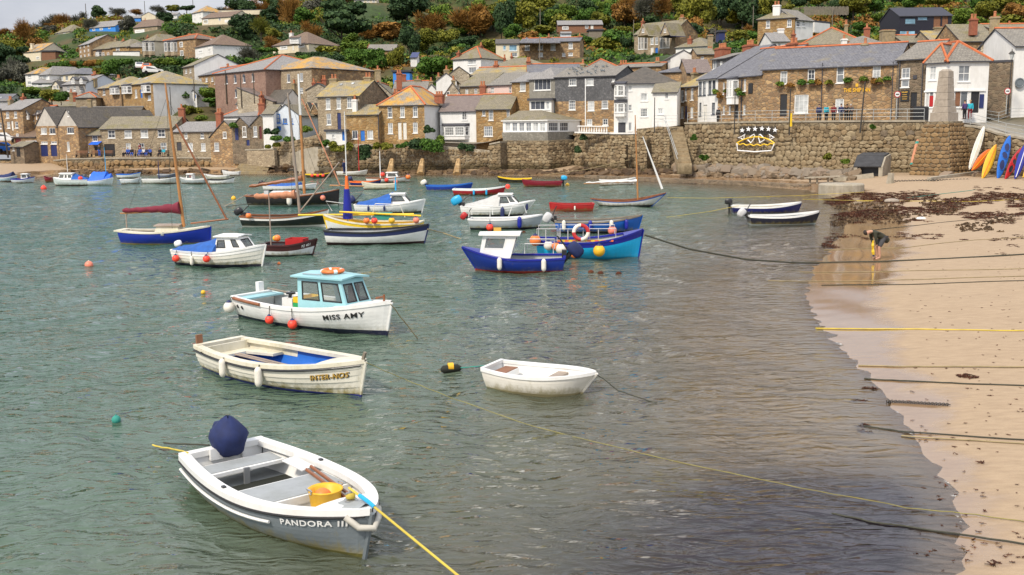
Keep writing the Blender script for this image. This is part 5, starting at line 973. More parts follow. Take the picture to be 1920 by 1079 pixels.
# scrub: one stuff object per colour
def leaves_at(pts,rad,n,ls,name,mat,label,kind='stuff',flat=.7,cat=None,lay=0):
    """pts (k,3), rad (k,), n leaf quads each"""
    k=len(pts);c=np.repeat(pts,n,0);r=np.repeat(rad,n);d=RNG.normal(size=(k*n,3));d/=np.linalg.norm(d,axis=1)[:,None];d[:,2]=np.abs(d[:,2])*flat
    c=c+d*(r*RNG.uniform(.6,1.05,k*n))[:,None];a=RNG.normal(size=(k*n,3));a/=np.linalg.norm(a,axis=1)[:,None];b_=np.cross(a,d+RNG.normal(size=(k*n,3))*.4);b_/=np.linalg.norm(b_,axis=1)[:,None]
    s_=(ls*RNG.uniform(.6,1.4,k*n)*np.repeat(np.sqrt(rad/rad.mean()),n))[:,None];a,b_=a*s_,b_*s_*.7
    if lay:a[:,2]*=lay;b_[:,2]*=lay;a*=2.0;b_*=.55
    v=np.stack([c-a-b_,c+a-b_,c+a+b_,c-a+b_],1).reshape(-1,3);return T(link(name,npmesh(name,v,np.arange(len(v)).reshape(-1,4),mat)),label,cat,None,kind)
sx=np.concatenate([RNG.uniform(-80,2000,19000),RNG.uniform(-60,660,9000)]);ss=1/RNG.uniform(1/11.5,1/3.1,28000);SX=(sx-960)/ss;SY=1950/ss/math.cos(PITCH);SZ=terr(SX,SY);buck={k:([],[])for k in('green','dark','olive','rust','bright')}
for X_,Y_,Z_,s_ in zip(SX,SY,SZ,ss):
    if Y_<frontD(960+X_*s_)+14:continue
    px,py,dd=proj((X_,Y_,Z_));r=random.uniform(.7,2.6)*(1 if s_>6 else 1.5);
    if py<-8 or not clear(px-r*s_,px+r*s_,py-r*s_*.8,py,dd,.3):continue
    q=MN.noise(V((X_*.018,Y_*.018,1.5)))+random.uniform(-.18,.18)
    k='rust' if q>.22 else 'olive' if q>.02 else 'green' if q>-.22 else 'dark'
    if random.random()<.07:k='bright'
    if px<330 and s_<5 and k in('green','bright'):k='rust'
    buck[k][0].append((X_,Y_,Z_-.2));buck[k][1].append(r)
for k,(a,b_)in buck.items():
    if a:leaves_at(np.array(a),np.array(b_),46,.25,'hillside_scrub',LEAF[k],f'{CN[k]} scrub and undergrowth covering the hillside')
# hedges and climbers on the waterfront (px box, s, colour)
def shrub(x,y,s_,wp,hp,col,label,name='shrub',n=5):
    p=Q(x,y,s_);k=max(3,int(n));pts=np.array([(p.x+random.uniform(-.5,.5)*wp/s_*.75,p.y+random.uniform(-.4,.4),p.z+random.uniform(0,.45)*hp/s_)for _ in range(k)]);rad=np.full(k,min(wp,hp)/s_*.36)
    c=pts-np.array(p);v=leaves_at(c,rad,220,.11,name,LEAF[col],label,'thing',1.0,'shrub');v.location=p;v['group']='shrubs along the waterfront gardens'
for q in[(640,284,14.4,60,24,'olive','clipped hedge on top of the overgrown wall below the white shed',9),(612,274,14.3,24,16,'green','low hedge beside the concrete wall stub',4),(682,300,14.6,26,44,'dark','dark ivy hanging down the overgrown wall by the blue door',8),(716,280,14.5,44,18,'olive','pale green hedge below the lichen roofed house',7),(752,278,14.5,34,14,'green','small hedge below the twin white doors',5),
(782,284,14.5,32,34,'dark','left dark bush at the corner of the white harbour house',8),(808,286,14.6,36,40,'green','big bush left of the white harbour house bay window',9),(806,250,14.5,16,26,'dark','climbing plant on the white side wall',5),(822,272,14.5,20,26,'bright','bright bush against the white harbour house',5),(868,284,14.5,44,18,'dark','dark hedge under the white harbour house',8),
(508,252,13.9,26,18,'dark','rose bush in front of the pale blue house',5),(530,268,14,44,18,'green','garden shrubs below the pale blue house',7),(512,278,14,30,14,'olive','garden shrubs above the slipway steps',5),(578,248,13.8,26,16,'bright','light green shrub by the gothic windowed house',5),(1094,262,15.3,12,22,'dark','ivy at the end of the white terrace',4),(1082,286,15.3,14,16,'dark','ivy tuft on the stone bastion',3),
(1318,300,17.6,14,12,'green','green tuft growing low on the inn harbour wall',3),(1300,262,17.3,8,14,'green','green tuft growing left on the inn harbour wall',3),(1590,306,20.4,16,10,'bright','grass tuft above the rocks by the culvert',3),(1548,298,19.4,26,14,'olive','dry shrub at the foot of the inn wall',4),(1636,240,19.8,8,7,'green','small green tuft under the inn railing',3),(1800,308,20.8,22,14,'green','plants at the foot of the ramp wall',4),(440,240,13.4,16,14,'green','ivy on the roof edge of the end cottage',4)]:
    shrub(q[0],q[1],q[2],q[3],q[4],q[5],q[6],n=q[7])
# ------------------------------------------------------------------ boats
def hullmat(col,bot=(.02,.02,.03),boot=.1,rough=.35,dirt=.4):
    nm='hull_%d_%d_%d_%d_%d'%(col[0]*999,col[1]*999,col[2]*999,sum(bot)*999,boot*100)
    if nm in MATS:return nm
    m,nt,N,L,b=newmat(nm);tc=N.new('ShaderNodeTexCoord').outputs['Object'];n=noisetex(N,L,tc,1.8,5,(1,1,3),.65)
    r=ramp(N,[(.3,[c*.88 for c in col]),(.7,[min(1,c*1.06)for c in col])]);L.new(n.outputs[0],r.inputs[0])
    d=noisetex(N,L,tc,5,6,(1,1,.3),.75);sp=N.new('ShaderNodeSeparateXYZ');L.new(tc,sp.inputs[0])
    g=N.new('ShaderNodeMapRange');L.new(sp.outputs[2],g.inputs[0]);g.inputs['From Min'].default_value=boot+.22;g.inputs['From Max'].default_value=boot;g.inputs['To Max'].default_value=.3
    ad=N.new('ShaderNodeMath');ad.operation='ADD';L.new(g.outputs[0],ad.inputs[0]);L.new(d.outputs[0],ad.inputs[1]);dr=ramp(N,[(.58,(0,0,0)),(.85,(dirt*2,)*3)]);L.new(ad.outputs[0],dr.inputs[0])
    o=mixc(N,L,dr.outputs[0],r.outputs[0],(.23,.19,.06))
    st=N.new('ShaderNodeMath');st.operation='LESS_THAN';L.new(sp.outputs[2],st.inputs[0]);st.inputs[1].default_value=boot
    o=mixc(N,L,st.outputs[0],o,bot);L.new(o,b.inputs['Base Color']);b.inputs['Roughness'].default_value=rough;return nm
paint('gel_white',(.74,.74,.72),.35,.06,2,dirt=.22,dirtcol=(.45,.4,.28));paint('gel_cream',(.66,.62,.5),.45,.08,2,dirt=.45,dirtcol=(.32,.28,.1));paint('gel_grey',(.36,.38,.39),.5,.1,2,dirt=.2)
paint('slate_paint',(.15,.175,.19),.45,.1);paint('dark_maroon',(.05,.012,.012),.45,.15);paint('deck_grey',(.30,.32,.33),.75,.1,4,dirt=.3,dirtcol=(.12,.13,.08));paint('varnish',(.24,.085,.03),.35,.3,4);paint('mast_wood',(.42,.19,.06),.4,.2,2);paint('mast_grey',(.3,.24,.19),.6,.2,2)
paint('navy',(.012,.02,.09),.55,.1);paint('navy_cloth',(.008,.018,.085),.8,.3,5);paint('blue_cloth',(.01,.09,.36),.75,.3,4);paint('bright_blue',(.01,.12,.48),.5,.15);paint('deep_blue',(.008,.015,.26),.35,.12);paint('pale_blue',(.28,.52,.56),.4,.06);paint('sky_blue',(.015,.34,.62),.4,.1)
paint('maroon_cloth',(.17,.012,.03),.8,.3,5);paint('peach_cloth',(.5,.22,.12),.8,.2,5);paint('red_paint',(.42,.015,.015),.45,.12);paint('maroon',(.2,.01,.025),.4,.15);paint('yellow',(.75,.5,.015),.5,.15);paint('orange',(.78,.16,.02),.45,.1)
paint('rubber',(.012,.012,.013),.6);paint('black_plastic',(.02,.02,.022),.35,.1);paint('alloy',(.42,.43,.44),.35,.1,metal=.7);paint('silver',(.5,.5,.5),.4,.1);paint('buoy_red',(.85,.06,.03),.45,.12);paint('buoy_orange',(.8,.2,.04),.45,.12);paint('buoy_white',(.7,.66,.58),.5,.12);paint('buoy_yellow',(.75,.42,.02),.5,.12);paint('buoy_pink',(.75,.22,.14),.5,.12)
paint('rope_dark',(.05,.05,.035),.9,.3);paint('rope_yellow',(.55,.42,.06),.8,.2);paint('rope_tan',(.3,.24,.13),.9,.3);paint('rope_white',(.5,.48,.42),.9,.2);paint('rope_green',(.03,.25,.2),.8,.2);paint('rope_blue',(.02,.3,.55),.8);paint('letter_gold',(.5,.3,.05),.5);paint('letter_black',(.01,.01,.01),.5);paint('letter_white',(.75,.75,.73),.5);paint('bilge_dark',(.012,.014,.008),.8,.3);paint('grey_cloth',(.45,.45,.43),.8,.15,5);paint('green_plastic',(.02,.35,.1),.5)
seeglass('cabin_glass')
class Boat:
    def __init__(s,name,label,a,b_=None,B=1.7,zs=(.5,.42,.6),tw=.75,rake=.25,kb=.45,zk=-.28,ang=0.0,yw=None,cat='boat',group=None,hull='gel_white',stripe=None,sq=.16,strakes=0,inner='gel_white',floor=None,zf=.08,gw=.09,gm='gel_white',deck=None,td=.8,thw=(),tm='varnish',gh=.045,pointed=False,tmx=.42,solid=None):
        s.k=1.0
        if yw is None:p,q=P(a[0],a[1],zs[0]),P(b_[0],b_[1],zs[2])
        else:
            s.k=.8;zs=tuple(z*.8 for z in zs)
            x0,x1=a;c=P((x0+x1)/2,yw,0);c.y+=B*.38;s0=proj(c);sc=FPX/s0[2];L_=abs(x1-x0)/sc;an=math.radians(ang);L_=max(.6*L_,(L_-B*.6*abs(math.sin(an)))/math.cos(an));d=V((math.cos(an)*(1 if x1>x0 else-1),-math.sin(an),0));p,q=c-d*L_/2,c+d*L_/2
        p.z=q.z=0;d=q-p;s.L=d.length;s.c=(p+q)/2;s.h=math.atan2(d.y,d.x);s.B,s.zs,s.tw,s.rake,s.kb,s.zk,s.pointed,s.tmx=B,zs,tw,rake,kb,zk,pointed,tmx
        s.root=empty(name,s.c,s.h);T(s.root,label,cat,group);s.M=Matrix.Translation(s.c)@Matrix.Rotation(s.h,4,'Z');s.side=-1 if d.x>0 else 1;s.label=label
        NS=22;ts=[i/NS for i in range(NS+1)];ts=[1-(1-t)**1.25 for t in ts]
        qs=[0,sq]+[sq+(1-sq)*k/9 for k in range(1,10)];mb=MB()
        for sd in(1,-1):
            if strakes:
                qq=[0];offs=[.0]
                for k in range(strakes):q0,q1=k/strakes*.92,(k+1)/strakes*.92;qq+=[q0+.001,q1];offs+=[-.002,.016]
                qq+=[1];offs+=[0]
            else:qq,offs=qs,[0]*len(qs)
            rows=[[s.pt(t,s.zat(t,q),sd,o)for t in ts]for q,o in zip(qq,offs)];
            if sd==-1:rows=rows[::-1]
            nrw=len(rows)-1;sr=2 if strakes else 1
            mb.grid(rows,0,False,(lambda i,j,sd=sd,nrw=nrw,sr=sr:(1 if(i<sr if sd==1 else i>=nrw-sr)and stripe else 0)))
        if not pointed:
            l=[s.pt(0,s.zat(0,q),1)for q in qs];r=[s.pt(0,s.zat(0,q),-1)for q in qs]
            for i in range(len(qs)-1):mb.face([l[i],l[i+1],r[i+1],r[i]],1 if stripe and i==0 else 0)
        mb.tube([s.pt(1,s.zat(1,q),1)+V((.015,0,0))for q in(0,.3,.6,.9)],.035,6,1 if stripe else 0)
        mb.build('hull',[hull,stripe or hull],s.root,smooth=False)
        # lining and sole
        if not solid:
            it=[.015 if not pointed else .06]+[t for t in ts if .05<t<.96];mb=MB();fy=[max(0,s.y(t,zf)-.05)for t in it];fl=MB()
            for sd in(1,-1):
                rows=[[V((s.x(t,z_),sd*max(0.0,s.y(t,z_)-.05),z_))for t in it for z_ in[s.sheer(t)*(1-k)+zf*k-.01*(1-k)]]for k in(0,.25,.5,.75,1)]
                mb.grid(rows if sd==-1 else rows[::-1])
            fl.grid([[V((s.x(t,zf),sd*max(0,s.y(t,zf)-.05),zf))for t in it]for sd in(1,0,-1)])
            if not pointed:z0=s.sheer(0)-.01;t0=it[0];mb.face([V((s.x(t0,z0),s.y(t0,z0)-.05,z0)),V((s.x(t0,z0),-s.y(t0,z0)+.05,z0)),V((s.x(t0,zf),-s.y(t0,zf)+.05,zf)),V((s.x(t0,zf),s.y(t0,zf)-.05,zf))])
            mb.build('lining',inner,s.root,smooth=True);fl.build('floor',floor or inner,s.root)
        mb=MB();gt=ts
        for sd in(1,-1):
            rows=[]
            for dx,dz in((.022,-.03),(.022,gh),(-gw,gh),(-gw,-.03)):rows.append([V((s.x(t,s.sheer(t)),sd*max(0.004,s.y(t,s.sheer(t))+dx if dx>0 else max(.004,s.y(t,s.sheer(t))+dx)),s.sheer(t)+dz))for t in gt])
            rows.append(rows[0]);mb.grid(rows)
        if not pointed:mb.box((s.x(0,s.zs[0])+.03,0,s.sheer(0)+gh/2),(gw+.01,2*s.y(0,s.sheer(0)),gh+.03))
        mb.build('gunwale',gm,s.root)
        if deck:
            mb=MB();dt=[td+(1-td)*k/8 for k in range(9)];rows=[]
            for f in(1,.5,0,-.5,-1):rows.append([V((s.x(t,s.sheer(t)),f*s.y(t,s.sheer(t))*.97,s.sheer(t)+gh*.6+.05*(1-f*f)*min(1,s.y(t,s.sheer(t))/.4)))for t in dt])
            mb.grid(rows[::-1]);t=td;yy=s.y(t,s.sheer(t))*.97;zz=s.sheer(t);mb.face([V((s.x(t,zz),yy,zz+gh*.6)),V((s.x(t,zz),0,zz+gh*.6+.05)),V((s.x(t,zz),-yy,zz+gh*.6)),V((s.x(t,zz),-max(0,s.y(t,zf)-.05),zf)),V((s.x(t,zz),max(0,s.y(t,zf)-.05),zf))])
            mb.build('foredeck',deck,s.root)
        for t,z_,w_ in thw:s.thwart(t,z_,w_,tm)
    def sheer(s,t):a,b_,c=s.zs;return b_+(a-b_)*max(0,(.4-t)/.4)**2+(c-b_)*max(0,(t-.4)/.6)**1.9
    def hb(s,t):
        m_=s.tmx
        if t>m_:return s.B/2*max(0,1-((t-m_)/(1-m_))**2.3)**.85
        if s.pointed:return s.B/2*(1-((m_-t)/m_)**2.2)**.8 if t>0 else 0
        return s.B/2*(s.tw+(1-s.tw)*math.sin(PI/2*t/m_))
    def zat(s,t,q):return s.sheer(t)+(s.zk-s.sheer(t))*q
    def y(s,t,z):
        q=min(1,max(0,(s.sheer(t)-z)/(s.sheer(t)-s.zk)));return s.hb(t)*(1-q*q)**(s.kb+.75*t**3)
    def x(s,t,z):return-s.L/2+s.L*t-s.rake*(1-z/s.zs[2])*max(0,(t-.55)/.45)**2+(s.rake*.7*(1-z/s.zs[0])*max(0,(.4-t)/.4)**2 if s.pointed else .1*(1-z/s.zs[0])*max(0,1-t/.2))
    def pt(s,t,z,sd,off=0.0):return V((s.x(t,z),sd*(s.y(t,z)+off*min(1,s.hb(t)/.15)),z))
    def W(s,v):return s.M@V(v)
    def thwart(s,t,z,w,mat='varnish',name='thwart',th=.04):
        z*=s.k;yy=s.y(t,z)-.06;mb=MB();mb.box((s.x(t,z),0,z),(w,2*yy,th));return mb.build(name,mat,s.root)
    def box(s,name,c,d,mat,rz=0,parent=None,tilt=None):mb=MB();mb.box(c,d,rz,0,tilt);return mb.build(name,mat,parent or s.root)
    def tube(s,name,pts,r,mat,parent=None,n=7):mb=MB();mb.tube(pts,r,n);return mb.build(name,mat,parent or s.root,smooth=True)
    def outboard(s,cowl='black_plastic',sc=1.0,tilt=0.0,yoff=0.0,leg='black_plastic'):
        x0,z0=-s.L/2-.1,s.sheer(0)+.05;R=Matrix.Rotation(-tilt,3,'Y');f=lambda x,y,z:V((x0,yoff,z0))+R@V((x*sc,y*sc,z*sc))
        mb=MB();mb.tube([f(0,0,.12),f(-.03,0,-.25),f(-.05,0,-.62)],[.075*sc,.06*sc,.045*sc],7);mb.hexa([f(-.24,-.012,-.56),f(.1,-.012,-.56),f(.1,.012,-.56),f(-.24,.012,-.56),f(-.28,-.1,-.53),f(.1,-.06,-.53),f(.1,.06,-.53),f(-.28,.1,-.53)])
        mb.tube([f(.12,0,-.72),f(.05,0,-.72),f(-.16,0,-.72),f(-.2,0,-.72)],[.015*sc,.055*sc,.05*sc,.02*sc],8);mb.hexa([f(-.08,-.01,-1.0),f(.06,-.01,-.9),f(.06,.01,-.9),f(-.08,.01,-1.0),f(-.1,-.012,-.6),f(.04,-.012,-.6),f(.04,.012,-.6),f(-.1,.012,-.6)])
        for k in range(3):
            a=k*2.09;c_,s_=math.cos(a),math.sin(a);mb.face([f(-.2,.02*c_,-.72+.02*s_),f(-.23,.13*c_-.04*s_,-.72+.13*s_+.04*c_),f(-.19,.13*c_+.04*s_,-.72+.13*s_-.04*c_)])
        mb.box(f(.1,0,-.05),(.14*sc,.22*sc,.26*sc));o=mb.build('outboard_motor',leg,s.root)
        mb=MB();rows=[[f(cx+rx*math.cos(a)*(abs(math.cos(a))+.01)**-.35,ry*math.sin(a)*(abs(math.sin(a))+.01)**-.35,z)for a in[2*PI*j/12 for j in range(12)]]for z,rx,ry,cx in((.1,.05,.04,-.04),(.1,.2,.125,-.04),(.2,.25,.15,-.05),(.34,.25,.145,-.05),(.43,.2,.12,-.04),(.46,.08,.06,-.03),(.465,.01,.01,-.03))]
        mb.grid(rows,0,True);mb.build('cowl',cowl,o,smooth=True)
        mb=MB();mb.tube([f(.15,0,.12),f(.4,.02,.18),f(.62,.02,.2)],.025*sc,6);mb.build('tiller','black_plastic',o);return o
    def cabin(s,x0,x1,w0,w1,z0,h,xt0,xt1,t0,t1,mat,side=(),front=(),aft=False,over=.08,roofm=None,camber=.06,fm='rubber',th=.035,name='cabin'):
        if s.k<1:z0*=s.k;h*=.86
        b0=[V((x0,-w0,z0)),V((x1,-w1,z0)),V((x1,w1,z0)),V((x0,w0,z0))];tp=[V((xt0,-t0,z0+h)),V((xt1,-t1,z0+h)),V((xt1,t1,z0+h)),V((xt0,t0,z0+h))];mb=MB();ws=[]
        fcs=[(0,1,side),(1,2,front),(2,3,[(1-b,1-a,c,d)for a,b,c,d in side])]
        if aft is not False:fcs.append((3,0,aft))
        for i,j,hl in fcs:
            c00,c10,c11,c01=b0[i],b0[j],tp[j],tp[i];n=(c10-c00).cross(c01-c00).normalized();
            def W3(a,d,z,c00=c00,c10=c10,c11=c11,c01=c01,n=n):return(c00*(1-a)+c10*a)*(1-z)+(c01*(1-a)+c11*a)*z-n*d
            wallgrid(mb,W3,1.0,0.0,1.0,hl,0,th);wallgrid(mb,lambda a,d,z,W3=W3:W3(a,th,z),1.0,0.0,1.0,hl,0,0)
            lw,lh=(c10-c00).length,(c01-c00).length;ws+=[(W3,q,lw,lh)for q in hl]
        o=mb.build(name,mat,s.root);mb=MB();c=sum(tp,V())/4;ov=[c+(p-c)*(1+over*2/max(.3,(p-c).length))+V((0,0,.004))for p in tp]
        m0,m1=(ov[0]+ov[3])/2+V((0,0,camber)),(ov[1]+ov[2])/2+V((0,0,camber));up=V((0,0,.045))
        for A_,B_,C_,D_ in((ov[0],ov[1],m1,m0),(m0,m1,ov[2],ov[3])):mb.face([A_+up,B_+up,C_+up,D_+up]);mb.face([D_,C_,B_,A_])
        for A_,B_ in((ov[0],ov[1]),(ov[1],m1),(m1,ov[2]),(ov[2],ov[3]),(ov[3],m0),(m0,ov[0])):mb.face([A_,B_,B_+up,A_+up])
        mb.build('cabin_roof',roofm or mat,s.root)
        for W3,(a,b_,z_,e),lw,lh in ws:
            ta,tz=.028/lw,.028/lh;f=MB()
            for q in((a-ta*.3,a+ta,z_,e),(b_-ta,b_+ta*.3,z_,e),(a,b_,z_-tz*.3,z_+tz),(a,b_,e-tz,e+tz*.3)):hexw(f,W3,q[0],q[1],-.008,.02,q[2],q[3])
            w_=f.build('window',fm,s.root);g_=MB();g_.face([W3(a,.012,z_),W3(b_,.012,z_),W3(b_,.012,e),W3(a,.012,e)]);g_.build('pane','cabin_glass',w_)
        return o
    def cover(s,t0,t1,h0,h1,mat,name='cover',drop=.04,wr=.02,e0=0.0):
        mb=MB();n=14;rows=[]
        for i in range(n+1):
            t=t0+(t1-t0)*i/n;f=i/n;z=s.sheer(t)+.05;yy=s.y(t,s.sheer(t))+.03;hh=h0+(h1-h0)*f**1.3;row=[]
            for j in range(13):
                a=(j-6)/6;k=(1-abs(a)**1.6);zz=z+hh*k+wr*math.sin(j*2.2+i*1.3)*(k>.02)-(drop if abs(a)==1 else 0);row.append(V((s.x(t,s.sheer(t)),a*yy,zz)))
            rows.append(row)
        mb.grid(rows);mb.face(rows[0]);mb.face(rows[-1][::-1]);return mb.build(name,mat,s.root,smooth=True)
    def mast(s,x,z0,h,r=.06,mat='mast_wood',lean=0.0,name='mast',top=None):
        mb=MB();mb.tube([(x,0,z0),(x-lean*h*.5,0,z0+h*.5),(x-lean*h,0,z0+h)],[r,r*.9,r*.55],8,0)
        if top:mb.tube([(x-lean*h*top,0,z0+h*top),(x-lean*h,0,z0+h)],[r*.95,r*.6],8,1);
        return mb.build(name,[mat,'gel_white'],s.root,smooth=True)
    def stays(s,x,zt,pts,mat='wire'):
        mb=MB()
        for p in pts:mb.tube([(x,0,zt),p],.008,4)
        mb.build('rigging','rope_dark',s.root)
    def sail(s,a,b_,r0,r1,mat,boomr=.04,name='furled_sail'):
        a,b_=V(a),V(b_);n=16;pts=[a.lerp(b_,i/n)+V((0,0,.02*math.sin(i*2.1)))for i in range(n+1)];rr=[(r0+(r1-r0)*(i/n)**2.5)*(1+.12*math.sin(i*1.7))for i in range(n+1)];rr[0]*=.6
        s.tube(name,pts,rr,mat,n=9);
        if boomr:s.tube('boom',[a-V((.15,0,r0+.02)),b_-V((0,0,r0+.02))],boomr,'mast_wood')
    def rail(s,pts,r=.016,mat='alloy',name='rail'):[(lambda mb:(mb.tube(p,r,6),mb.build(name,mat,s.root)))(MB())for p in pts]
    def text(s,txt,t0,t1,top,hgt,mat,side=None,off=.02,shade=None,italic=0,followsheer=1.0):
        side=side or s.side;cu=bpy.data.curves.new('lettering','FONT');cu.body=txt;cu.shear=italic;cu.space_character=1.12;cu.offset=.022;to=bpy.data.objects.new('lettering',cu);COL.objects.link(to);bpy.context.view_layer.update()
        me=bpy.data.meshes.new_from_object(to.evaluated_get(bpy.context.evaluated_depsgraph_get()));bpy.data.objects.remove(to);v=np.zeros(len(me.vertices)*3,np.float32);me.vertices.foreach_get('co',v);v=v.reshape(-1,3)
        mn,mx_=v.min(0),v.max(0);u=(v-mn)/(np.maximum(mx_-mn,1e-6))
        for dx,mt,of in(((.004,shade,off-.004),)if shade else())+((0,mat,off),):
            m2=me.copy();out=[]
            for a,b_,_ in u:a=a if side<0 else 1-a;t=t0+(t1-t0)*(a if side<0 else a)+dx*1.0;z=s.sheer(t)-top-hgt*(1-b_)-dx*2;p=s.pt(t,z,side,0);p.y+=side*of;out+=list(p)
            m2.vertices.foreach_set('co',out);m2.materials.clear();m2.materials.append(M(mt));m2.update();link('lettering',m2,s.root)
    def fender(s,t,label,kind='ball',mat='buoy_orange',side=None,z=.18,r=.14,drop=None,name='fender',cap='navy'):
        side=side or s.side;zs_=s.sheer(t);z*=s.k;p=s.pt(t,max(z,.02),side);p.y+=side*(r+.02);g_=s.pt(t,zs_,side)+V((0,side*.03,.05));org=s.W(p);root=None;mb=MB()
        if kind=='ball':mb.ball((0,0,0),r,0,12);mb.lathe((0,0,r*.72),[(r*.62,0),(r*.3,r*.4),(r*.12,r*.55)],8,1)
        else:mb.lathe((0,0,-r*2.4),[(.01,0),(r*.5,r*.15),(r*.9,r*.8),(r*.95,r*1.4),(r*.95,r*3.8),(r*.85,r*4.3),(r*.4,r*4.9),(.01,r*5)],10,0)
        mb.tube([V((0,0,r*.8 if kind=='ball' else r*2)),(s.W(g_)-org)],.012,5,2);o=mb.build(name,[mat,cap,'rope_dark'],None,None,True);o.location=org;T(o,label,name,'fenders hung on the boats');return o
GB='boats moored in the harbour'
def BT(*a,**k):k.setdefault('group',GB);return Boat(*a,**k)
white=(.72,.72,.70)
# --- PANDORA III, nearest
b=BT('rowing_boat','nearest grey and white open motorboat with a navy hooded outboard',(417,843),(697,962),B=1.78,zs=(.46,.45,.66),tw=.78,rake=.22,hull=hullmat((.17,.20,.22),(.12,.11,.03),.045,.4,.4),stripe='slate_paint',sq=.2,inner='gel_white',floor='deck_grey',zf=.1,gw=.15,gh=.06,deck='gel_white',td=.83)
pan=b
mb=MB()
for sd in(1,-1):mb.tube([b.pt(t,b.sheer(t)-.16,sd,.03)for t in np.linspace(0,.7,16)],.022,6)
mb.build('rubbing_strake','gel_white',b.root)
mb=MB()
for sd in(1,-1):mb.tube([b.pt(t,b.sheer(t)-.04,sd,.022)for t in np.linspace(0,.99,24)],.02,6)
mb.build('rubber_band','rubber',b.root)
b.box('stern_seat',(b.x(.13,.4),0,.34),(.5,1.42,.05),'gel_white');b.box('seat_pad',(b.x(.13,.4)-.01,0,.368),(.4,1.26,.012),'deck_grey');b.box('seat_leg',(b.x(.19,.3),0,.22),(.04,.09,.3),'alloy')
b.box('bilge_water',(b.x(.285,.1),0,.115),(.85,1.3,.01),'bilge_dark')
mb=MB();x0,x1=b.x(.42,.3),b.x(.6,.3)
mb.box(((x0+x1)/2,0,.34),(x1-x0,1.52,.14));mb.box(((x0+x1)/2,0,.2),(x1-x0,1.15,.2));mb.build('centre_thwart','gel_white',b.root);b.box('thwart_pad',((x0+x1)/2,0,.415),(x1-x0-.09,1.42,.012),'deck_grey');b.box('sole_step',(b.x(.37,.3),0,.16),(.22,1.1,.12),'deck_grey')
mb=MB();mb.box((b.x(.7,.3),0,.2),(b.x(.77,.3)-b.x(.63,.3),.72,.12));mb.build('bow_locker','gel_white',b.root)
mb=MB();t_=[.86,.9,.94,.965];mb.grid([[V((b.x(t,.68),f*b.y(t,b.sheer(t))*.72,b.sheer(t)+.045+.05*(1-f*f)+.006))for t in t_]for f in(-1,0,1)]);mb.build('deck_pad','deck_grey',b.root)
mb=MB();c=V((b.x(.885,.68),0,b.sheer(.885)+.1));mb.lathe(c,[(.09,0),(.09,.012),(.02,.015),(.02,.13),(.0,.13)],8);mb.tube([c+V((0,-.07,.1)),c+V((0,.07,.1))],.016,6);mb.build('mooring_post','alloy',b.root)
mb=MB();mb.lathe(c+V((0,0,.02)),[(.035,0),(.065,.01),(.065,.07),(.03,.08)],9);T(mb.build('rope_coil','rope_yellow',None,None,True),'yellow rope turned round the bow post of the grey motorboat','rope').matrix_world=b.M
b.box('motor_well',(b.x(.02,.5)+.03,.28,.42),(.12,.05,.22),'gel_white');b.box('motor_bracket',(b.x(.03,.5),-.1,.46),(.1,.34,.18),'gel_white')
ob=b.outboard('navy_cloth',.8,.0,.07)
mb=MB();rows=[]
for z,rx,ry in((-.22,.16,.17),(-.16,.22,.21),(0,.29,.27),(.16,.33,.3),(.28,.31,.27),(.42,.2,.17),(.52,.1,.08),(.56,.03,.02)):rows.append([V((-b.L/2+.1+(rx+.028*math.sin(j*2.3+z*9))*math.cos(2*PI*j/14),.07+(ry+.02*math.sin(j*1.9+z*14))*math.sin(2*PI*j/14),b.sheer(0)+.11+z*.8))for j in range(14)])
mb.grid(rows,0,True);mb.face(rows[0][::-1]);mb.build('motor_hood','navy_cloth',b.root,smooth=True)
b.text('PANDORA III',.745,.955,.085,.085,'letter_white')
mb=MB();mb.tube([b.pt(.95,b.sheer(.95)-.03,-1)+V((0,-.03,0)),b.pt(.985,b.sheer(1)-.19,-1)+V((.03,-.06,0)),V((b.L/2+.05,0,.47)),b.pt(.985,b.sheer(1)-.12,1)+V((.03,.06,0)),b.pt(.95,b.sheer(.95)-.03,1)+V((0,.03,0))],.045,7)
T(mb.build('rope_fender','rope_white',None,None,True),'plaited white rope fender slung round the bow of the grey motorboat','fender').matrix_world=b.M
mb=MB();c=V((b.x(.68,.4),.14,.25));mb.lathe(c,[(.19,0),(.23,.3),(.25,.32),(.235,.33),(.2,.3),(.16,.06),(0,.05)],16)
bk=mb.build('bucket','buoy_yellow',None,None,True);bk.matrix_world=b.M;T(bk,'yellow tub with an orange float standing in the grey motorboat','bucket');mb=MB()
for sd in(1,-1):mb.tube([c+V((0,sd*.22,.28)),c+V((.07,sd*.25,.36)),c+V((.07,sd*.25,.36)),c+V((-.07,sd*.25,.36)),c+V((0,sd*.22,.28))],.012,5)
mb.build('handle','alloy',bk);
mb=MB();mb.ball(c+V((-.02,-.03,.2)),.13,0,10);T(mb.build('float','buoy_orange',None,None,True),'orange float lying inside the yellow tub','float').matrix_world=b.M
for k,(y0,y1)in enumerate(((.52,.4),(.6,.46))):
    mb=MB();xa,xb=b.x(.3,.4),b.x(.74,.4);mb.tube([(xa+.4,y0+.02,.44+k*.03),(xb,y1-.08,.46+k*.03)],.026,7,0);mb.hexa([V((xa-.25,y0-.04,.42)),V((xa+.42,y0-.06,.43)),V((xa+.42,y0+.07,.45)),V((xa-.25,y0+.1,.44))]+[V((xa-.25,y0-.04,.435)),V((xa+.42,y0-.06,.45)),V((xa+.42,y0+.07,.47)),V((xa-.25,y0+.1,.455))],1)
    o=mb.build('oar',['varnish','gel_white']);o.matrix_world=b.M@Matrix.Translation((0,0,0));T(o,('lower' if k==0 else 'upper')+' varnished oar with a white blade along the side of the grey motorboat','oar','pair of oars in the grey motorboat')
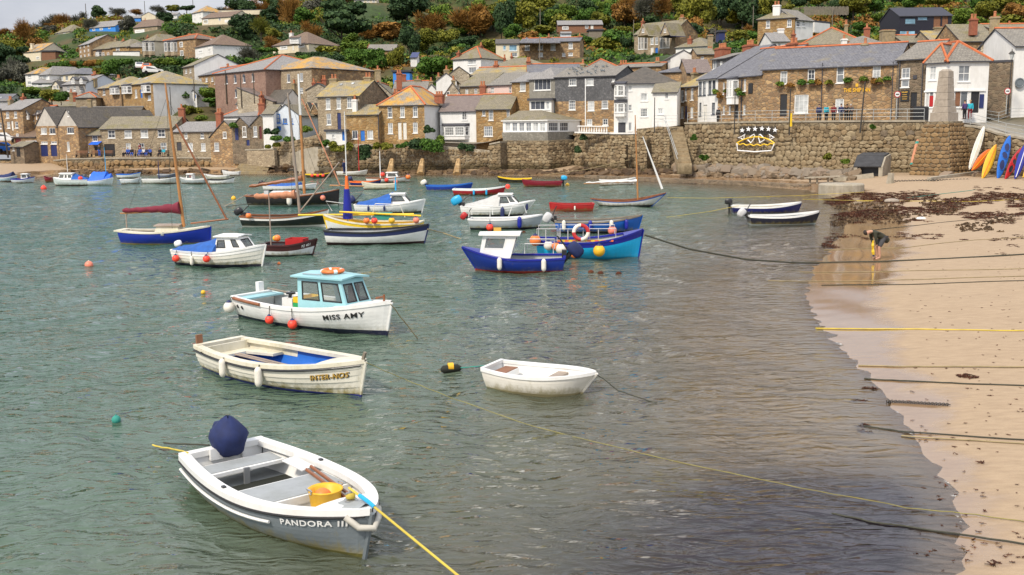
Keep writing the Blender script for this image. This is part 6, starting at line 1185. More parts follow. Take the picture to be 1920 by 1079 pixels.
mb=MB();mb.box((b.x(.66,.4),-.3,.28),(.22,.2,.16));o=mb.build('box','gel_white');o.matrix_world=b.M;T(o,'small white plastic box beside the yellow tub','box')
for sd,t in((-1,.42),(1,.38)):b.box('rowlock_socket',b.pt(t,b.sheer(t),sd)+V((0,-sd*.07,.07)),(.07,.05,.03),'black_plastic')
# --- INTER-NOS
b=BT('rowing_boat','cream clinker open boat with a bright blue inside',(411,643),(685,679),B=1.85,zs=(.52,.48,.76),tw=.72,rake=.2,hull=hullmat((.66,.63,.54),(.02,.025,.16),.05,.4,.5),strakes=7,inner='bright_blue',floor='bright_blue',zf=.1,gw=.16,gm='gel_cream',gh=.05,deck='gel_cream',td=.8)
inter=b
mb=MB()
for sd in(1,-1):mb.tube([b.pt(t,b.sheer(t)-.06,sd,.03)for t in np.linspace(0,.99,22)],.022,6)
mb.build('rubbing_band','black_plastic',b.root)
mb=MB()
for sd in(1,-1):rows=[[b.pt(t,z_,sd,-.055)for t in np.linspace(.02,.36,7)for z_ in[b.sheer(t)-k]]for k in(0,.12,.2)];mb.grid(rows)
mb.build('inner_moulding','gel_cream',b.root)
mb=MB();xs_=b.x(.09,.4)
mb.box((b.x(.07,.4),0,.32),(.5,1.25,.06))
for sd in(1,-1):mb.hexa([V((b.x(.12,.4),sd*.72,.29)),V((b.x(.12,.4),sd*.3,.29)),V((b.x(.27,.4),sd*.5,.29)),V((b.x(.27,.4),sd*.78,.29))]+[V((b.x(.12,.4),sd*.72,.35)),V((b.x(.12,.4),sd*.3,.35)),V((b.x(.27,.4),sd*.5,.35)),V((b.x(.27,.4),sd*.78,.35))])
mb.build('stern_seat','gel_cream',b.root);b.thwart(.55,.3,.3,'bright_blue');b.box('transom_board',(b.x(.03,.5)+.12,0,.44),(.05,1.15,.2),'gel_cream')
b.box('motor_bracket',(-b.L/2-.05,-.5,.62),(.05,.16,.34),'timber_brown');b.box('bow_post',(b.L/2-.03,0,.88),(.06,.05,.18),'wood_grey',tilt=('Y',.4))
mb=MB();mb.box((b.x(.35,.15),.0,.13),(1.0,1.0,.04));mb.build('bottom_boards','bilge_dark',b.root)
for k in range(2):
    mb=MB();mb.tube([(b.x(.22,.4),-.35+k*.1,.45),(b.x(.62,.4),-.42+k*.12,.44)],.024,6);o=mb.build('oar','mast_grey');o.matrix_world=b.M;T(o,('nearer' if k==0 else 'farther')+' worn oar lying in the blue inside of the cream clinker boat','oar','pair of oars in the cream clinker boat')
b.text('INTER-NOS',.80,.955,.17,.12,'letter_gold',shade='letter_black',italic=.15)
b.fender(.3,'left grey white tube fender on the side of the cream clinker boat','tube','buoy_white',z=.3,r=.085);b.fender(.55,'right grey white tube fender on the side of the cream clinker boat','tube','buoy_white',z=.28,r=.09)
# --- white dinghy
b=BT('dinghy','small plain white dinghy floating alone in the middle foreground',(921,685),(1118,700),B=1.3,zs=(.4,.36,.46),tw=.72,rake=.35,kb=.4,hull=hullmat((.70,.67,.60),(.28,.24,.13),.03,.4,.35),inner='gel_white',zf=.07,gw=.07,gh=.035,tmx=.45)
b.thwart(.6,.26,.24,'mast_grey');b.box('stern_locker',(b.x(.14,.2),0,.24),(.26,.74,.14),'gel_white');b.box('locker_lid',(b.x(.12,.2),.05,.315),(.3,.62,.02),'timber_brown');dingy=b
# --- MISS AMY
b=BT('motorboat','white motorboat with a pale blue wheelhouse and black lettering',(474,553),(734,568),B=2.1,zs=(.6,.56,.9),tw=.74,rake=.22,hull=hullmat((.74,.74,.72),(.012,.014,.04),.12,.35,.15),inner='gel_white',floor='deck_grey',zf=.15,gw=.14,gh=.06,deck='gel_white',td=.72)
amy=b
b.cabin(b.x(.5,.8),b.x(.8,.9),.74,.5,.57,.86,b.x(.48,.8),b.x(.74,.9),.62,.42,'pale_blue',side=[(.1,.47,.3,.88),(.54,.93,.3,.88)],front=[(.08,.46,.3,.86),(.54,.92,.3,.86)],roofm='pale_blue',over=.1)
b.box('wheelhouse_bulkhead',(b.x(.7,.8),.3,.9),(.04,.4,.6),'timber_brown');b.box('stern_seat',(b.x(.06,.6),0,.6),(.45,1.4,.05),'pale_blue');b.box('engine_box',(b.x(.3,.4),.1,.42),(.45,.5,.5),'gel_white');b.box('motor_bracket',(-b.L/2-.1,.35,.74),(.14,.2,.42),'gel_white')
mb=MB();mb.tube([(b.x(.28,.7),0,.5),(b.x(.3,.7),0,.8)],.05,8);mb.lathe((b.x(.3,.7),0,.78),[(.14,0),(.14,.05),(.05,.06)],10);mb.build('winch','black_plastic',b.root)
mb=MB();mb.tube([(b.x(.02,.7),.5,.74),(b.x(.28,.7),.1,.78)],.035,6);mb.build('tiller','wood_grey',b.root)
mb=MB();mb.tube([b.pt(t,b.sheer(t)+.03,-1,.035)for t in np.linspace(.03,.28,6)],.05,7);mb.build('roller','varnish',b.root,smooth=True)
b.text('MISS AMY',.70,.905,.14,.15,'letter_black')
for k,t in enumerate((.055,.1)):b.box('dolphin_mark',b.pt(t,b.sheer(t)-.2,-1)+V((0,-.02,0)),(.1,.012,.06),'letter_black',tilt=('Y',.8))
mb=MB();R_=.27;mb.lathe((b.x(.62,1.8),-.05,1.6),[(R_+.075*math.cos(a),.06*math.sin(a))for a in[2*PI*i/8 for i in range(9)]],20,0,None,lambda i,j:1 if j in(3,8,13,18)else 0)
o=mb.build('lifebuoy',['orange','gel_white'],smooth=True);o.matrix_world=b.M;T(o,'orange lifebuoy lying on the pale blue wheelhouse roof','lifebuoy')
for k,mt in enumerate(('green_plastic','yellow')):
    mb=MB();c=V((b.x(.4,.5),.15,.5+k*.17));d_=(.5,.7,.16)
    mb.box(c+V((0,0,-.07)),(.5,.7,.02));
    for q,e in(((.25,0,0),(.02,.7,.16)),((-.25,0,0),(.02,.7,.16)),((0,.35,0),(.5,.02,.16)),((0,-.35,0),(.5,.02,.16))):mb.box(c+V(q),e)
    o=mb.build('crate',mt);o.matrix_world=b.M;T(o,('green fish crate under the yellow one' if k==0 else 'yellow fish crate stacked on the green one')+' in the white motorboat','crate')
b.fender(.01,'big white ball fender with a blue cap at the stern of the white motorboat','ball','buoy_white',z=.36,r=.17);b.fender(.36,'left red orange ball fender on the white motorboat','ball','buoy_red',z=.22,r=.125);b.fender(.52,'right red orange ball fender on the white motorboat','ball','buoy_red',z=.18,r=.135)
b.rail([[(b.x(.5,1),-.52,1.52),(b.x(.62,1),-.48,1.54)]]);b.rail([[(b.x(.95,1),0,.9),(b.x(.95,1),0,1.1)],[(b.x(.92,1),-.12,1.0),(b.x(.92,1),.12,1.0)]],.03,'varnish','bow_cleat')
# --- cabin boat with blue cover
b=BT('cabin_boat','white clinker cabin boat with a blue cover and red ball fenders',(341,467),(498,459),B=1.9,zs=(.6,.58,.92),tw=.75,hull=hullmat((.7,.68,.6),(.015,.015,.03),.12,.4,.4),strakes=6,stripe='gel_white',gm='gel_white',deck='gel_white',td=.52)
b.cabin(b.x(.52,.8),b.x(.86,.8),.72,.36,.6,.62,b.x(.54,.8),b.x(.74,.8),.58,.36,'gel_white',side=[(.06,.36,.3,.8),(.62,.84,.35,.85)],front=[(.15,.85,.3,.85)],aft=[])
b.cover(.02,.54,.1,.6,'blue_cloth');b.fender(.1,'left red ball fender on the clinker cabin boat','ball','buoy_red',z=.32,r=.15);b.fender(.5,'right red ball fender on the clinker cabin boat','ball','buoy_red',z=.38,r=.15);b.fender(.3,'white tube fender between the red balls of the clinker cabin boat','tube','buoy_white',z=.25,r=.08)
b.outboard('gel_white',.7,.3)
# --- PZ boat
b=BT('fishing_boat','small white fishing boat with a dark maroon top strake and red crate',(487,594),yw=482,ang=8,B=1.7,zs=(.62,.6,.92),hull=hullmat((.66,.67,.68),(.015,.015,.02),.08),stripe='dark_maroon',sq=.3,inner='fascia_dark',gm='dark_maroon',gw=.06)
b.text('PZ 401',.8,.93,.09,.12,'letter_white');b.thwart(.3,.45,.25);b.thwart(.62,.45,.25);b.mast(b.x(.12,.5),.2,2.6,.035,'mast_grey');b.box('lamp',(b.x(.12,.5)-.1,0,2.8),(.2,.12,.16),'silver')
mb=MB();c=V((b.x(.62,.6),0,.62));
for q,e in(((.4,0,0),(.03,.75,.3)),((-.4,0,0),(.03,.75,.3)),((0,.37,0),(.8,.03,.3)),((0,-.37,0),(.8,.03,.3)),((0,0,-.13),(.8,.75,.03))):mb.box(c+V(q),e)
o=mb.build('crate','red_paint');o.matrix_world=b.M;T(o,'big red plastic crate standing in the small fishing boat','crate')
mb=MB();mb.ball((b.x(.28,.5),-.2,.78),.15,0);mb.ball((b.x(.22,.5),-.1,.76),.12,1);o=mb.build('floats',['buoy_orange','buoy_yellow']);o.matrix_world=b.M;T(o,'pair of orange and yellow floats in the small fishing boat','floats')
# --- blue sailboat
b=BT('sailing_boat','royal blue gaff sailing boat with a maroon covered sail',(214,392),yw=459,ang=7,B=2.2,zs=(.78,.72,1.05),tw=.5,rake=.05,hull=hullmat((.006,.026,.30),(.45,.3,.05),.05,.35,.1),gm='gel_cream',gw=.42,inner='mast_grey',deck='gel_cream',td=.6,zf=.3)
xm=b.x(.7,1);b.mast(xm,.8,7.1,.085,'mast_wood',.075);b.sail((b.x(.03,1),0,1.62),(xm-.12,0,1.75),.12,.3,'maroon_cloth');b.tube('bowsprit',[(b.x(.78,1),0,.98),(b.L/2+.95,0,1.2)],.045,'varnish')
b.tube('spar',[(b.L/2+.85,0,1.2),(b.x(.69,1)-.1,.1,5.9)],.05,'varnish');b.cabin(b.x(.42,1),b.x(.68,1),.55,.42,.76,.3,b.x(.44,1),b.x(.66,1),.48,.36,'gel_cream',roofm='mast_grey',aft=[])
b.stays(xm-.5,7.2,[(xm-.2,.9,.8),(xm-.2,-.9,.8),(b.L/2+.9,0,1.25),(b.x(0,1),.3,.9)]);b.box('porthole',b.pt(.56,.55,b.side)+V((0,b.side*.01,0)),(.16,.02,.16),'alloy');b.box('boom_crutch',(b.x(.06,1),0,1.15),(.05,.05,.8),'mast_grey')
# --- black sailing boats
b=BT('sailing_boat','large black two-tone sailing boat with a tall varnished mast and a pink spar',(457,634),yw=388,ang=5,B=2.8,zs=(.95,.9,1.5),tw=.45,rake=.1,hull=hullmat((.02,.017,.017),(.3,.36,.33),.1,.4,.2),stripe='black_plastic',gm='varnish',inner='mast_grey',gw=.3,deck='mast_grey',td=.6,zf=.3)
xm=b.x(.62,1);b.mast(xm,.9,8.8,.11,'mast_wood',.01,top=.66);b.sail((b.x(.02,1),0,1.45),(xm-.1,0,2.05),.12,.2,'varnish',0,'furled_sail');b.tube('spar',[(b.L/2+.1,0,1.5),(xm+.1,0,7.9)],.05,'peach_cloth');b.tube('bowsprit',[(b.x(.9,1),.1,1.5),(b.L/2+1.9,.1,1.42)],.05,'mast_wood')
b.stays(xm,8.5,[(xm-.2,1.2,1),(xm-.2,-1.2,1),(b.L/2,0,1.5)]);b.cabin(b.x(.3,1),b.x(.56,1),.7,.6,.85,.4,b.x(.3,1),b.x(.55,1),.65,.5,'gel_white',aft=[]);b.tube('rudder_pole',[(b.x(0,1),0,.9),(b.x(0,1)-1.9,-.2,-.1)],.03,'mast_grey')
b.fender(.52,'long white sausage fender on the large black sailing boat','tube','buoy_white',z=.75,r=.2);b.fender(.86,'pink ball buoy on the bow of the large black sailing boat','ball','buoy_pink',z=.8,r=.2)
b=BT('sailing_boat','black open sailing boat with white rails and a furled peach sail',(450,612),yw=427,ang=3,B=2.3,zs=(.78,.7,1.2),rake=.15,hull=hullmat((.015,.02,.018),(.62,.6,.55),.1,.4,.1),stripe='gel_white',sq=.18,gm='varnish',gw=.12,inner='mast_grey',zf=.2,thw=((.25,.5,.25),(.5,.5,.25),(.75,.55,.25)))
xm=b.x(.67,1);b.mast(xm,.3,7.4,.09,'mast_grey',.06);b.sail((b.x(.14,1),0,1.75),(xm-.25,0,1.85),.16,.24,'peach_cloth',0);b.outboard('black_plastic',1.1,.6);b.tube('spar',[(xm+.05,-.1,.9),(b.L/2+.8,-.2,3.7)],.045,'mast_grey');b.stays(xm-.35,7.3,[(xm-.2,1.0,.8),(xm-.2,-1.0,.8),(b.L/2,0,1.2)])
b.fender(.13,'orange ball float at the stern of the black open sailing boat','ball','buoy_orange',z=.9,r=.17)
b=BT('dinghy','white dinghy under a rumpled blue cover behind the large black sailing boat',(492,592),yw=358,ang=4,B=1.9,zs=(.6,.5,.8),hull=hullmat(white));b.cover(.05,.7,.18,.25,'blue_cloth');b.outboard('black_plastic',1.1,.7)
# --- white boats mid
b=BT('rowing_boat','white open boat with a thick black top strake',(607,803),yw=460,ang=4,B=2.2,zs=(.82,.76,1.15),tw=.6,hull=hullmat((.74,.74,.72),(.03,.01,.012),.12,.4,.12),stripe='navy',sq=.22,gm='black_plastic',gw=.1,inner='gel_grey',zf=.2,thw=((.2,.55,.3),(.45,.55,.3),(.7,.6,.3)))
b=BT('rowing_boat','white and yellow boat with yellow spars and floats behind the black straked boat',(790,600),yw=441,ang=-6,B=2.2,zs=(.75,.7,1.25),hull=hullmat((.72,.72,.7)),stripe='yellow',sq=.2,gm='gel_cream',inner='yellow',zf=.2,gw=.1)
b.tube('boathook',[(b.L/2+1.6,-.6,.95),(b.x(.1,1),-.5,1.0)],.055,'yellow');b.tube('spar',[(b.L/2-1,.4,1.2),(b.x(.0,1),.4,.98)],.05,'yellow');b.mast(b.x(.75,1),.3,6.2,.035,'gel_white')
b.tube('blue_bag',[(b.x(.75,1),0,.8),(b.x(.75,1),.05,2.4)],[.28,.15],'deep_blue');b.tube('orange_bag',[(b.x(.75,1),0,2.4),(b.x(.75,1),0,3.1)],[.12,.07],'orange');b.box('cool_box',(b.x(.38,1),.1,.95),(.9,.5,.35),'rope_green');b.rail([[(b.x(.2,1),-.9,.8),(b.x(.25,1),-.8,1.5),(b.x(.5,1),-.8,1.55),(b.x(.55,1),-.95,.8)],[(b.x(.92,1),-.2,1.2),(b.x(.97,1),0,1.75),(b.x(.8,1),-.3,1.6)]],.022,'gel_white')
for k,(t,mt,lb)in enumerate(((.5,'buoy_orange','orange'),(.42,'buoy_red','red'),(.25,'buoy_yellow','yellow'),(.02,'buoy_pink','peach'))):b.fender(t,lb+' ball float lying along the white and yellow boat','ball',mt,side=1,z=1.0,r=.17)
b=BT('cabin_boat','white cabin boat with a long blue cover and a small blue flag',(664,796),yw=401,ang=3,B=2.2,zs=(.72,.68,1.1),hull=hullmat((.74,.74,.72)),strakes=0,stripe='gel_white',deck='gel_white',td=.5)
b.cabin(b.x(.5,1),b.x(.82,1),.8,.4,.7,.8,b.x(.53,1),b.x(.7,1),.62,.4,'gel_white',side=[(.1,.8,.35,.85)],front=[(.1,.9,.3,.85)],aft=[]);b.cover(.04,.54,.12,.8,'blue_cloth');b.outboard('navy',1.3,.6);b.mast(b.x(.58,1),1.5,.9,.06,'sky_blue')
for k,t in enumerate((.22,.45)):b.fender(t,('left' if k==0 else 'right')+' small navy fender on the cabin boat with the blue flag','tube','navy',z=.45,r=.07)
b=BT('cabin_boat','white cabin boat with a grey canopy and a big light blue outboard',(864,1005),yw=406,ang=6,B=2.2,zs=(.75,.75,1.2),rake=.8,hull=hullmat((.72,.71,.67)),strakes=5,stripe='gel_white',deck='gel_white',td=.45)
b.cabin(b.x(.5,1),b.x(.82,1),.82,.4,.76,.85,b.x(.52,1),b.x(.68,1),.62,.42,'gel_white',side=[(.12,.56,.3,.82),(.64,.88,.4,.85)],front=[(.1,.9,.3,.85)],aft=[]);b.cover(.06,.53,.1,.8,'grey_cloth');b.outboard('sky_blue',1.5,.5)
b.fender(.95,'small navy fender at the bow of the grey canopied cabin boat','tube','navy',z=.7,r=.09);b.fender(.58,'navy horseshoe fender on the grey canopied cabin boat','tube','navy',z=.3,r=.14);mb=MB();mb.ball((b.x(.63,1),0,1.85),.16);o=mb.build('ball_float','buoy_red');o.matrix_world=b.M;T(o,'red ball float on top of the grey canopied cabin','float')
b=BT('motorboat','long grey open motorboat with metal guard rails',(879,1019),yw=431,ang=4,B=1.9,zs=(.68,.66,.95),hull=hullmat((.36,.40,.42)),gm='gel_white',inner='gel_white',gw=.14,deck='gel_white',td=.75)
b.rail([[(b.x(.03,1),-.8,.7),(b.x(.03,1),-.8,1.25),(b.x(.3,1),-.85,1.2),(b.x(.3,1),-.85,.7)],[(b.x(.55,1),-.8,.75),(b.x(.6,1),-.75,1.3),(b.x(.75,1),-.6,1.35),(b.x(.78,1),-.5,.9)],[(b.x(.03,1),.8,.7),(b.x(.03,1),.8,1.25),(b.x(.3,1),.85,1.2),(b.x(.3,1),.85,.7)]],.025,'gel_white');b.outboard('red_paint',.9,.9)
b.fender(.3,'red ball fender on the long grey motorboat','ball','buoy_red',z=.2,r=.2);b.fender(.7,'blue sausage fender on the long grey motorboat','tube','deep_blue',z=.5,r=.13)
b=BT('rowing_boat','blue open boat with a brown gunwale and grey inside',(1042,1207),yw=438,ang=3,B=2.1,zs=(.75,.72,1.1),hull=hullmat((.008,.1,.42)),gm='wood_grey',inner='gel_grey',zf=.2,gw=.1,thw=((.25,.5,.25),(.5,.5,.25),(.75,.55,.25)),tm='wood_grey');b.outboard('silver',1.2,1.0)
for k,(t,mt,lb)in enumerate(((.1,'buoy_white','white'),(.4,'deep_blue','blue'),(.64,'buoy_white','white'),(.82,'deep_blue','blue'))):b.fender(t,('leftmost ','second ','third ','rightmost ')[k]+lb+' fender on the blue open boat with the brown gunwale','tube',mt,z=.55,r=.11)
b=BT('rowing_boat','small plain red rowing boat',(1114,1031),yw=396,ang=2,B=1.5,zs=(.55,.5,.68),tw=.8,rake=.1,hull=hullmat((.42,.02,.02),(.42,.02,.02),.02),gm='red_paint',inner='timber_brown',thw=((.4,.35,.25),(.7,.35,.25)));b.fender(.45,'tiny white fender on the small red rowing boat','tube','buoy_white',side=1,z=.25,r=.06)
# --- deep blue boat with white cabin, light blue fishing boat
b=BT('fishing_boat','light blue fishing boat with a navy top strake and a lifebuoy',(1007,1210),yw=486,ang=4,B=2.4,zs=(.95,.85,1.45),tw=.6,rake=.2,hull=hullmat((.01,.45,.8),(.01,.35,.6),.04,.35,.1),stripe='deep_blue',sq=.2,gm='deep_blue',inner='gel_grey',zf=.25,gw=.12,deck='deep_blue',td=.82)
b.rail([[(b.x(t0,1),sd*y_,.75),(b.x(t0,1),sd*y_,1.28),(b.x(t1,1),sd*y_,1.28),(b.x(t1,1),sd*y_,.75)]for sd in(1,-1)for t0,t1,y_ in((.02,.2,.85),(.22,.44,.95),(.5,.74,.9))]+[[(b.x(t,1),-.92,.75),(b.x(t,1),-.92,1.25)]for t in(.1,.3,.58)],.02,'silver')
mb=MB();n_=V((0,-1,.2)).normalized();mb.lathe((b.x(.42,1),-1.12,1.15),[(.3+.08*math.cos(a),.07*math.sin(a))for a in[2*PI*i/8 for i in range(9)]],20,0,n_,lambda i,j:1 if(j//5)%2 else 0);o=mb.build('lifebuoy',['red_paint','buoy_white'],smooth=True);o.matrix_world=b.M;T(o,'red and white lifebuoy hung on the rail of the light blue fishing boat','lifebuoy')
mb=MB();[mb.box((b.x(t,1),-1.0,.78),(.16,.06,.07),0,i%2)for i,t in enumerate(np.linspace(.22,.7,15))];mb.build('striped_rail',['orange','yellow'],b.root)
for t,mt,z_,r_,lb,sd in((.36,'buoy_orange',.35,.2,'orange ball fender left on the light blue fishing boat',-1),(.585,'buoy_yellow',.5,.25,'large yellow ball fender on the light blue fishing boat',-1),(.0,'buoy_orange',1.0,.24,'orange conical buoy on the stern of the light blue fishing boat',-1),(.12,'buoy_white',.75,.2,'white ball fender nearest the stern of the light blue fishing boat',-1),(.19,'buoy_orange',.72,.18,'small orange ball beside the white one on the light blue boat',-1),(.24,'buoy_white',.6,.24,'big white ball fender beside the outboard of the navy hulled boat',-1),(.72,'buoy_pink',1.25,.2,'pink float lying in the light blue fishing boat',1)):b.fender(t,lb,'ball',mt,side=sd,z=z_,r=r_)
b=BT('fishing_boat','deep blue motorboat with a small white wheelhouse and navy outboard',(1062,865),yw=510,ang=-4,B=2.0,zs=(.62,.58,1.1),rake=.55,hull=hullmat((.008,.03,.24),(.3,.03,.02),.03,.35,.1),gm='deep_blue',inner='gel_grey',floor='deck_grey',zf=.2,deck='deep_blue',td=.62,gw=.1)
b.cabin(b.x(.52,1),b.x(.82,1),.78,.45,.66,1.0,b.x(.46,1),b.x(.78,1),.7,.48,'gel_white',side=[(.28,.9,.4,.9)],front=[(.1,.9,.4,.9)],roofm='gel_white',over=.1,fm='gel_white')
b.box('cabin_notice',(b.x(.66,1),-.3,1.5),(.3,.02,.25),'letter_gold');b.outboard('navy_cloth',1.35,.75);b.rail([[(b.x(.12,1),.85,.72),(b.x(.12,1),.85,1.1),(b.x(.38,1),.88,1.1),(b.x(.38,1),.88,.72)],[(b.x(.12,1),-.85,.72),(b.x(.12,1),-.85,1.1),(b.x(.38,1),-.88,1.1),(b.x(.38,1),-.88,.72)]],.022,'silver')
mb=MB();mb.lathe((b.x(.5,1),.1,1.0),[(.26+.03*math.cos(a),.03*math.sin(a))for a in[2*PI*i/6 for i in range(7)]],14,0,V((1,0,.5)).normalized());mb.build('steering_wheel','black_plastic',b.root)
b.fender(.62,'left white tube fender on the deep blue motorboat','tube','buoy_white',z=.42,r=.1);b.fender(.2,'right white tube fender on the deep blue motorboat','tube','buoy_white',z=.35,r=.1)
# --- white skiff with sail and other small boats
b=BT('sailing_boat','slender white sailing skiff with blue gunwale and varnished inside',(1108,1251),yw=388,ang=3,B=1.7,zs=(.7,.48,1.15),rake=1.0,pointed=True,hull=hullmat((.62,.62,.6)),stripe='bright_blue',sq=.14,gm='varnish',inner='varnish',floor='mast_wood',thw=((.3,.35,.3),(.5,.35,.3),(.72,.4,.3)))
xm=b.x(.63,1);b.mast(xm,.2,6.2,.06,'mast_wood',.04);b.sail((b.x(.03,1),0,1.68),(xm-.1,0,1.78),.05,.1,'gel_white',.035);b.tube('gaff',[(xm+1.7,0,1.2),(xm+.3,0,4.9)],[.09,.03],'gel_white');b.stays(xm-.2,6,[(xm-.9,.7,.6),(xm-.9,-.7,.6)])
SM=[('dinghy','small white dinghy near the weedy ledge under the stairs',1125,1193,347.5,2,1.5,white,'gel_white','gel_white',{}),('rowing_boat','maroon rowing boat with a light blue outboard',1055,979,351,-3,1.9,(.22,.01,.025),'maroon','maroon',dict(ob=('sky_blue',1.2,.1))),
('rowing_boat','black and yellow rimmed flat boat by the maroon rowing boat',997,933,344.5,-2,1.9,(.02,.018,.015),'yellow','yellow',{}),('rowing_boat','red rowing boat with white inside and two blue fenders',849,948,366.5,5,1.9,(.33,.012,.02),'gel_white','pale_blue',{}),
('rowing_boat','cobalt blue open boat with a white outboard',799,886,358.5,4,1.8,(.008,.04,.3),'bright_blue','bright_blue',dict(ob=('buoy_white',1.2,.5))),('rowing_boat','navy boat with an orange gunwale moored behind the cream dinghy',656,715,350.5,10,2.0,(.012,.018,.12),'orange','orange',dict(ob=('navy',1.1,.3))),
('fishing_boat','white boat with a blue waterline and red floats near the rocks',686,770,342.5,6,2.2,white,'timber_brown','gel_grey',dict(mast=(.3,3.2,'gel_white'),cab=1)),('dinghy','cream wooden dinghy in front of the navy and orange boat',740,677,355.5,2,1.5,(.62,.6,.48),'gel_cream','mast_grey',{}),
('rowing_boat','yellow and black boat carrying three red floats by the rocks',573,622,335,4,1.8,(.04,.035,.02),'yellow','gel_cream',{}),('rowing_boat','low white boat with a furled red sail and someone standing in it',631,688,330,2,1.7,(.6,.6,.52),'gel_white','gel_cream',dict(mast=(.72,5.0,'red_paint'))),
('rowing_boat','navy open boat with a wide white rim beached at the waterline',1376,1508,402.5,5,2.2,(.010,.014,.11),'gel_white','gel_cream',dict(ob=('black_plastic',1.0,.05))),('rowing_boat','low black boat with a white rim in front of the navy open boat',1408,1541,422.5,2,1.8,(.012,.014,.03),'gel_white','gel_grey',dict(ob=('silver',1.1,.9))),
('dinghy','white dinghy with a black rim right of the long grey boats on the left',390,438,345.5,0,1.5,white,'black_plastic','gel_grey',{}),('dinghy','white dinghy lying farthest out beside the quay wall',448,415,330,0,1.4,white,'gel_white','gel_cream',{}),('dinghy','low grey dinghy behind the white dinghy with the black rim',425,380,338,0,1.6,(.5,.5,.42),'gel_white','gel_grey',{}),
('motorboat','grey cabin boat with red floats beside the tall varnished mast',382,334,345,2,1.9,(.42,.46,.47),'gel_white','gel_grey',dict(cab=1)),('motorboat','white motorboat with dark gear amidships left of the tall varnished mast',266,330,345,2,1.9,(.6,.6,.56),'gel_white','bilge_dark',dict(mast=(.45,2.4,'navy'))),('motorboat','dark blue covered boat behind the white motorboat with gear',295,331,335,2,1.7,(.1,.12,.17),'gel_grey','blue_cloth',{}),
('dinghy','white dinghy with a blue rim and high bow near the quay wall',218,262,334.5,4,1.6,(.6,.65,.66),'bright_blue','blue_cloth',{}),('dinghy','low white dinghy with a blue inside in front of the blue rimmed dinghy',225,262,345.5,0,1.5,(.6,.65,.66),'gel_white','sky_blue',{}),
('dinghy','small dark red dinghy half hidden by the white cabin boat',95,78,342,6,1.5,(.2,.015,.02),'maroon','maroon',{}),('motorboat','pale blue and white motorboat second from the left edge',20,62,344,4,1.8,(.5,.54,.58),'deep_blue','gel_grey',dict(cab=1)),('motorboat','motorboat under a dark blue cover at the left edge',-6,28,341,3,1.9,(.35,.5,.55),'gel_white','blue_cloth',dict(cov='navy_cloth'))]
for nm,lb,xs0,xs1,yw,an,B_,col,gm,inn,ex in SM:
    b=BT(nm,lb,(xs0,xs1),yw=yw,ang=an,B=B_,zs=(.58,.52,.85),hull=hullmat(col,(.02,.03,.1)if 'blue waterline' in lb else(.3,.36,.36)if col[0]<.1 else(.1,.03,.02),.06),gm=gm,inner=inn,gw=.12,gh=.07,zf=.15,thw=((.3,.38,.25),(.6,.4,.25)),tm='mast_grey')
    if 'ob' in ex:b.outboard(*ex['ob'])
    if 'mast' in ex:b.mast(b.x(ex['mast'][0],1),.2,ex['mast'][1],.06,ex['mast'][2])
    if 'cab' in ex:b.cabin(b.x(.45,1),b.x(.75,1),.6,.4,.5,.7,b.x(.47,1),b.x(.68,1),.5,.35,'gel_white',side=[(.15,.85,.4,.85)],front=[(.15,.85,.35,.85)],aft=[])
    if 'cov' in ex:b.cover(.05,.8,.3,.6,ex['cov'])
    if 'two blue fenders' in lb:
        for k,t in enumerate((.42,.66)):b.fender(t,('left' if k==0 else 'right')+' blue fender on the red rowing boat','tube','sky_blue',z=.3,r=.09)
    if 'three red floats' in lb:
        for k,t in enumerate((.3,.52,.72)):b.fender(t,('left','middle','right')[k]+' red float on the yellow and black boat','ball','buoy_red',z=.45,r=.2)
    if 'blue waterline' in lb:
        for k,(t,z_,r_)in enumerate(((.5,.35,.22),(.97,.7,.27),(.42,1.1,.25))):b.fender(t,('red float low on','orange float at the bow of','red float on top of')[k]+' the white boat by the rocks','ball','buoy_red' if k!=1 else 'buoy_orange',z=z_,r=r_)
b=BT('cabin_boat','white cabin cruiser with three windows and a blue rear cover on the left',(166,93),yw=349,ang=-4,B=2.2,zs=(.75,.8,1.1),hull=hullmat((.6,.66,.64),(.06,.015,.02),.1),deck='gel_white',td=.35)
b.cabin(b.x(.38,1),b.x(.82,1),.8,.5,.8,.75,b.x(.42,1),b.x(.76,1),.7,.42,'gel_white',side=[(.06,.3,.35,.8),(.4,.55,.35,.8),(.65,.95,.35,.8)],front=[(.1,.9,.35,.8)],aft=[]);b.cover(.04,.4,.15,.6,'blue_cloth');b.mast(b.x(.6,1),1.5,1.9,.03,'gel_white');b.outboard('silver',1.2,.2)
b=BT('cabin_boat','white boat under a domed royal blue cover beside the white cabin cruiser',(152,211),yw=348.5,ang=10,B=2.2,zs=(.65,.6,1.0),hull=hullmat((.6,.66,.66),(.4,.45,.45),.05));b.cover(.05,.95,.25,.5,'tarp_blue');b.cover(.3,.8,.95,.8,'tarp_blue','domed_cover');b.outboard('black_plastic',1.4,.1);b.mast(b.x(.75,1),1.2,2.9,.04,'sky_blue');b.fender(.04,'red ball float between the cabin cruiser and the blue domed cover','ball','buoy_red',z=1.0,r=.24)
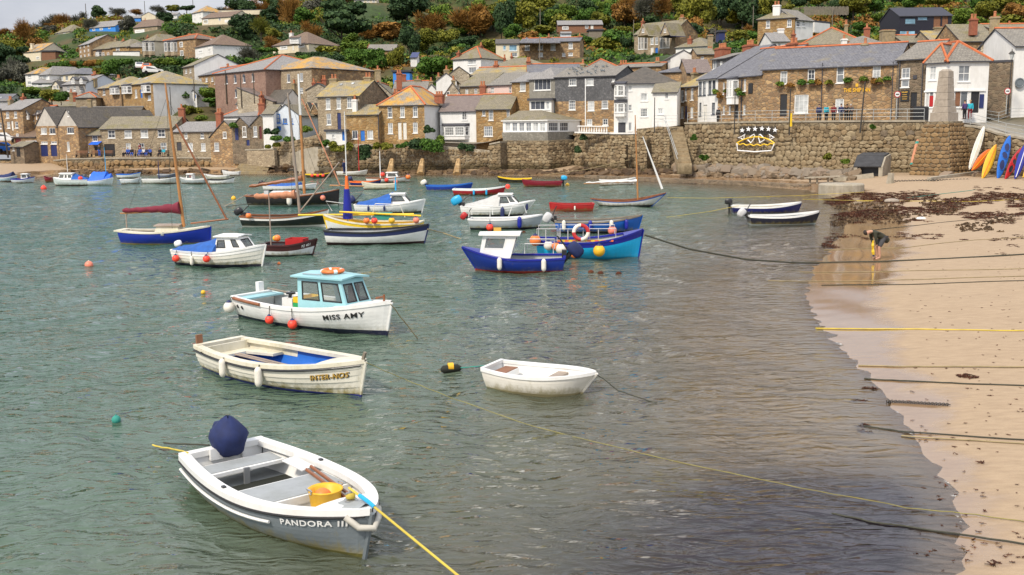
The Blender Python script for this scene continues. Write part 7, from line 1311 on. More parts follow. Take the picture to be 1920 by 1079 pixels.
# ------------------------------------------------------------------ buoys
def buoy(x,y,r,mat,label,kind='ball',top=None):
    p=P(x,y,0);mb=MB()
    if kind=='ball':mb.ball((0,0,r*.35),r,0,14);mb.tube([(0,0,r*1.2),(0,0,r*1.55)],r*.16,6,1)
    else:mb.tube([(-.26,0,.03),(-.2,0,.05),(.12,.1,.06),(.2,.12,.05)],[.04,.09,.09,.04],10,0);mb.tube([(-.1,.03,.1),(.02,.06,.1)],.095,10,1)
    o=mb.build('buoy',[mat,top or mat],None,None,True);o.location=p;T(o,label,'buoy','small mooring buoys on the water')
for q in[(167,500,.17,'buoy_pink','pinkish white ball buoy on open water at the left','ball','buoy_white'),(381,550,.08,'buoy_yellow','tiny yellow and black buoy left of the white motorboat','ball','black_plastic'),(523,496,.075,'buoy_orange','tiny orange buoy below the small fishing boat'),(218,790,.085,'rope_green','small green buoy alone in the left foreground'),(82,355,.28,'buoy_red','red ball buoy in front of the white cabin cruiser'),(438,374,.2,'buoy_yellow','yellow ball buoy left of the large black sailing boat'),(37,343,.3,'buoy_red','red ball buoy in front of the leftmost boats'),(939,440,.14,'buoy_yellow','cream ball buoy below the long grey motorboat'),(1064,349,.2,'buoy_yellow','pale yellow ball buoy right of the maroon rowing boat'),(742,343,.22,'buoy_pink','pink ball buoy beside the white boat near the rocks'),(357,333,.3,'buoy_red','red ball buoy among the grey boats on the left')]:buoy(*q)
p=P(848,697);buoy(848,697,.1,'bilge_dark','yellow and black cigar shaped buoy left of the small white dinghy','cigar','buoy_yellow')
for x,y in((1108,512),(1126,514),(1160,515),(982,437)):
    mb=MB();mb.ball((0,0,.02),.12,0,8,(1,1,.8));o=mb.build('weed_clump','weed_bits');o.location=P(x,y);T(o,'dark weed clump hanging on the mooring line '+('of the deep blue motorboat' if x>1000 else 'of the long grey motorboat'),'weed','weed on mooring lines')
# ------------------------------------------------------------------ small things
def obj(mb,name,mats,label,cat,group=None,org=None,smooth=False,kind=None):
    if org is None:org=V(mb.v[0])
    o=mb.build(name,mats,None,org,smooth);T(o,label,cat,group,kind);return o
def flatclimb(name,label,cat,pts,r,mat,n=6,group=None):mb=MB();mb.tube(pts,r,n);return obj(mb,name,mat,label,cat,group,pts[0])
def walltop(x):
    l=[(1284,233,16.9),(1427,230.5,18.2),(1560,229.5,19.0),(1735,229,19.9)];y,s_=np.interp(x,[q[0]for q in l],[q[1]for q in l]),1/np.interp(x,[q[0]for q in l],[1/q[2]for q in l]);return Q(x,y,s_)
def railing(label,pts,h=1.05,n=3,mat='galvanised',r=.028):
    root=empty('railing',pts[0]);T(root,label,'railing');o=pts[0]
    for p in pts:mb=MB();mb.tube([p,p+V((0,0,h))],r,6);mb.build('post',mat,root,o)
    for k in range(n):z=V((0,0,h*(k+1)/n-.02));mb=MB();mb.tube([p+z for p in pts],r*.8,6);mb.build('rail',mat,root,o)
UPV=V((0,.35,.19))
railing('grey three bar railing along the top of the inn harbour wall',[walltop(x)+UPV for x in np.linspace(1290,1735,15)])
railing('short railing behind the top of the harbour stairs beside the white lean to',[Q(x,236,s_)+V((0,.6,.1))for x,s_ in((1228,16.3),(1250,16.5),(1272,16.6))])
railing('railing down the sloping ramp above the kayaks',[Q(x,y,s_)+V((0,.3,.2))for x,y,s_ in((1822,238,20.5),(1851,246,20.85),(1888,257,21.3),(1926,264,21.8),(1990,279,22.5))],1.0)
railing('upper railing along the road beside the white house at the right edge',[Q(x,y,s_)for x,y,s_ in((1849,226,19.4),(1872,230,19.8),(1895,222,19.2),(1945,221,19.3))],.95)
mb=MB()
for k in(0,.45):mb.tube([Q(1237,224,16.8)+V((0,-.1,k)),Q(1246,226,16.9)+V((0,-.1,k)),Q(1270,304,18)+V((0,-.1,.3+k))],.03,6)
obj(mb,'handrail','galvanised','double handrail running down beside the harbour stairs','handrail')
# terrace balustrade
z_=Q(1071,249,15.2);root=empty('balustrade',z_);T(root,'white balustrade on the terrace beside the big black slate house','balustrade')
A_,B_=Q(1084,250,15.35),Q(1140,251,15.7);u_=(B_-A_);L_=u_.length
for hz,hh in((.05,.12),(.85,.12)):mb=MB();mb.bar(A_+V((0,0,hz)),B_+V((0,0,hz)),.3,hh);mb.build('coping','white_render',root,z_)
for i in range(12):p=A_.lerp(B_,(i+.5)/12);mb=MB();mb.lathe(p,[(.07,.1),(.11,.3),(.05,.6),(.08,.8)],6);mb.build('baluster','white_render',root,z_)
# ---- monument
s_=20.9;c0=Q(1770,221,s_);root=empty('monument',c0);T(root,'tapering pale granite war memorial on a stone pier','monument');ra=math.radians(38)
def sq(mb,c,z0,z1,w0,w1,mi=0,rz=ra):
    f=lambda w,z:[V((c.x+w/2*math.sqrt(2)*math.cos(rz+PI/4+PI/2*k),c.y+w/2*math.sqrt(2)*math.sin(rz+PI/4+PI/2*k),z))for k in range(4)]
    mb.hexa(f(w0,z0)+f(w1,z1),mi)
paint('granite',(.34,.29,.235),.85,.18,4,dirt=.35,dirtcol=(.15,.12,.08))
hs_=[(0,.75,1.75,1.7),(.77,1.25,1.5,1.4),(1.27,1.85,1.32,1.22),(1.87,2.5,1.18,1.1),(2.52,3.15,1.08,1.02),(3.17,3.8,1.0,.94),(3.82,4.35,.93,.88),(4.36,4.55,.88,.5)]
for a,b_,w0,w1 in hs_:mb=MB();sq(mb,c0,c0.z+a-.3,c0.z+b_-.3,w0,w1);mb.build('stone_block','granite',root,c0)
mb=MB();sq(mb,c0,c0.z-6.2,c0.z-.32,4.3,2.3);pier=obj(mb,'pier','stone_wall','battered stone pier carrying the war memorial','pier',None,c0)
def face_pts(w0,w1,k):f=lambda w,z:V((c0.x+w/2*math.sqrt(2)*math.cos(ra+PI/4+PI/2*k),c0.y+w/2*math.sqrt(2)*math.sin(ra+PI/4+PI/2*k),z));return f(w0,c0.z-6)
for k in(1,2):
    a,b_=face_pts(3.3,2.3,k),face_pts(3.3,2.3,k+1);n_=V((b_.y-a.y,a.x-b_.x,0)).normalized()
    mb=MB();z=c0.z-5.6;
    while z<c0.z-.7:
        t=(z-(c0.z-6.2))/5.9;w_=4.3-2.0*t;h=random.uniform(.28,.5);mid=(V((math.cos(ra+PI/2*k+PI/2),math.sin(ra+PI/2*k+PI/2),0))if True else None);ax=V((-mid.y,mid.x,0));q=-w_/2
        while q<w_/2-.15:
            l=min(random.uniform(.35,.85),w_/2-q);cc=V((c0.x,c0.y,z+h/2))+mid*(w_/2)+ax*(q+l/2);R3=Matrix.Rotation(math.atan2(mid.y,mid.x)+PI/2,3,'Z');i=len(mb.v)
            mb.v+=[tuple(cc+R3@v)for v in stone_verts(l*.97,h*.97,.07)];mb.f+=[tuple(i+e for e in f)for f in SF];mb.m+=[0]*len(SF);q+=l
        z+=h
    o=mb.build('stones','rock_quay',pier,c0);T(o,kind='stuff')
# ---- pie sign on the wall
px=lambda X,Y:PL(1380+X/15.41,225+Y/15.41,walltop(1425)+V((0,-.55,0)),(walltop(1460)-walltop(1390)).cross(V((0,0,1))).normalized())
org=px(30,680);root=empty('illuminated_sign',org);T(root,'star topped pie shaped festive sign in white and yellow on the inn harbour wall','sign')
def curve(name,pts,mat,r=.06):mb=MB();mb.tube([px(*p)for p in pts],r,6);mb.build(name,mat,root,org)
seeglass('net_dark',(.35,.33,.3),.12);paint('sign_white',(.85,.85,.85),.4);paint('sign_yellow',(.85,.55,.02),.4)
for X,Y in((180,305),(360,270),(550,265),(750,255),(940,270),(1130,295)):
    mb=MB();pts=[];
    for k in range(10):a=-PI/2+k*PI/5+.1;rr_=78 if k%2==0 else 32;pts.append((X+rr_*math.cos(a),Y+rr_*math.sin(a)))
    f=[px(*p)for p in pts];bk_=[p+V((0,.06,0))for p in f];mb.face(f);mb.face(bk_[::-1])
    for i in range(10):mb.face([f[i],bk_[i],bk_[(i+1)%10],f[(i+1)%10]])
    mb.build('star','sign_white',root,org)
curve('dish',[(30,680),(45,885),(540,925),(1020,890),(1110,690)],'sign_white',.07);curve('pie_crust',[(30,670),(200,580),(380,520),(540,495),(660,495),(840,530),(980,585),(1115,680)],'sign_yellow',.07)
curve('crust_edge',[(60+i*50,690+22*math.sin(i*PI/2)+40*math.sin(PI*i/21))for i in range(22)],'sign_yellow',.06)
curve('fish_head',[(430,670),(340,580),(380,520),(450,460),(530,415),(545,450),(510,560),(430,670)],'sign_white',.055);curve('fish_head',[(690,665),(825,580),(780,500),(700,420),(670,430),(655,520),(690,665)],'sign_white',.055)
curve('fish_tail',[(200,575),(150,530),(60,520),(170,480),(265,415),(235,470),(230,560)],'sign_white',.045);curve('fish_tail',[(960,570),(990,500),(955,415),(1030,470),(1110,515),(1050,530),(985,580)],'sign_white',.045)
mb=MB()
for x in(.2,.75,1.0):mb.bar(px(60+1000*x,200)+V((0,.12,0)),px(60+1000*x,900)+V((0,.12,0)),.05,.05)
mb.bar(px(60,330)+V((0,.14,0)),px(1150,330)+V((0,.14,0)),.05,.05);mb.build('frame','iron',root,org);mb=MB();mb.face([px(*q)+V((0,.2,0))for q in((110,175),(1190,175),(1190,430),(110,430))]);mb.build('backing_net','net_dark',root,org)
# ---- lettering, pipes, boards, signs on the inn and shops
def walltext(txt,H_,x0,x1,yc,hpx,mat,label,off=.06,parent=None):
    cu=bpy.data.curves.new('lettering','FONT');cu.body=txt;cu.extrude=.03;cu.offset=.03;cu.space_character=1.05;to=bpy.data.objects.new('t',cu);COL.objects.link(to);bpy.context.view_layer.update()
    me=bpy.data.meshes.new_from_object(to.evaluated_get(bpy.context.evaluated_depsgraph_get()));bpy.data.objects.remove(to);v=np.array([w_.co[:]for w_ in me.vertices]);mn,mx_=v.min(0),v.max(0)
    a0=PL(x0,yc,H_['pA'],H_['nr']);a1=PL(x1,yc,H_['pA'],H_['nr']);hz=hpx/H_['s'];z0=(a0.z+a1.z)/2-hz/2
    for vt in me.vertices:
        c=vt.co;t=(c.x-mn[0])/(mx_[0]-mn[0]);p=a0.lerp(a1,t);p.z=z0+hz*(c.y-mn[1])/(mx_[1]-mn[1]);vt.co=p+H_['nr']*(off+c.z*.6)-H_['org']
    me.materials.clear();me.materials.append(M(mat));o=link('lettering',me,H_['root']);return o
paint('gold_letters',(.75,.42,.03),.4)
walltext('THE SHIP INN',INN,1582,1632,169,7.4,'gold_letters','')
def onwall(H_,x,y,w_,h_,name,mat,d=.08,label=None,off=.0,cat=None):
    a,b_=PL(x-w_/2,y,H_['pA'],H_['nr']),PL(x+w_/2,y,H_['pA'],H_['nr']);a.z,b_.z=PL(x,y-h_/2,H_['pA'],H_['nr']).z,PL(x,y+h_/2,H_['pA'],H_['nr']).z;n_=H_['nr'];p=[V((a.x,a.y,b_.z)),V((b_.x,b_.y,b_.z)),V((b_.x,b_.y,a.z)),V((a.x,a.y,a.z))]
    mb=MB();mb.hexa([q+n_*(off+.01)for q in p]+[q+n_*(off+d)for q in p]);o=mb.build(name,mat,H_['root'],H_['org']);
    if label:o['label']=label
    return o
onwall(INN,1607,160,5,6,'inn_emblem','gold_letters');onwall(IL,1408,166,8,19,'name_board','black_door');onwall(IC,1697,180,16,21,'menu_board','black_door');onwall(IC,1716,145,7,7,'round_plaque','fascia_dark')
for y,w_ in((174,11),(178,8),(182,10),(186,9)):onwall(IC,1697,y,w_,1.2,'board_line','letter_gold',.02,None,.09)
for Hh,x,y0,y1 in((INN,1541,118,224),(INN,1673,116,224),(IC,1686,115,222),(IC,1729,114,222),(IL,1391,150,222),(BK,1098,148,236),(HB,710,216,262),(HQ,325,243,292)):onwall(Hh,x,(y0+y1)/2,1.4,y1-y0,'downpipe','fascia_dark' if Hh is not BK else 'white_frame',.1)
walltext('THE SHIP',IC,1691,1703,173,2.4,'letter_gold','',.1)
onwall(SH2,1840,190,8,26,'shop_poster','navy_door');onwall(SH2,1796,186,9,26,'shop_display','timber_brown',.02,None,-.04);onwall(SH,1746,190,7,20,'shop_display','red_paint',.02,None,-.04)
onwall(SH,1750,171.5,34,3,'shop_fascia','white_frame');onwall(SH2,1812,170,70,3,'shop_fascia','white_frame',.12)
mb=MB();p=Q(1911,156,18.9);mb.lathe(p+V((0,-.12,0)),[(0,.05),(.3,.06),(.3,.02),(.33,.02),(.38,.06),(.47,.06),(.5,.0)],20,0,V((0,-1,0)));obj(mb,'plaque','slate_paint','round grey green plaque on the white wall at the right edge','plaque',None,p)
paint('flower_red',(.5,.05,.06),.7)
for i,(H_,x,y,r)in enumerate([(INN,x,y,.33)for x,y in((1505,158),(1524,158),(1534,157),(1557,156.5),(1591,153.5),(1621,151.5),(1640,155),(1650,154.5),(1666,150),(1463,161),(1482,161))]+[(IL,x,y,.3)for x,y in((1388,171),(1394,178),(1347,175),(1353,181.5),(1365,174.5))]):
    p=PL(x,y,H_['pA'],H_['nr'])+H_['nr']*.3;c=np.array([(random.uniform(-.2,.2),random.uniform(-.05,.05),random.uniform(-.1,.15))for _ in range(4)]);o=leaves_at(c,np.full(4,r),60,.08,'flower_basket',LEAF[('green','bright','rust','olive')[i%4]],'','thing',1.0,'flower basket');o.location=p
    T(o,('leafy','bright','brownish','olive')[i%4]+' flower basket, '+(('third','fourth','fifth','sixth','seventh','eighth','ninth','tenth','eleventh','first','second','fourth','fifth','first','second','third')[i])+' from the left on the '+('main inn front' if H_ is INN else 'left wing of the inn'),'flower basket','flower baskets on the inn front')
    mb=MB();mb.box((0,0,-.12),(.4,.2,.16));mb.build('basket','timber_brown',o)
# poles and lamps
def pole(x,yt,yb,s_,r,mat,label,cat='pole',lean=0,name='pole'):a=Q(x,yb,s_);h=(yb-yt)/s_;flatclimb(name,label,cat,[a-V((0,0,.5)),a+V((lean*h,0,h))],[r,r*.75],mat)
for q in[(15,205,290,12.5,.13,'iron','dark telegraph pole at the left car park','telegraph pole',-.08),(1227,184,240,16.9,.06,'iron','thin dark pole in front of the white lean to'),(1377,178,242,18,.06,'iron','thin dark pole on the harbour wall in front of the left wing of the inn'),(1480,168,245,18.7,.07,'iron','dark pole beside the yellow pillar in front of the inn'),(1613,155,240,19.4,.08,'iron','leaning dark pole in front of the gold inn lettering','pole',.07),
(425,133,190,11.6,.11,'bark','telegraph pole in front of the left end of the chapel','telegraph pole'),(453,140,196,12.2,.09,'bark','telegraph pole in front of the middle of the chapel','telegraph pole'),(477,134,188,12.4,.09,'bark','telegraph pole in front of the right part of the chapel','telegraph pole'),(1012,19+50,118,10,.09,'wood_grey','telegraph pole left of the stone hillside terrace','telegraph pole'),(1012+1,18,62,7.6,.1,'wood_grey','tall telegraph pole on the hill above the stone terrace','telegraph pole'),(1188,38,70,8.8,.08,'wood_grey','telegraph pole left of the grand stone villa','telegraph pole'),
(162,8,36,3.9,.2,'bark','telegraph pole on the left skyline','telegraph pole'),(272,3,26,4,.16,'bark','telegraph pole on the skyline above the cream gabled bungalow','telegraph pole'),(362,-2,14,4,.16,'bark','telegraph pole at the top of the hill by the orange roofed house','telegraph pole'),(1412,12,46,8.4,.09,'wood_grey','telegraph pole left of the golden stone house above the inn','telegraph pole'),(1560,15,58,9.6,.09,'wood_grey','telegraph pole in the trees left of the black modern house','telegraph pole'),(96,82,108,6.8,.08,'rope_green','pale green flagpole on the left hillside','flagpole'),(108,82,110,6.8,.08,'rope_green','second pale green flagpole nearer the stone house','flagpole'),(34,49,62,3.3,.16,'bark','thin mast on the far left skyline','pole'),
(1341,52,85,10.6,.09,'bark','telegraph pole above the orange brick chimney stack','telegraph pole'),(365,150,184,11,.09,'bark','dark pole by the little white lodge','telegraph pole'),(321,164,210,11.3,.08,'iron','dark pole in front of the blank white side wall','pole'),(1483.5,213,228,18.8,.12,'yellow','short yellow pillar behind the railing in front of the inn','pillar')]:pole(*q)
a=Q(1889,216,19.4);root=empty('street_lamp',a);T(root,'old fashioned black street lamp in front of the white wall at the right','street lamp');h=113/19.4
mb=MB();mb.tube([a,a+V((.08,0,h*.9))],[.09,.05],8);mb.build('post','iron',root,a);t_=a+V((.08,0,h*.9));mb=MB();mb.lathe(t_,[(.1,0),(.26,.55)],4);mb.build('lamp_glass','pane_pale',root,a);mb=MB();mb.lathe(t_,[(.36,.55),(.12,.78),(.05,.8),(.02,1.0)],4);mb.build('lamp_cap','iron',root,a)
def roadsign(x,yc,yb,s_,label):
    a=Q(x,yb,s_);root=empty('road_sign',a);T(root,label,'road sign');mb=MB();mb.tube([a,a+V((0,0,(yb-yc)/s_+.3))],.04,6);mb.build('post','galvanised',root,a);c=a+V((0,-.06,(yb-yc)/s_));mb=MB();mb.lathe(c,[(0,.03),(.24,.03),(.24,.03),(.31,.03),(.31,0)],18,0,V((0,-1,0)),lambda i,j:1 if i>=2 else 0);mb.build('sign_face',['letter_white','red_paint'],root,a)
    mb=MB();mb.box(c+V((0,-.045,0)),(.3,.01,.09));mb.build('sign_symbol','letter_black',root,a)
roadsign(1680,178,224,19.6,'round red rimmed road sign at the corner of the inn');roadsign(1886,172,214,19.6,'round red rimmed road sign under the old street lamp')
for i,x in enumerate((1716,1730)):
    mb=MB();c=Q(x,226,19.3);mb.box(c+V((0,0,.6)),(.75,.8,1.2));mb.hexa([c+V(q)for q in((-.4,-.42,1.2),(.4,-.42,1.2),(.4,.42,1.2),(-.4,.42,1.2),(-.36,-.36,1.3),(.36,-.36,1.3),(.36,.4,1.38),(-.36,.4,1.38))]);obj(mb,'waste_bin','black_plastic',('left' if i==0 else 'right')+' large black waste bin beside the inn doorway','waste bin','black bins by the inn',c)
# awning, benches, sheds
a0,a1=PL(173,266,HQ['pA'],HQ['nr']),PL(191,266,HQ['pA'],HQ['nr']);n_=HQ['nr'];mb=MB();mb.hexa([a0,a1,a1+n_*1.2-V((0,0,.45)),a0+n_*1.2-V((0,0,.45))]+[q+V((0,0,.05))for q in(a0,a1,a1+n_*1.2-V((0,0,.45)),a0+n_*1.2-V((0,0,.45)))]);obj(mb,'awning','tarp_blue','small bright blue awning over a quayside cottage door','awning')
def bench(x,y,s_,w_,label,col='timber_brown'):
    c=Q(x,y,s_);root=empty('bench',c);T(root,label,'bench','benches on the left quay')
    for k,(yy,z)in enumerate(((0,.42),(.15,.42),(.3,.42),(.42,.6),(.44,.75),(.46,.88))):mb=MB();mb.box(c+V((0,yy,z)),(w_,.1,.03)if k<3 else(w_,.03,.09));mb.build('slat',col,root,c)
    for sx_ in(-1,1):mb=MB();mb.box(c+V((sx_*w_*.45,.15,.21)),(.07,.4,.42));mb.box(c+V((sx_*w_*.45,.42,.5)),(.07,.06,.8));mb.build('bench_end','iron',root,c)
bench(153,295,12.8,1.8,'leftmost brown bench on the quay');bench(180,294.5,12.8,1.6,'middle brown bench on the quay, under the awning');bench(200,294.5,12.8,1.7,'brown bench on the quay left of the dark archway');bench(242,294,12.8,1.9,'bench with three sitting people below the long stone building');bench(270,294,12.8,2.2,'bench with four sitting people below the long stone building');bench(305,294,12.8,1.6,'bench with two sitting people at the right of the quay')
# ---- people
POS=dict(stand=[(0,0,.95),(0,0,1.3),(0,0,1.49),(0,.03,1.64),(.2,0,1.42),(.25,.02,1.14),(.24,.12,.9),(.23,.16,.81),(.1,0,.9),(.11,.02,.5),(.11,0,.09),(.12,.16,.04)],lean=[(0,-.08,.95),(0,.08,1.28),(0,.15,1.44),(0,.22,1.58),(.19,.1,1.38),(.24,.22,1.12),(.14,.42,1.12),(.08,.48,1.13),(.1,-.08,.9),(.11,-.04,.5),(.11,-.1,.09),(.12,.06,.04)],
 sit=[(0,0,.5),(0,.02,.85),(0,.05,1.04),(0,.1,1.18),(.19,.03,.98),(.24,.12,.74),(.16,.32,.6),(.12,.38,.58),(.1,.06,.48),(.13,.46,.5),(.13,.42,.09),(.14,.56,.04)],bend=[(0,-.2,.9),(0,.14,1.1),(0,.36,1.15),(0,.5,1.1),(.18,.26,1.08),(.2,.22,.84),(.13,.14,.62),(.12,.13,.55),(.1,-.17,.86),(.11,.03,.5),(.11,-.02,.09),(.12,.17,.035)])
SKN={}
def skinmesh(key,verts,edges,rad,root=0,sub=1):
    if key in SKN:return SKN[key]
    me=bpy.data.meshes.new('body');me.from_pydata(verts,edges,[]);o=bpy.data.objects.new('t',me);COL.objects.link(o);md=o.modifiers.new('s','SKIN')
    for i,r in enumerate(rad):sv=me.skin_vertices[0].data[i];sv.radius=(r,r)if not isinstance(r,tuple)else r;sv.use_root=(i==root)
    sb_=o.modifiers.new('u','SUBSURF');sb_.levels=sub;sb_.render_levels=sub;bpy.context.view_layer.update();m2=bpy.data.meshes.new_from_object(o.evaluated_get(bpy.context.evaluated_depsgraph_get()));bpy.data.objects.remove(o)
    m2.polygons.foreach_set('use_smooth',[True]*len(m2.polygons));m2.materials.clear();m2.materials.append(None);SKN[key]=m2;return m2
paint('skin',(.5,.27,.18),.6);paint('hair_dark',(.03,.02,.015),.8);paint('hair_grey',(.35,.33,.3),.8);paint('hair_fair',(.35,.22,.1),.8)
for n_c,c_ in dict(navy_wear=(.015,.025,.09),black_wear=(.015,.015,.018),olive_wear=(.035,.035,.02),red_wear=(.16,.015,.02),white_wear=(.6,.58,.55),blue_wear=(.02,.08,.38),teal_wear=(.02,.35,.45),beige_wear=(.35,.28,.2),purple_wear=(.07,.04,.14),grey_wear=(.06,.06,.065)).items():paint(n_c,c_,.85,.15,8)
def person(p,rz,pose,top,legs,hair,label,shorts=False,group=None,sc=1.0):
    J=POS[pose];m_=lambda q:(-q[0],q[1],q[2]);root=empty('person',p,rz);root.scale=(sc,)*3;T(root,label,'person',group);hd=V(J[3]);nk=V(J[2]);dr=(hd-nk).normalized()
    vs=[J[0],J[1],J[2],tuple(hd-dr*.02),tuple(hd+dr*.09)]+J[4:]+[m_(q)for q in J[4:]];fwd=V((0,1,0));fwd=(fwd-dr*fwd.dot(dr)).normalized();fwd=fwd if pose!='bend' else V((0,.35,-.94));vs.append(tuple(hd+fwd*.11-dr*.03+V((0,0,0))))
    es=[(0,1),(1,2),(2,3),(3,4),(3,21)]+[(a+o_,b_+o_)if a>4 else(a,b_+o_)for o_ in(0,8)for a,b_ in((1,5),(5,6),(6,7),(7,8),(0,9),(9,10),(10,11),(11,12))]
    rd_=[(.14,.11),(.15,.11),.055,.09,.075]+[.06,.042,.032,.034,.095,.066,.048,.038]*2+[.018]
    def part(nm,me,mat):o=link(nm,me,root);o.material_slots[0].link='OBJECT';o.material_slots[0].material=M(mat);return o
    part('body',skinmesh(pose+'b',vs,es,rd_,0,2),'skin')
    e1=[(0,1),(1,2)]+[(1,3),(3,4),(4,5),(1,6),(6,7),(7,8)];up_=[tuple(V(J[0])-V((0,0,.06 if pose!='sit' else 0))),J[1],tuple(V(J[1]).lerp(nk,.75))]+[J[4],J[5],J[6]]+[m_(J[4]),m_(J[5]),m_(J[6])]
    if pose=='bend':up_.append((0,-.42,.72));e1.append((0,9))
    part('jacket',skinmesh(pose+'j',up_,e1,[(.19,.15),(.2,.155),(.085,.085),.085,.062,.05,.085,.062,.05]+[.1]*(pose=='bend'),0,2),top)
    k=3 if not shorts else 2;lg=[J[0]]+[J[8],J[9],J[10]][:k]+[m_(q)for q in(J[8],J[9],J[10])[:k]];e2=[(0,1)]+[(i,i+1)for i in range(1,k)]+[(0,k+1)]+[(i,i+1)for i in range(k+1,2*k)]
    part('trousers' if not shorts else 'shorts',skinmesh(pose+'t'+str(k),lg,e2,[(.16,.13)]+[.115,.085,.06][:k]*2,0,2),legs)
    if not shorts:
        for q in(1,-1):mb=MB();a=V((q*J[10][0],J[10][1],.05));mb.hexa([a+V(e)for e in((-.05,-.08,-.05),(.05,-.08,-.05),(.055,.2,-.05),(-.055,.2,-.05),(-.045,-.07,.06),(.045,-.07,.06),(.04,.17,0),(-.04,.17,0))]);mb.build('shoe','black_wear',root)
    mb=MB();c=hd+dr*.06-fwd*.025;R3=dr.to_track_quat('Z','Y').to_matrix();rows=[[c+R3@V((.108*math.sin(a)*math.cos(t),.115*math.sin(a)*math.sin(t),.115*math.cos(a)))for t in[2*PI*j/12 for j in range(12)]]for a in(.02,.4,.8,1.2,1.5)];mb.grid(rows,0,True);mb.build('hair',hair,root,smooth=True);return root
prom=lambda x,f=1.0:walltop(x)+V((0,f,.02))
for x,ps,tp,lg,hr,lb,f in((1541,'stand','navy_wear','black_wear','hair_dark','person in a navy coat standing leftmost of the group at the inn railing',1.1),(1555,'stand','teal_wear','black_wear','hair_fair','fair haired person with a white and turquoise top at the inn railing',1.1),(1569,'stand','red_wear','black_wear','hair_dark','person in a dark red jacket at the inn railing',1.1),(1584,'stand','navy_wear','grey_wear','hair_dark','tallest person in navy near the inn railing, right of the red jacket',1.3),(1592,'lean','black_wear','black_wear','hair_dark','person in black leaning on the inn railing behind the pair',.9),(1600,'lean','grey_wear','black_wear','hair_grey','rightmost person leaning on the inn railing in dark clothes',.85)):
    person(prom(x,f),PI+random.uniform(-.4,.4),ps,tp,lg,hr,lb,group='people at the inn railing')
person(prom(1352,1.6),2.2,'stand','black_wear','black_wear','hair_grey','grey haired person in black standing before the left wing of the inn')
person(Q(1808,224,19.7),.3,'stand','purple_wear','black_wear','hair_dark','person in a purple coat looking into the corner shop window');person(Q(1818,224,19.7),2.6,'stand','teal_wear','red_wear','hair_fair','person in turquoise and red by the corner shop door')
person(Q(187,294,12.9),2.8,'stand','black_wear','blue_wear','hair_dark','person in blue trousers standing under the blue awning')
for i,(x,tp,lg,hr,lb)in enumerate(((234,'beige_wear','black_wear','hair_grey','leftmost sitting person on the three seat bench, in beige'),(241,'blue_wear','navy_wear','hair_fair','middle sitting person in bright blue on the three seat bench'),(248,'black_wear','blue_wear','hair_dark','right sitting person in black on the three seat bench'),(264,'blue_wear','blue_wear','hair_grey','first sitting person in blue on the four seat bench'),(270,'white_wear','navy_wear','hair_grey','second sitting person on the four seat bench, in white'),(276,'navy_wear','blue_wear','hair_fair','third sitting person in navy on the four seat bench'),(282,'blue_wear','black_wear','hair_grey','last sitting person in blue on the four seat bench'),(301,'black_wear','black_wear','hair_dark','sitting person in black on the rightmost quay bench'),(308,'teal_wear','beige_wear','hair_fair','sitting person in teal on the rightmost quay bench'))):
    person(Q(x,294,12.8),PI+random.uniform(-.3,.3),'sit',tp,lg,hr,lb,group='people sitting on the left quay')
person(Q(263,291,12.7),2.5,'stand','red_wear','black_wear','hair_dark','person in dark red standing behind the four seat bench',sc=.95)
p_=P(646,328,.3);person(p_+V((0,0,.1)),1.0,'stand','navy_wear','navy_wear','hair_grey','person in navy standing in the low white boat with the red sail',sc=.95)
bp_=G(1646,487);person(bp_,PI/2+.15,'bend','olive_wear','grey_wear','hair_dark','barefoot person in a dark olive coat bending forward on the wet sand',shorts=True,sc=1.02)
mb=MB();c=bp_+V((-.27,-.16,.0));mb.tube([c+V((0,0,.8)),c+V((-.02,0,.6)),c+V((.0,0,.35)),c+V((.03,0,.22))],[.03,.06,.065,.04],8,0);mb.tube([c+V((.03,0,.23)),c+V((.03,0,.15))],[.04,.035],8,1);obj(mb,'bag',['yellow','navy_wear'],'bright yellow rolled bag hanging from the hand of the bending person','bag',None,c)
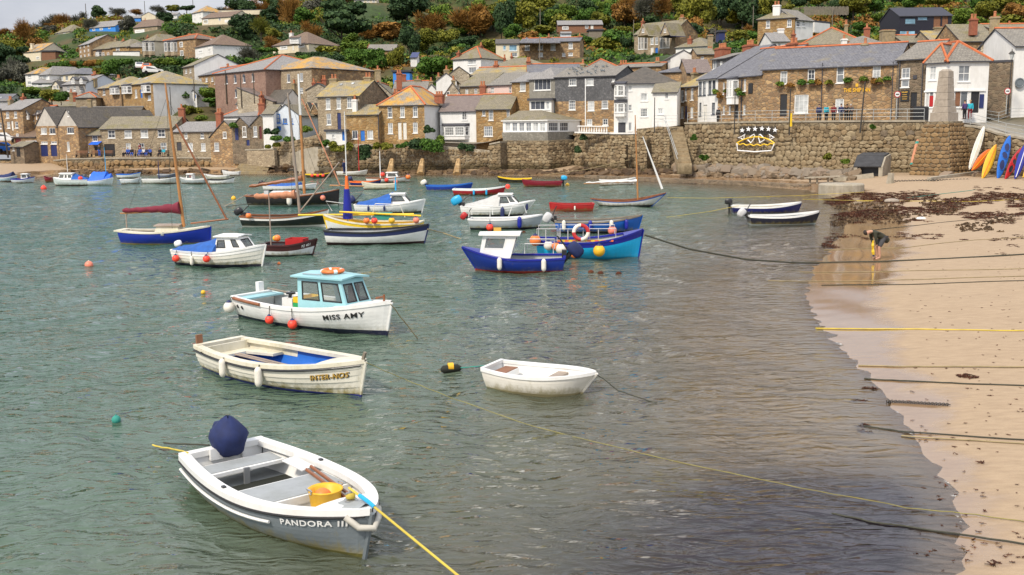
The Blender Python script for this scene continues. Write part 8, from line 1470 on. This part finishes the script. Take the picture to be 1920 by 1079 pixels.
# ---- kayaks and board against the ramp wall
def kayak(xb,yb,sb_,xt,yt,st2,wid,mat,label,cat='kayak',deck=None,wells=((.3,.11),(.52,.07),(.7,.09)),thk=.3):
    a=Q(xb,yb,sb_);b_=Q(xt,yt,st2);d=(b_-a);L_=d.length;zz=d.normalized();yy=V((-.12,-1,0));yy=(yy-zz*yy.dot(zz)).normalized();xx=yy.cross(zz);f=lambda x,y,z:xx*x+yy*y+zz*z
    mb=MB();rows=[];wf=lambda t:wid/2*max(.02,math.sin(PI*min(1,max(0,t)))**.62)
    for i in range(17):
        t=i/16;w_=wf(t);k=thk*(.35+.65*math.sin(PI*t)**.5);rows.append([f(w_*math.cos(q),k*.5*math.sin(q)*(1.0 if math.sin(q)<0 else .55),t*L_)for q in[2*PI*j/12 for j in range(12)]])
    mb.grid(rows,0,True);root=link(cat.replace(' ','_'),mb.mesh('hull',mat,None,True));root.location=a;T(root,label,cat,'kayaks and boards leaning on the ramp wall')
    if not wells:
        mb=MB();mb.tube([f(0,thk*.275*(.35+.65*math.sin(PI*t)**.5)*1.02+.005,t*L_)for t in np.linspace(.04,.96,12)],.03,5);mb.build('keel_strip','orange' if mat=='buoy_yellow' else 'buoy_yellow' if mat=='orange' else 'gel_white',root)
    for sd in(-1,1):mb=MB();mb.tube([f(sd*wf(t)*.96,.0,t*L_)for t in np.linspace(.03,.97,12)],.022,5);mb.build('rim','black_plastic' if cat=='kayak' else 'gel_white',root)
    for t,h in wells:
        mb=MB();w_=wf(t)*.62;yo=thk*.275*1.02+.012;mb.face([f(w_*math.cos(q),yo,(t+h*math.sin(q))*L_)for q in[2*PI*j/14 for j in range(14)]]);mb.tube([f(w_*math.cos(q),yo,(t+h*math.sin(q))*L_)for q in[2*PI*j/14 for j in range(15)]],.025,5,1,False);mb.build('seat_well',[deck or 'black_plastic',mat],root)
kayak(1817,319,21.6,1846,236,20.8,.62,'gel_cream','tall cream paddleboard leaning against the ramp wall','paddleboard',None,(),.14)
kayak(1822,320,21.9,1857,280,21.3,.75,'orange','orange kayak lying low behind the yellow kayak',wells=());kayak(1841,336,22.4,1868,271,21.5,.85,'buoy_yellow','yellow orange kayak standing hull outwards left of the blue kayak',wells=())
kayak(1870,337,22.5,1894,254,21.5,.92,'bright_blue','tall royal blue sit on kayak with three dark wells',deck='navy');kayak(1884,337,22.8,1916,277,22,.72,'red_paint','red kayak leaning right of the royal blue kayak');kayak(1903,336,23,1925,268,22.2,.75,'deep_blue','dark blue kayak behind the red kayak at the right edge',wells=());kayak(1918,333,23.4,1948,288,22.8,.7,'buoy_yellow','orange yellow kayak cut off by the right edge',wells=())
a,b_=Q(1709,311,20.6),Q(1721,263,20.2);d=b_-a;mb=MB();mb.tube([a,a+d*.06,a+d*.07,a+d*.8,a+d*.81,a+d*.9,a+d*.91,b_],[.14,.17,.17,.17,.17,.17,.17,.1],9);
for i in range(len(mb.f)):mb.m[i]=1 if(i//9)in(0,1,4,5)else 0
obj(mb,'fender_log',['peach_cloth','rope_green'],'long pinkish fender log with green bands leaning by the memorial pier','fender log',None,a)
paint('lid_dark',(.045,.045,.048),.95,.3,2)
# ---- culvert, plinth, low walls, chain, post
o_=Q(1600,334,20.7);ba=math.radians(62);bk_=V((math.cos(ba),math.sin(ba),0));ri=V((bk_.y,-bk_.x,0));root=empty('culvert',o_);T(root,'concrete storm drain with two sloping dark slate lids by the harbour wall','drain');f=lambda a,b_,z:o_+ri*a+bk_*b_+V((0,0,z))
pr=[(0,-.6),(0,1.0),(1.7,1.85),(4.8,2.05),(4.8,-.6)]
for a0,a1 in((0,.3),(2.15,2.5)):
    mb=MB();L0=[f(a0,b_,z)for b_,z in pr];L1=[f(a1,b_,z)for b_,z in pr];mb.face(L0[::-1]);mb.face(L1)
    for i in range(5):j=(i+1)%5;mb.face([L0[i],L0[j],L1[j],L1[i]])
    mb.build('side_wall','concrete',root,o_)
for b0,z0,b1,z1 in((-.05,.98,1.68,1.86),(1.72,1.88,4.8,2.08)):mb=MB();mb.hexa([f(-.03,b0,z0),f(2.35,b0,z0),f(2.35,b1,z1),f(-.03,b1,z1)]+[f(-.03,b0,z0+.1),f(2.35,b0,z0+.1),f(2.35,b1,z1+.1),f(-.03,b1,z1+.1)]);mb.build('lid','lid_dark',root,o_)
mb=MB();mb.hexa([f(.3,.5,-.4),f(2.15,.5,-.4),f(2.15,.6,-.4),f(.3,.6,-.4),f(.3,.5,1.2),f(2.15,.5,1.2),f(2.15,.6,1.2),f(.3,.6,1.2)]);mb.build('dark_mouth','black_door',root,o_)
for i,(x0,y0,x1,y1,lb)in enumerate(((1543,337,1598,329,'left low concrete channel wall in front of the storm drain'),(1562,341,1638,333,'right low concrete channel wall in front of the storm drain'),(1742,340,1836,329,'low mossy concrete kerb running towards the kayaks'))):mb=MB();a,b_=G(x0,y0),G(x1,y1);mb.bar(a+V((0,0,.05)),b_+V((0,0,.15)),.35,.5);obj(mb,'channel_wall','concrete',lb,'low wall',None,a)
mb=MB();a,b_=G(1512,345),G(1580,343);mb.bar(a+V((0,0,.55)),b_+V((0,0,.6)),.9,.12);[mb.box(a.lerp(b_,k)+V((0,0,.2)),(.14,.14,.7))for k in(.1,.3,.6)];obj(mb,'landing_stage','concrete','low concrete landing stage left of the round plinth','landing stage',None,a)
c=G(1577,361);mb=MB();mb.lathe(c,[(1.78,-.4),(1.8,.62),(1.72,.72),(0,.75)],28);obj(mb,'round_plinth','concrete','round weathered concrete plinth at the edge of the beach','plinth',None,c)
p=G(1668,344);flatclimb('stone_post','short stone mooring post on the sand by the storm drain','post',[p-V((0,0,.3)),p+V((.1,0,.85))],[.34,.26],'concrete',8)
paint('rope_olive',(.26,.23,.07),.9,.3)
def rope(pts,r,mat,label,cat='rope',name='rope',n=5,ground=True,seg=6):
    W_=[(G(x,y,.02)if z is None else P(x,y,z))for x,y,z in[(q+(None,))[:3]for q in pts]];out=[]
    for a,b_ in zip(W_[:-1],W_[1:]):
        for k in range(seg):out.append(a.lerp(b_,k/seg)+V((random.uniform(-.015,.015),random.uniform(-.02,.02),0)))
    out.append(W_[-1])
    for q in out:
        if q.z<.6:q.z=max(q.z,max(0,sandh(q.x,q.y))+.015)
    return flatclimb(name,label,cat,out,r,mat,n)
amb=pan.W((pan.L/2,0,.7));
R_L=[([(1209,441,1.35),(1290,467,.75),(1400,487,.25),(1500,494.5),(1640,492),(1780,486),(1960,476)],.035,'rope_dark','thick dark mooring rope from the light blue fishing boat across the wet sand'),([(1530,617.5),(1640,618.5),(1800,620.5),(1980,622.5)],.02,'rope_yellow','yellow rope lying straight across the beach'),([(1610,687.5),(1700,689),(1980,690)],.018,'rope_tan','upper of two dark ropes across the middle of the beach'),([(1620,711,.0),(1700,716),(1800,721),(1980,727)],.018,'rope_dark','lower dark rope crossing the beach below the seaweed clump'),([(1620,800,.0),(1700,812),(1980,831)],.014,'rope_dark','thin rope entering the water beside the seaweed'),([(1690,820),(1980,837)],.014,'rope_tan','thin tan rope just below the rope beside the seaweed'),
([(685,680,.85),(760,712,.38),(850,748,.07),(1000,800,.05),(1250,862,.05),(1500,915,.05),(1700,952,.03),(1830,968),(1990,990)],.0075,'rope_olive','long thin line from the cream clinker boat across the shallows to the beach'),([(1560,965,.0),(1640,980,.01),(1790,1003),(1990,1033)],.014,'rope_dark','dark green rope across the bottom right corner'),([(1118,701,.42),(1160,733,.1),(1232,757,.0)],.012,'rope_dark','dark painter from the bow of the small white dinghy'),([(733,571,1.12),(783,636,.0)],.015,'rope_tan','mooring line from the bow of the white motorboat into the water'),
([(287,836,.0),(320,842,.25),(352,849,.55)],.016,'rope_yellow','yellow stern line of the nearest grey motorboat'),([(308,831,.0),(392,835,.3)],.016,'rope_dark','dark weedy stern line of the nearest grey motorboat'),([(850,691,.05),(890,688,.1),(925,684,.4)],.012,'rope_green','green line from the cigar buoy to the small white dinghy'),([(345,662,.0),(362,666,.15),(378,661,.5)],.014,'rope_dark','weedy stern line of the cream clinker boat'),
([(1505,374,.85),(1600,377),(1700,378),(1820,379),(1980,372)],.02,'rope_yellow','yellow line from the navy open boat over the seaweed'),([(1252,371,.3),(1330,372,.05),(1500,367,.02),(1620,361)],.015,'rope_yellow','thin yellow line past the round plinth'),([(1700,372),(1820,358),(1980,340)],.02,'rope_green','pale green rope on the upper beach'),([(1386,386,.6),(1330,397,.05),(1250,408,.0)],.015,'rope_yellow','yellow stern line of the navy open boat'),
([(1500,511,.0),(1640,511),(1780,508),(1980,504)],.014,'rope_tan','thin buried rope below the thick dark rope'),([(1440,527,.0),(1580,529),(1760,524),(1980,517)],.014,'rope_tan','second thin buried rope on the wet sand'),([(1540,537,.0),(1700,535),(1980,527)],.017,'rope_dark','third dark rope under the standing reflection'),([(1545,470),(1700,465),(1830,451),(1980,445)],.015,'rope_tan','thin rope passing the feet of the bending person'),([(1640,432),(1800,415),(1980,398)],.015,'rope_dark','dark rope on the weedy upper beach'),
([(802,430,.9),(830,437,.3),(865,449,.0)],.03,'rope_tan','mooring rope from the black straked white boat'),([(470,382,.6),(425,388,.0)],.03,'rope_dark','stern line of the large black sailing boat'),([(1020,329,.4),(1100,318,1.0),(1180,300,2.2)],.03,'rope_tan','mooring rope rising to the wall below the tall white house')]
for q in R_L:rope(*q)
root_p=pan.W((pan.L*.385,-.02,.86));e1_=pan.W((pan.L/2-.02,-.03,.80));e2_=P(858,1079,.25);e3_=P(1010,1210,0);mid=e1_.lerp(e2_,.25)
flatclimb('rope','yellow bow rope of the nearest grey motorboat running out of the picture','rope',[root_p,e1_,mid,e2_,e3_],.016,'rope_yellow');flatclimb('rope_sleeve','light blue hose sleeve on the yellow bow rope','hose',[root_p.lerp(e1_,.55)+V((0,0,.004)),e1_+V((0,0,.006)),e1_.lerp(mid,.28)],.027,'sky_blue',8)
def chain(x0,y0,x1,y1,n_,r,label):
    root=empty('chain',G(x0,y0));T(root,label,'chain');o=root.location.copy();mb=MB()
    for i in range(n_):c=G(x0+(x1-x0)*i/n_,y0+(y1-y0)*i/n_,.03);mb.lathe(c,[(r+r*.3*math.cos(a),r*.3*math.sin(a))for a in[2*PI*k/5 for k in range(6)]],8,0,V((0,.3 if i%2 else 1,1 if i%2 else .3)))
    T(mb.build('links','iron',root,o),kind='stuff')
chain(1665,755,1782,762,34,.03,'rusty chain lying on the wet sand at the water edge');chain(1678,341,1820,338,44,.09,'heavy brown chain from the stone post towards the kayaks')
# ---- seaweed
wp_,wr_=[],[]
def wd(x,y,r):
    p=G(x,y,.015);wp_.append(tuple(p));wr_.append(r)
for i in range(4200):
    x=random.uniform(1545,1925);t=(x-1545)/380;y=random.uniform(362,402+26*t*(1-t)*2)if random.random()<.78 else random.uniform(350,465)
    n_=MN.noise(V((x*.012,y*.055,3)))+.25*MN.noise(V((x*.06,y*.2,8)))
    if y>405:n_-=.28
    if n_>-.08 and not(y<352 and x<1700):wd(x,y,random.uniform(.08,.3))
for x,y,k in((1805,706,9),(1825,709,5),(1634,729,3),(1608,753,3),(1612,800,3),(1620,812,3),(1900,462,16),(1880,478,10),(1868,1059,2),(1842,867,1),(1880,396,20)):
    for _ in range(k):wd(x+random.uniform(-12,12),y+random.uniform(-3,3),random.uniform(.02,.07))
sw=leaves_at(np.array(wp_),np.array(wr_)+.02,14,.05,'seaweed',M('weed_bits'),'dark red brown seaweed strewn over the beach','stuff',.1,None,.25)
wp_,wr_=[],[]
for _ in range(220):wd(random.uniform(1700,1925),random.uniform(420,1075)**1.0,random.uniform(.008,.03))
leaves_at(np.array(wp_),np.array(wr_),6,.016,'seaweed',M('weed_bits'),'tiny scraps of seaweed dotted over the bare sand','stuff',.1,None,.25)
pb,pr_=[],[]
for i in range(1500):
    x=random.uniform(1560,1900);y=random.uniform(372,436);
    if MN.noise(V((x*.01,y*.05,9)))>.05:p=G(x,y,.01);pb.append(tuple(p));pr_.append(random.uniform(.05,.14))
leaves_at(np.array(pb),np.array(pr_),8,.045,'pebbles',M('rock_dark'),'dark pebbles and grit in bands on the upper beach','stuff',.5)
mb=MB();c=G(1727,412);mb.ball(c+V((0,0,.05)),.3,0,9,(1,.6,.35));obj(mb,'pale_stone','gel_white','single bright white stone on the weedy beach','stone',None,c);mb=MB();c=G(1672,380);mb.ball(c+V((0,0,.1)),.55,0,9,(1,.6,.35));obj(mb,'pale_stone','granite','large pale flat stone among the seaweed','stone',None,c)
# ---- cars
def car(x,yb,s_,rz,mat,label):
    c=Q(x,yb,s_);root=empty('car',c,rz);T(root,label,'car','parked cars');pf=[(-2.1,.35),(-2.15,.9),(-2.0,1.0),(-1.75,1.5),(-1.4,1.62),(.3,1.6),(1.0,1.05),(1.9,.92),(2.15,.7),(2.15,.35)];mb=MB()
    L0=[V((a,-.86+(.13 if z>1.2 else 0),z))for a,z in pf];L1=[V((a,.86-(.13 if z>1.2 else 0),z))for a,z in pf];mb.face(L0);mb.face(L1[::-1]);n_=len(pf)
    for i in range(n_):j=(i+1)%n_;mb.face([L0[j],L0[i],L1[i],L1[j]])
    mb.build('body',mat,root)
    mb=MB()
    for sd in(-1,1):mb.face([V((-1.7,sd*.83,1.05)),V((.75,sd*.83,1.05)),V((.2,sd*.745,1.52)),V((-1.45,sd*.745,1.52))])
    mb.face([V((-1.97,-.7,1.08)),V((-1.97,.7,1.08)),V((-1.79,.6,1.46)),V((-1.79,-.6,1.46))]);mb.face([V((.98,-.7,1.1)),V((.98,.7,1.1)),V((.37,.6,1.57)),V((.37,-.6,1.57))]);mb.build('window','pane_dark',root)
    for a in(-1.35,1.35):
        for sd in(-1,1):mb=MB();mb.lathe((a,sd*.87,.33),[(0,-.02),(.2,-.02),(.33,-.02),(.33,-.2)],12,0,V((0,-sd,0)));mb.build('wheel','rubber',root)
    for sd in(-1,1):mb=MB();mb.box((-2.12,sd*.7,.95),(.06,.22,.3));mb.build('tail_light','red_paint',root);mb=MB();mb.box((2.14,sd*.65,.7),(.04,.3,.14));mb.build('headlight','letter_white',root)
for q in[(60,284,12.1,2.5,'silver','silver estate car parked behind the dark kiosk'),(6,287,12.3,1.2,'bright_blue','blue car at the left edge by the telegraph pole'),(10,268,11.8,.3,'gel_white','white van like car behind the telegraph pole'),(163,128,7.8,.1,'gel_white','white car on the hillside lane below the stone cottages'),(262,131,8.6,-1.2,'gel_white','white car in the hillside car park'),(276,133,8.7,-1.4,'orange','orange and white van in the hillside car park'),(287,139,8.8,.3,'gel_white','low white car in front of the hillside car park')]:car(*q)
# ---- pigeons on the big slate roof
mb=MB();mb.ball((0,0,.12),.1,0,7,(1.6,.8,.8));mb.ball((.15,0,.24),.055,0,6);mb.hexa([V(q)for q in((-.3,-.04,.1),(-.12,-.05,.1),(-.12,.05,.1),(-.3,.04,.1),(-.3,-.04,.12),(-.12,-.05,.16),(-.12,.05,.16),(-.3,.04,.12))]);pm=mb.mesh('pigeon','slate_paint',None,True);e_,zr_,dp_=BK['ze'],BK['zr'],BK['dp']
for i in range(34):a,t=random.uniform(.3,BK['Lw']*.75),random.random();p=BK['F'](a,dp_/2*t,e_+(zr_-e_)*t+.08);T(link('pigeon',pm,None,p,(0,0,random.uniform(0,6))),('low' if t<.33 else 'mid height' if t<.66 else 'high')+' pigeon '+('at the left end' if a<BK['Lw']*.25 else 'left of the middle' if a<BK['Lw']*.5 else 'right of the middle')+' on the slate roof of the big black house','bird','pigeons on the slate roof')
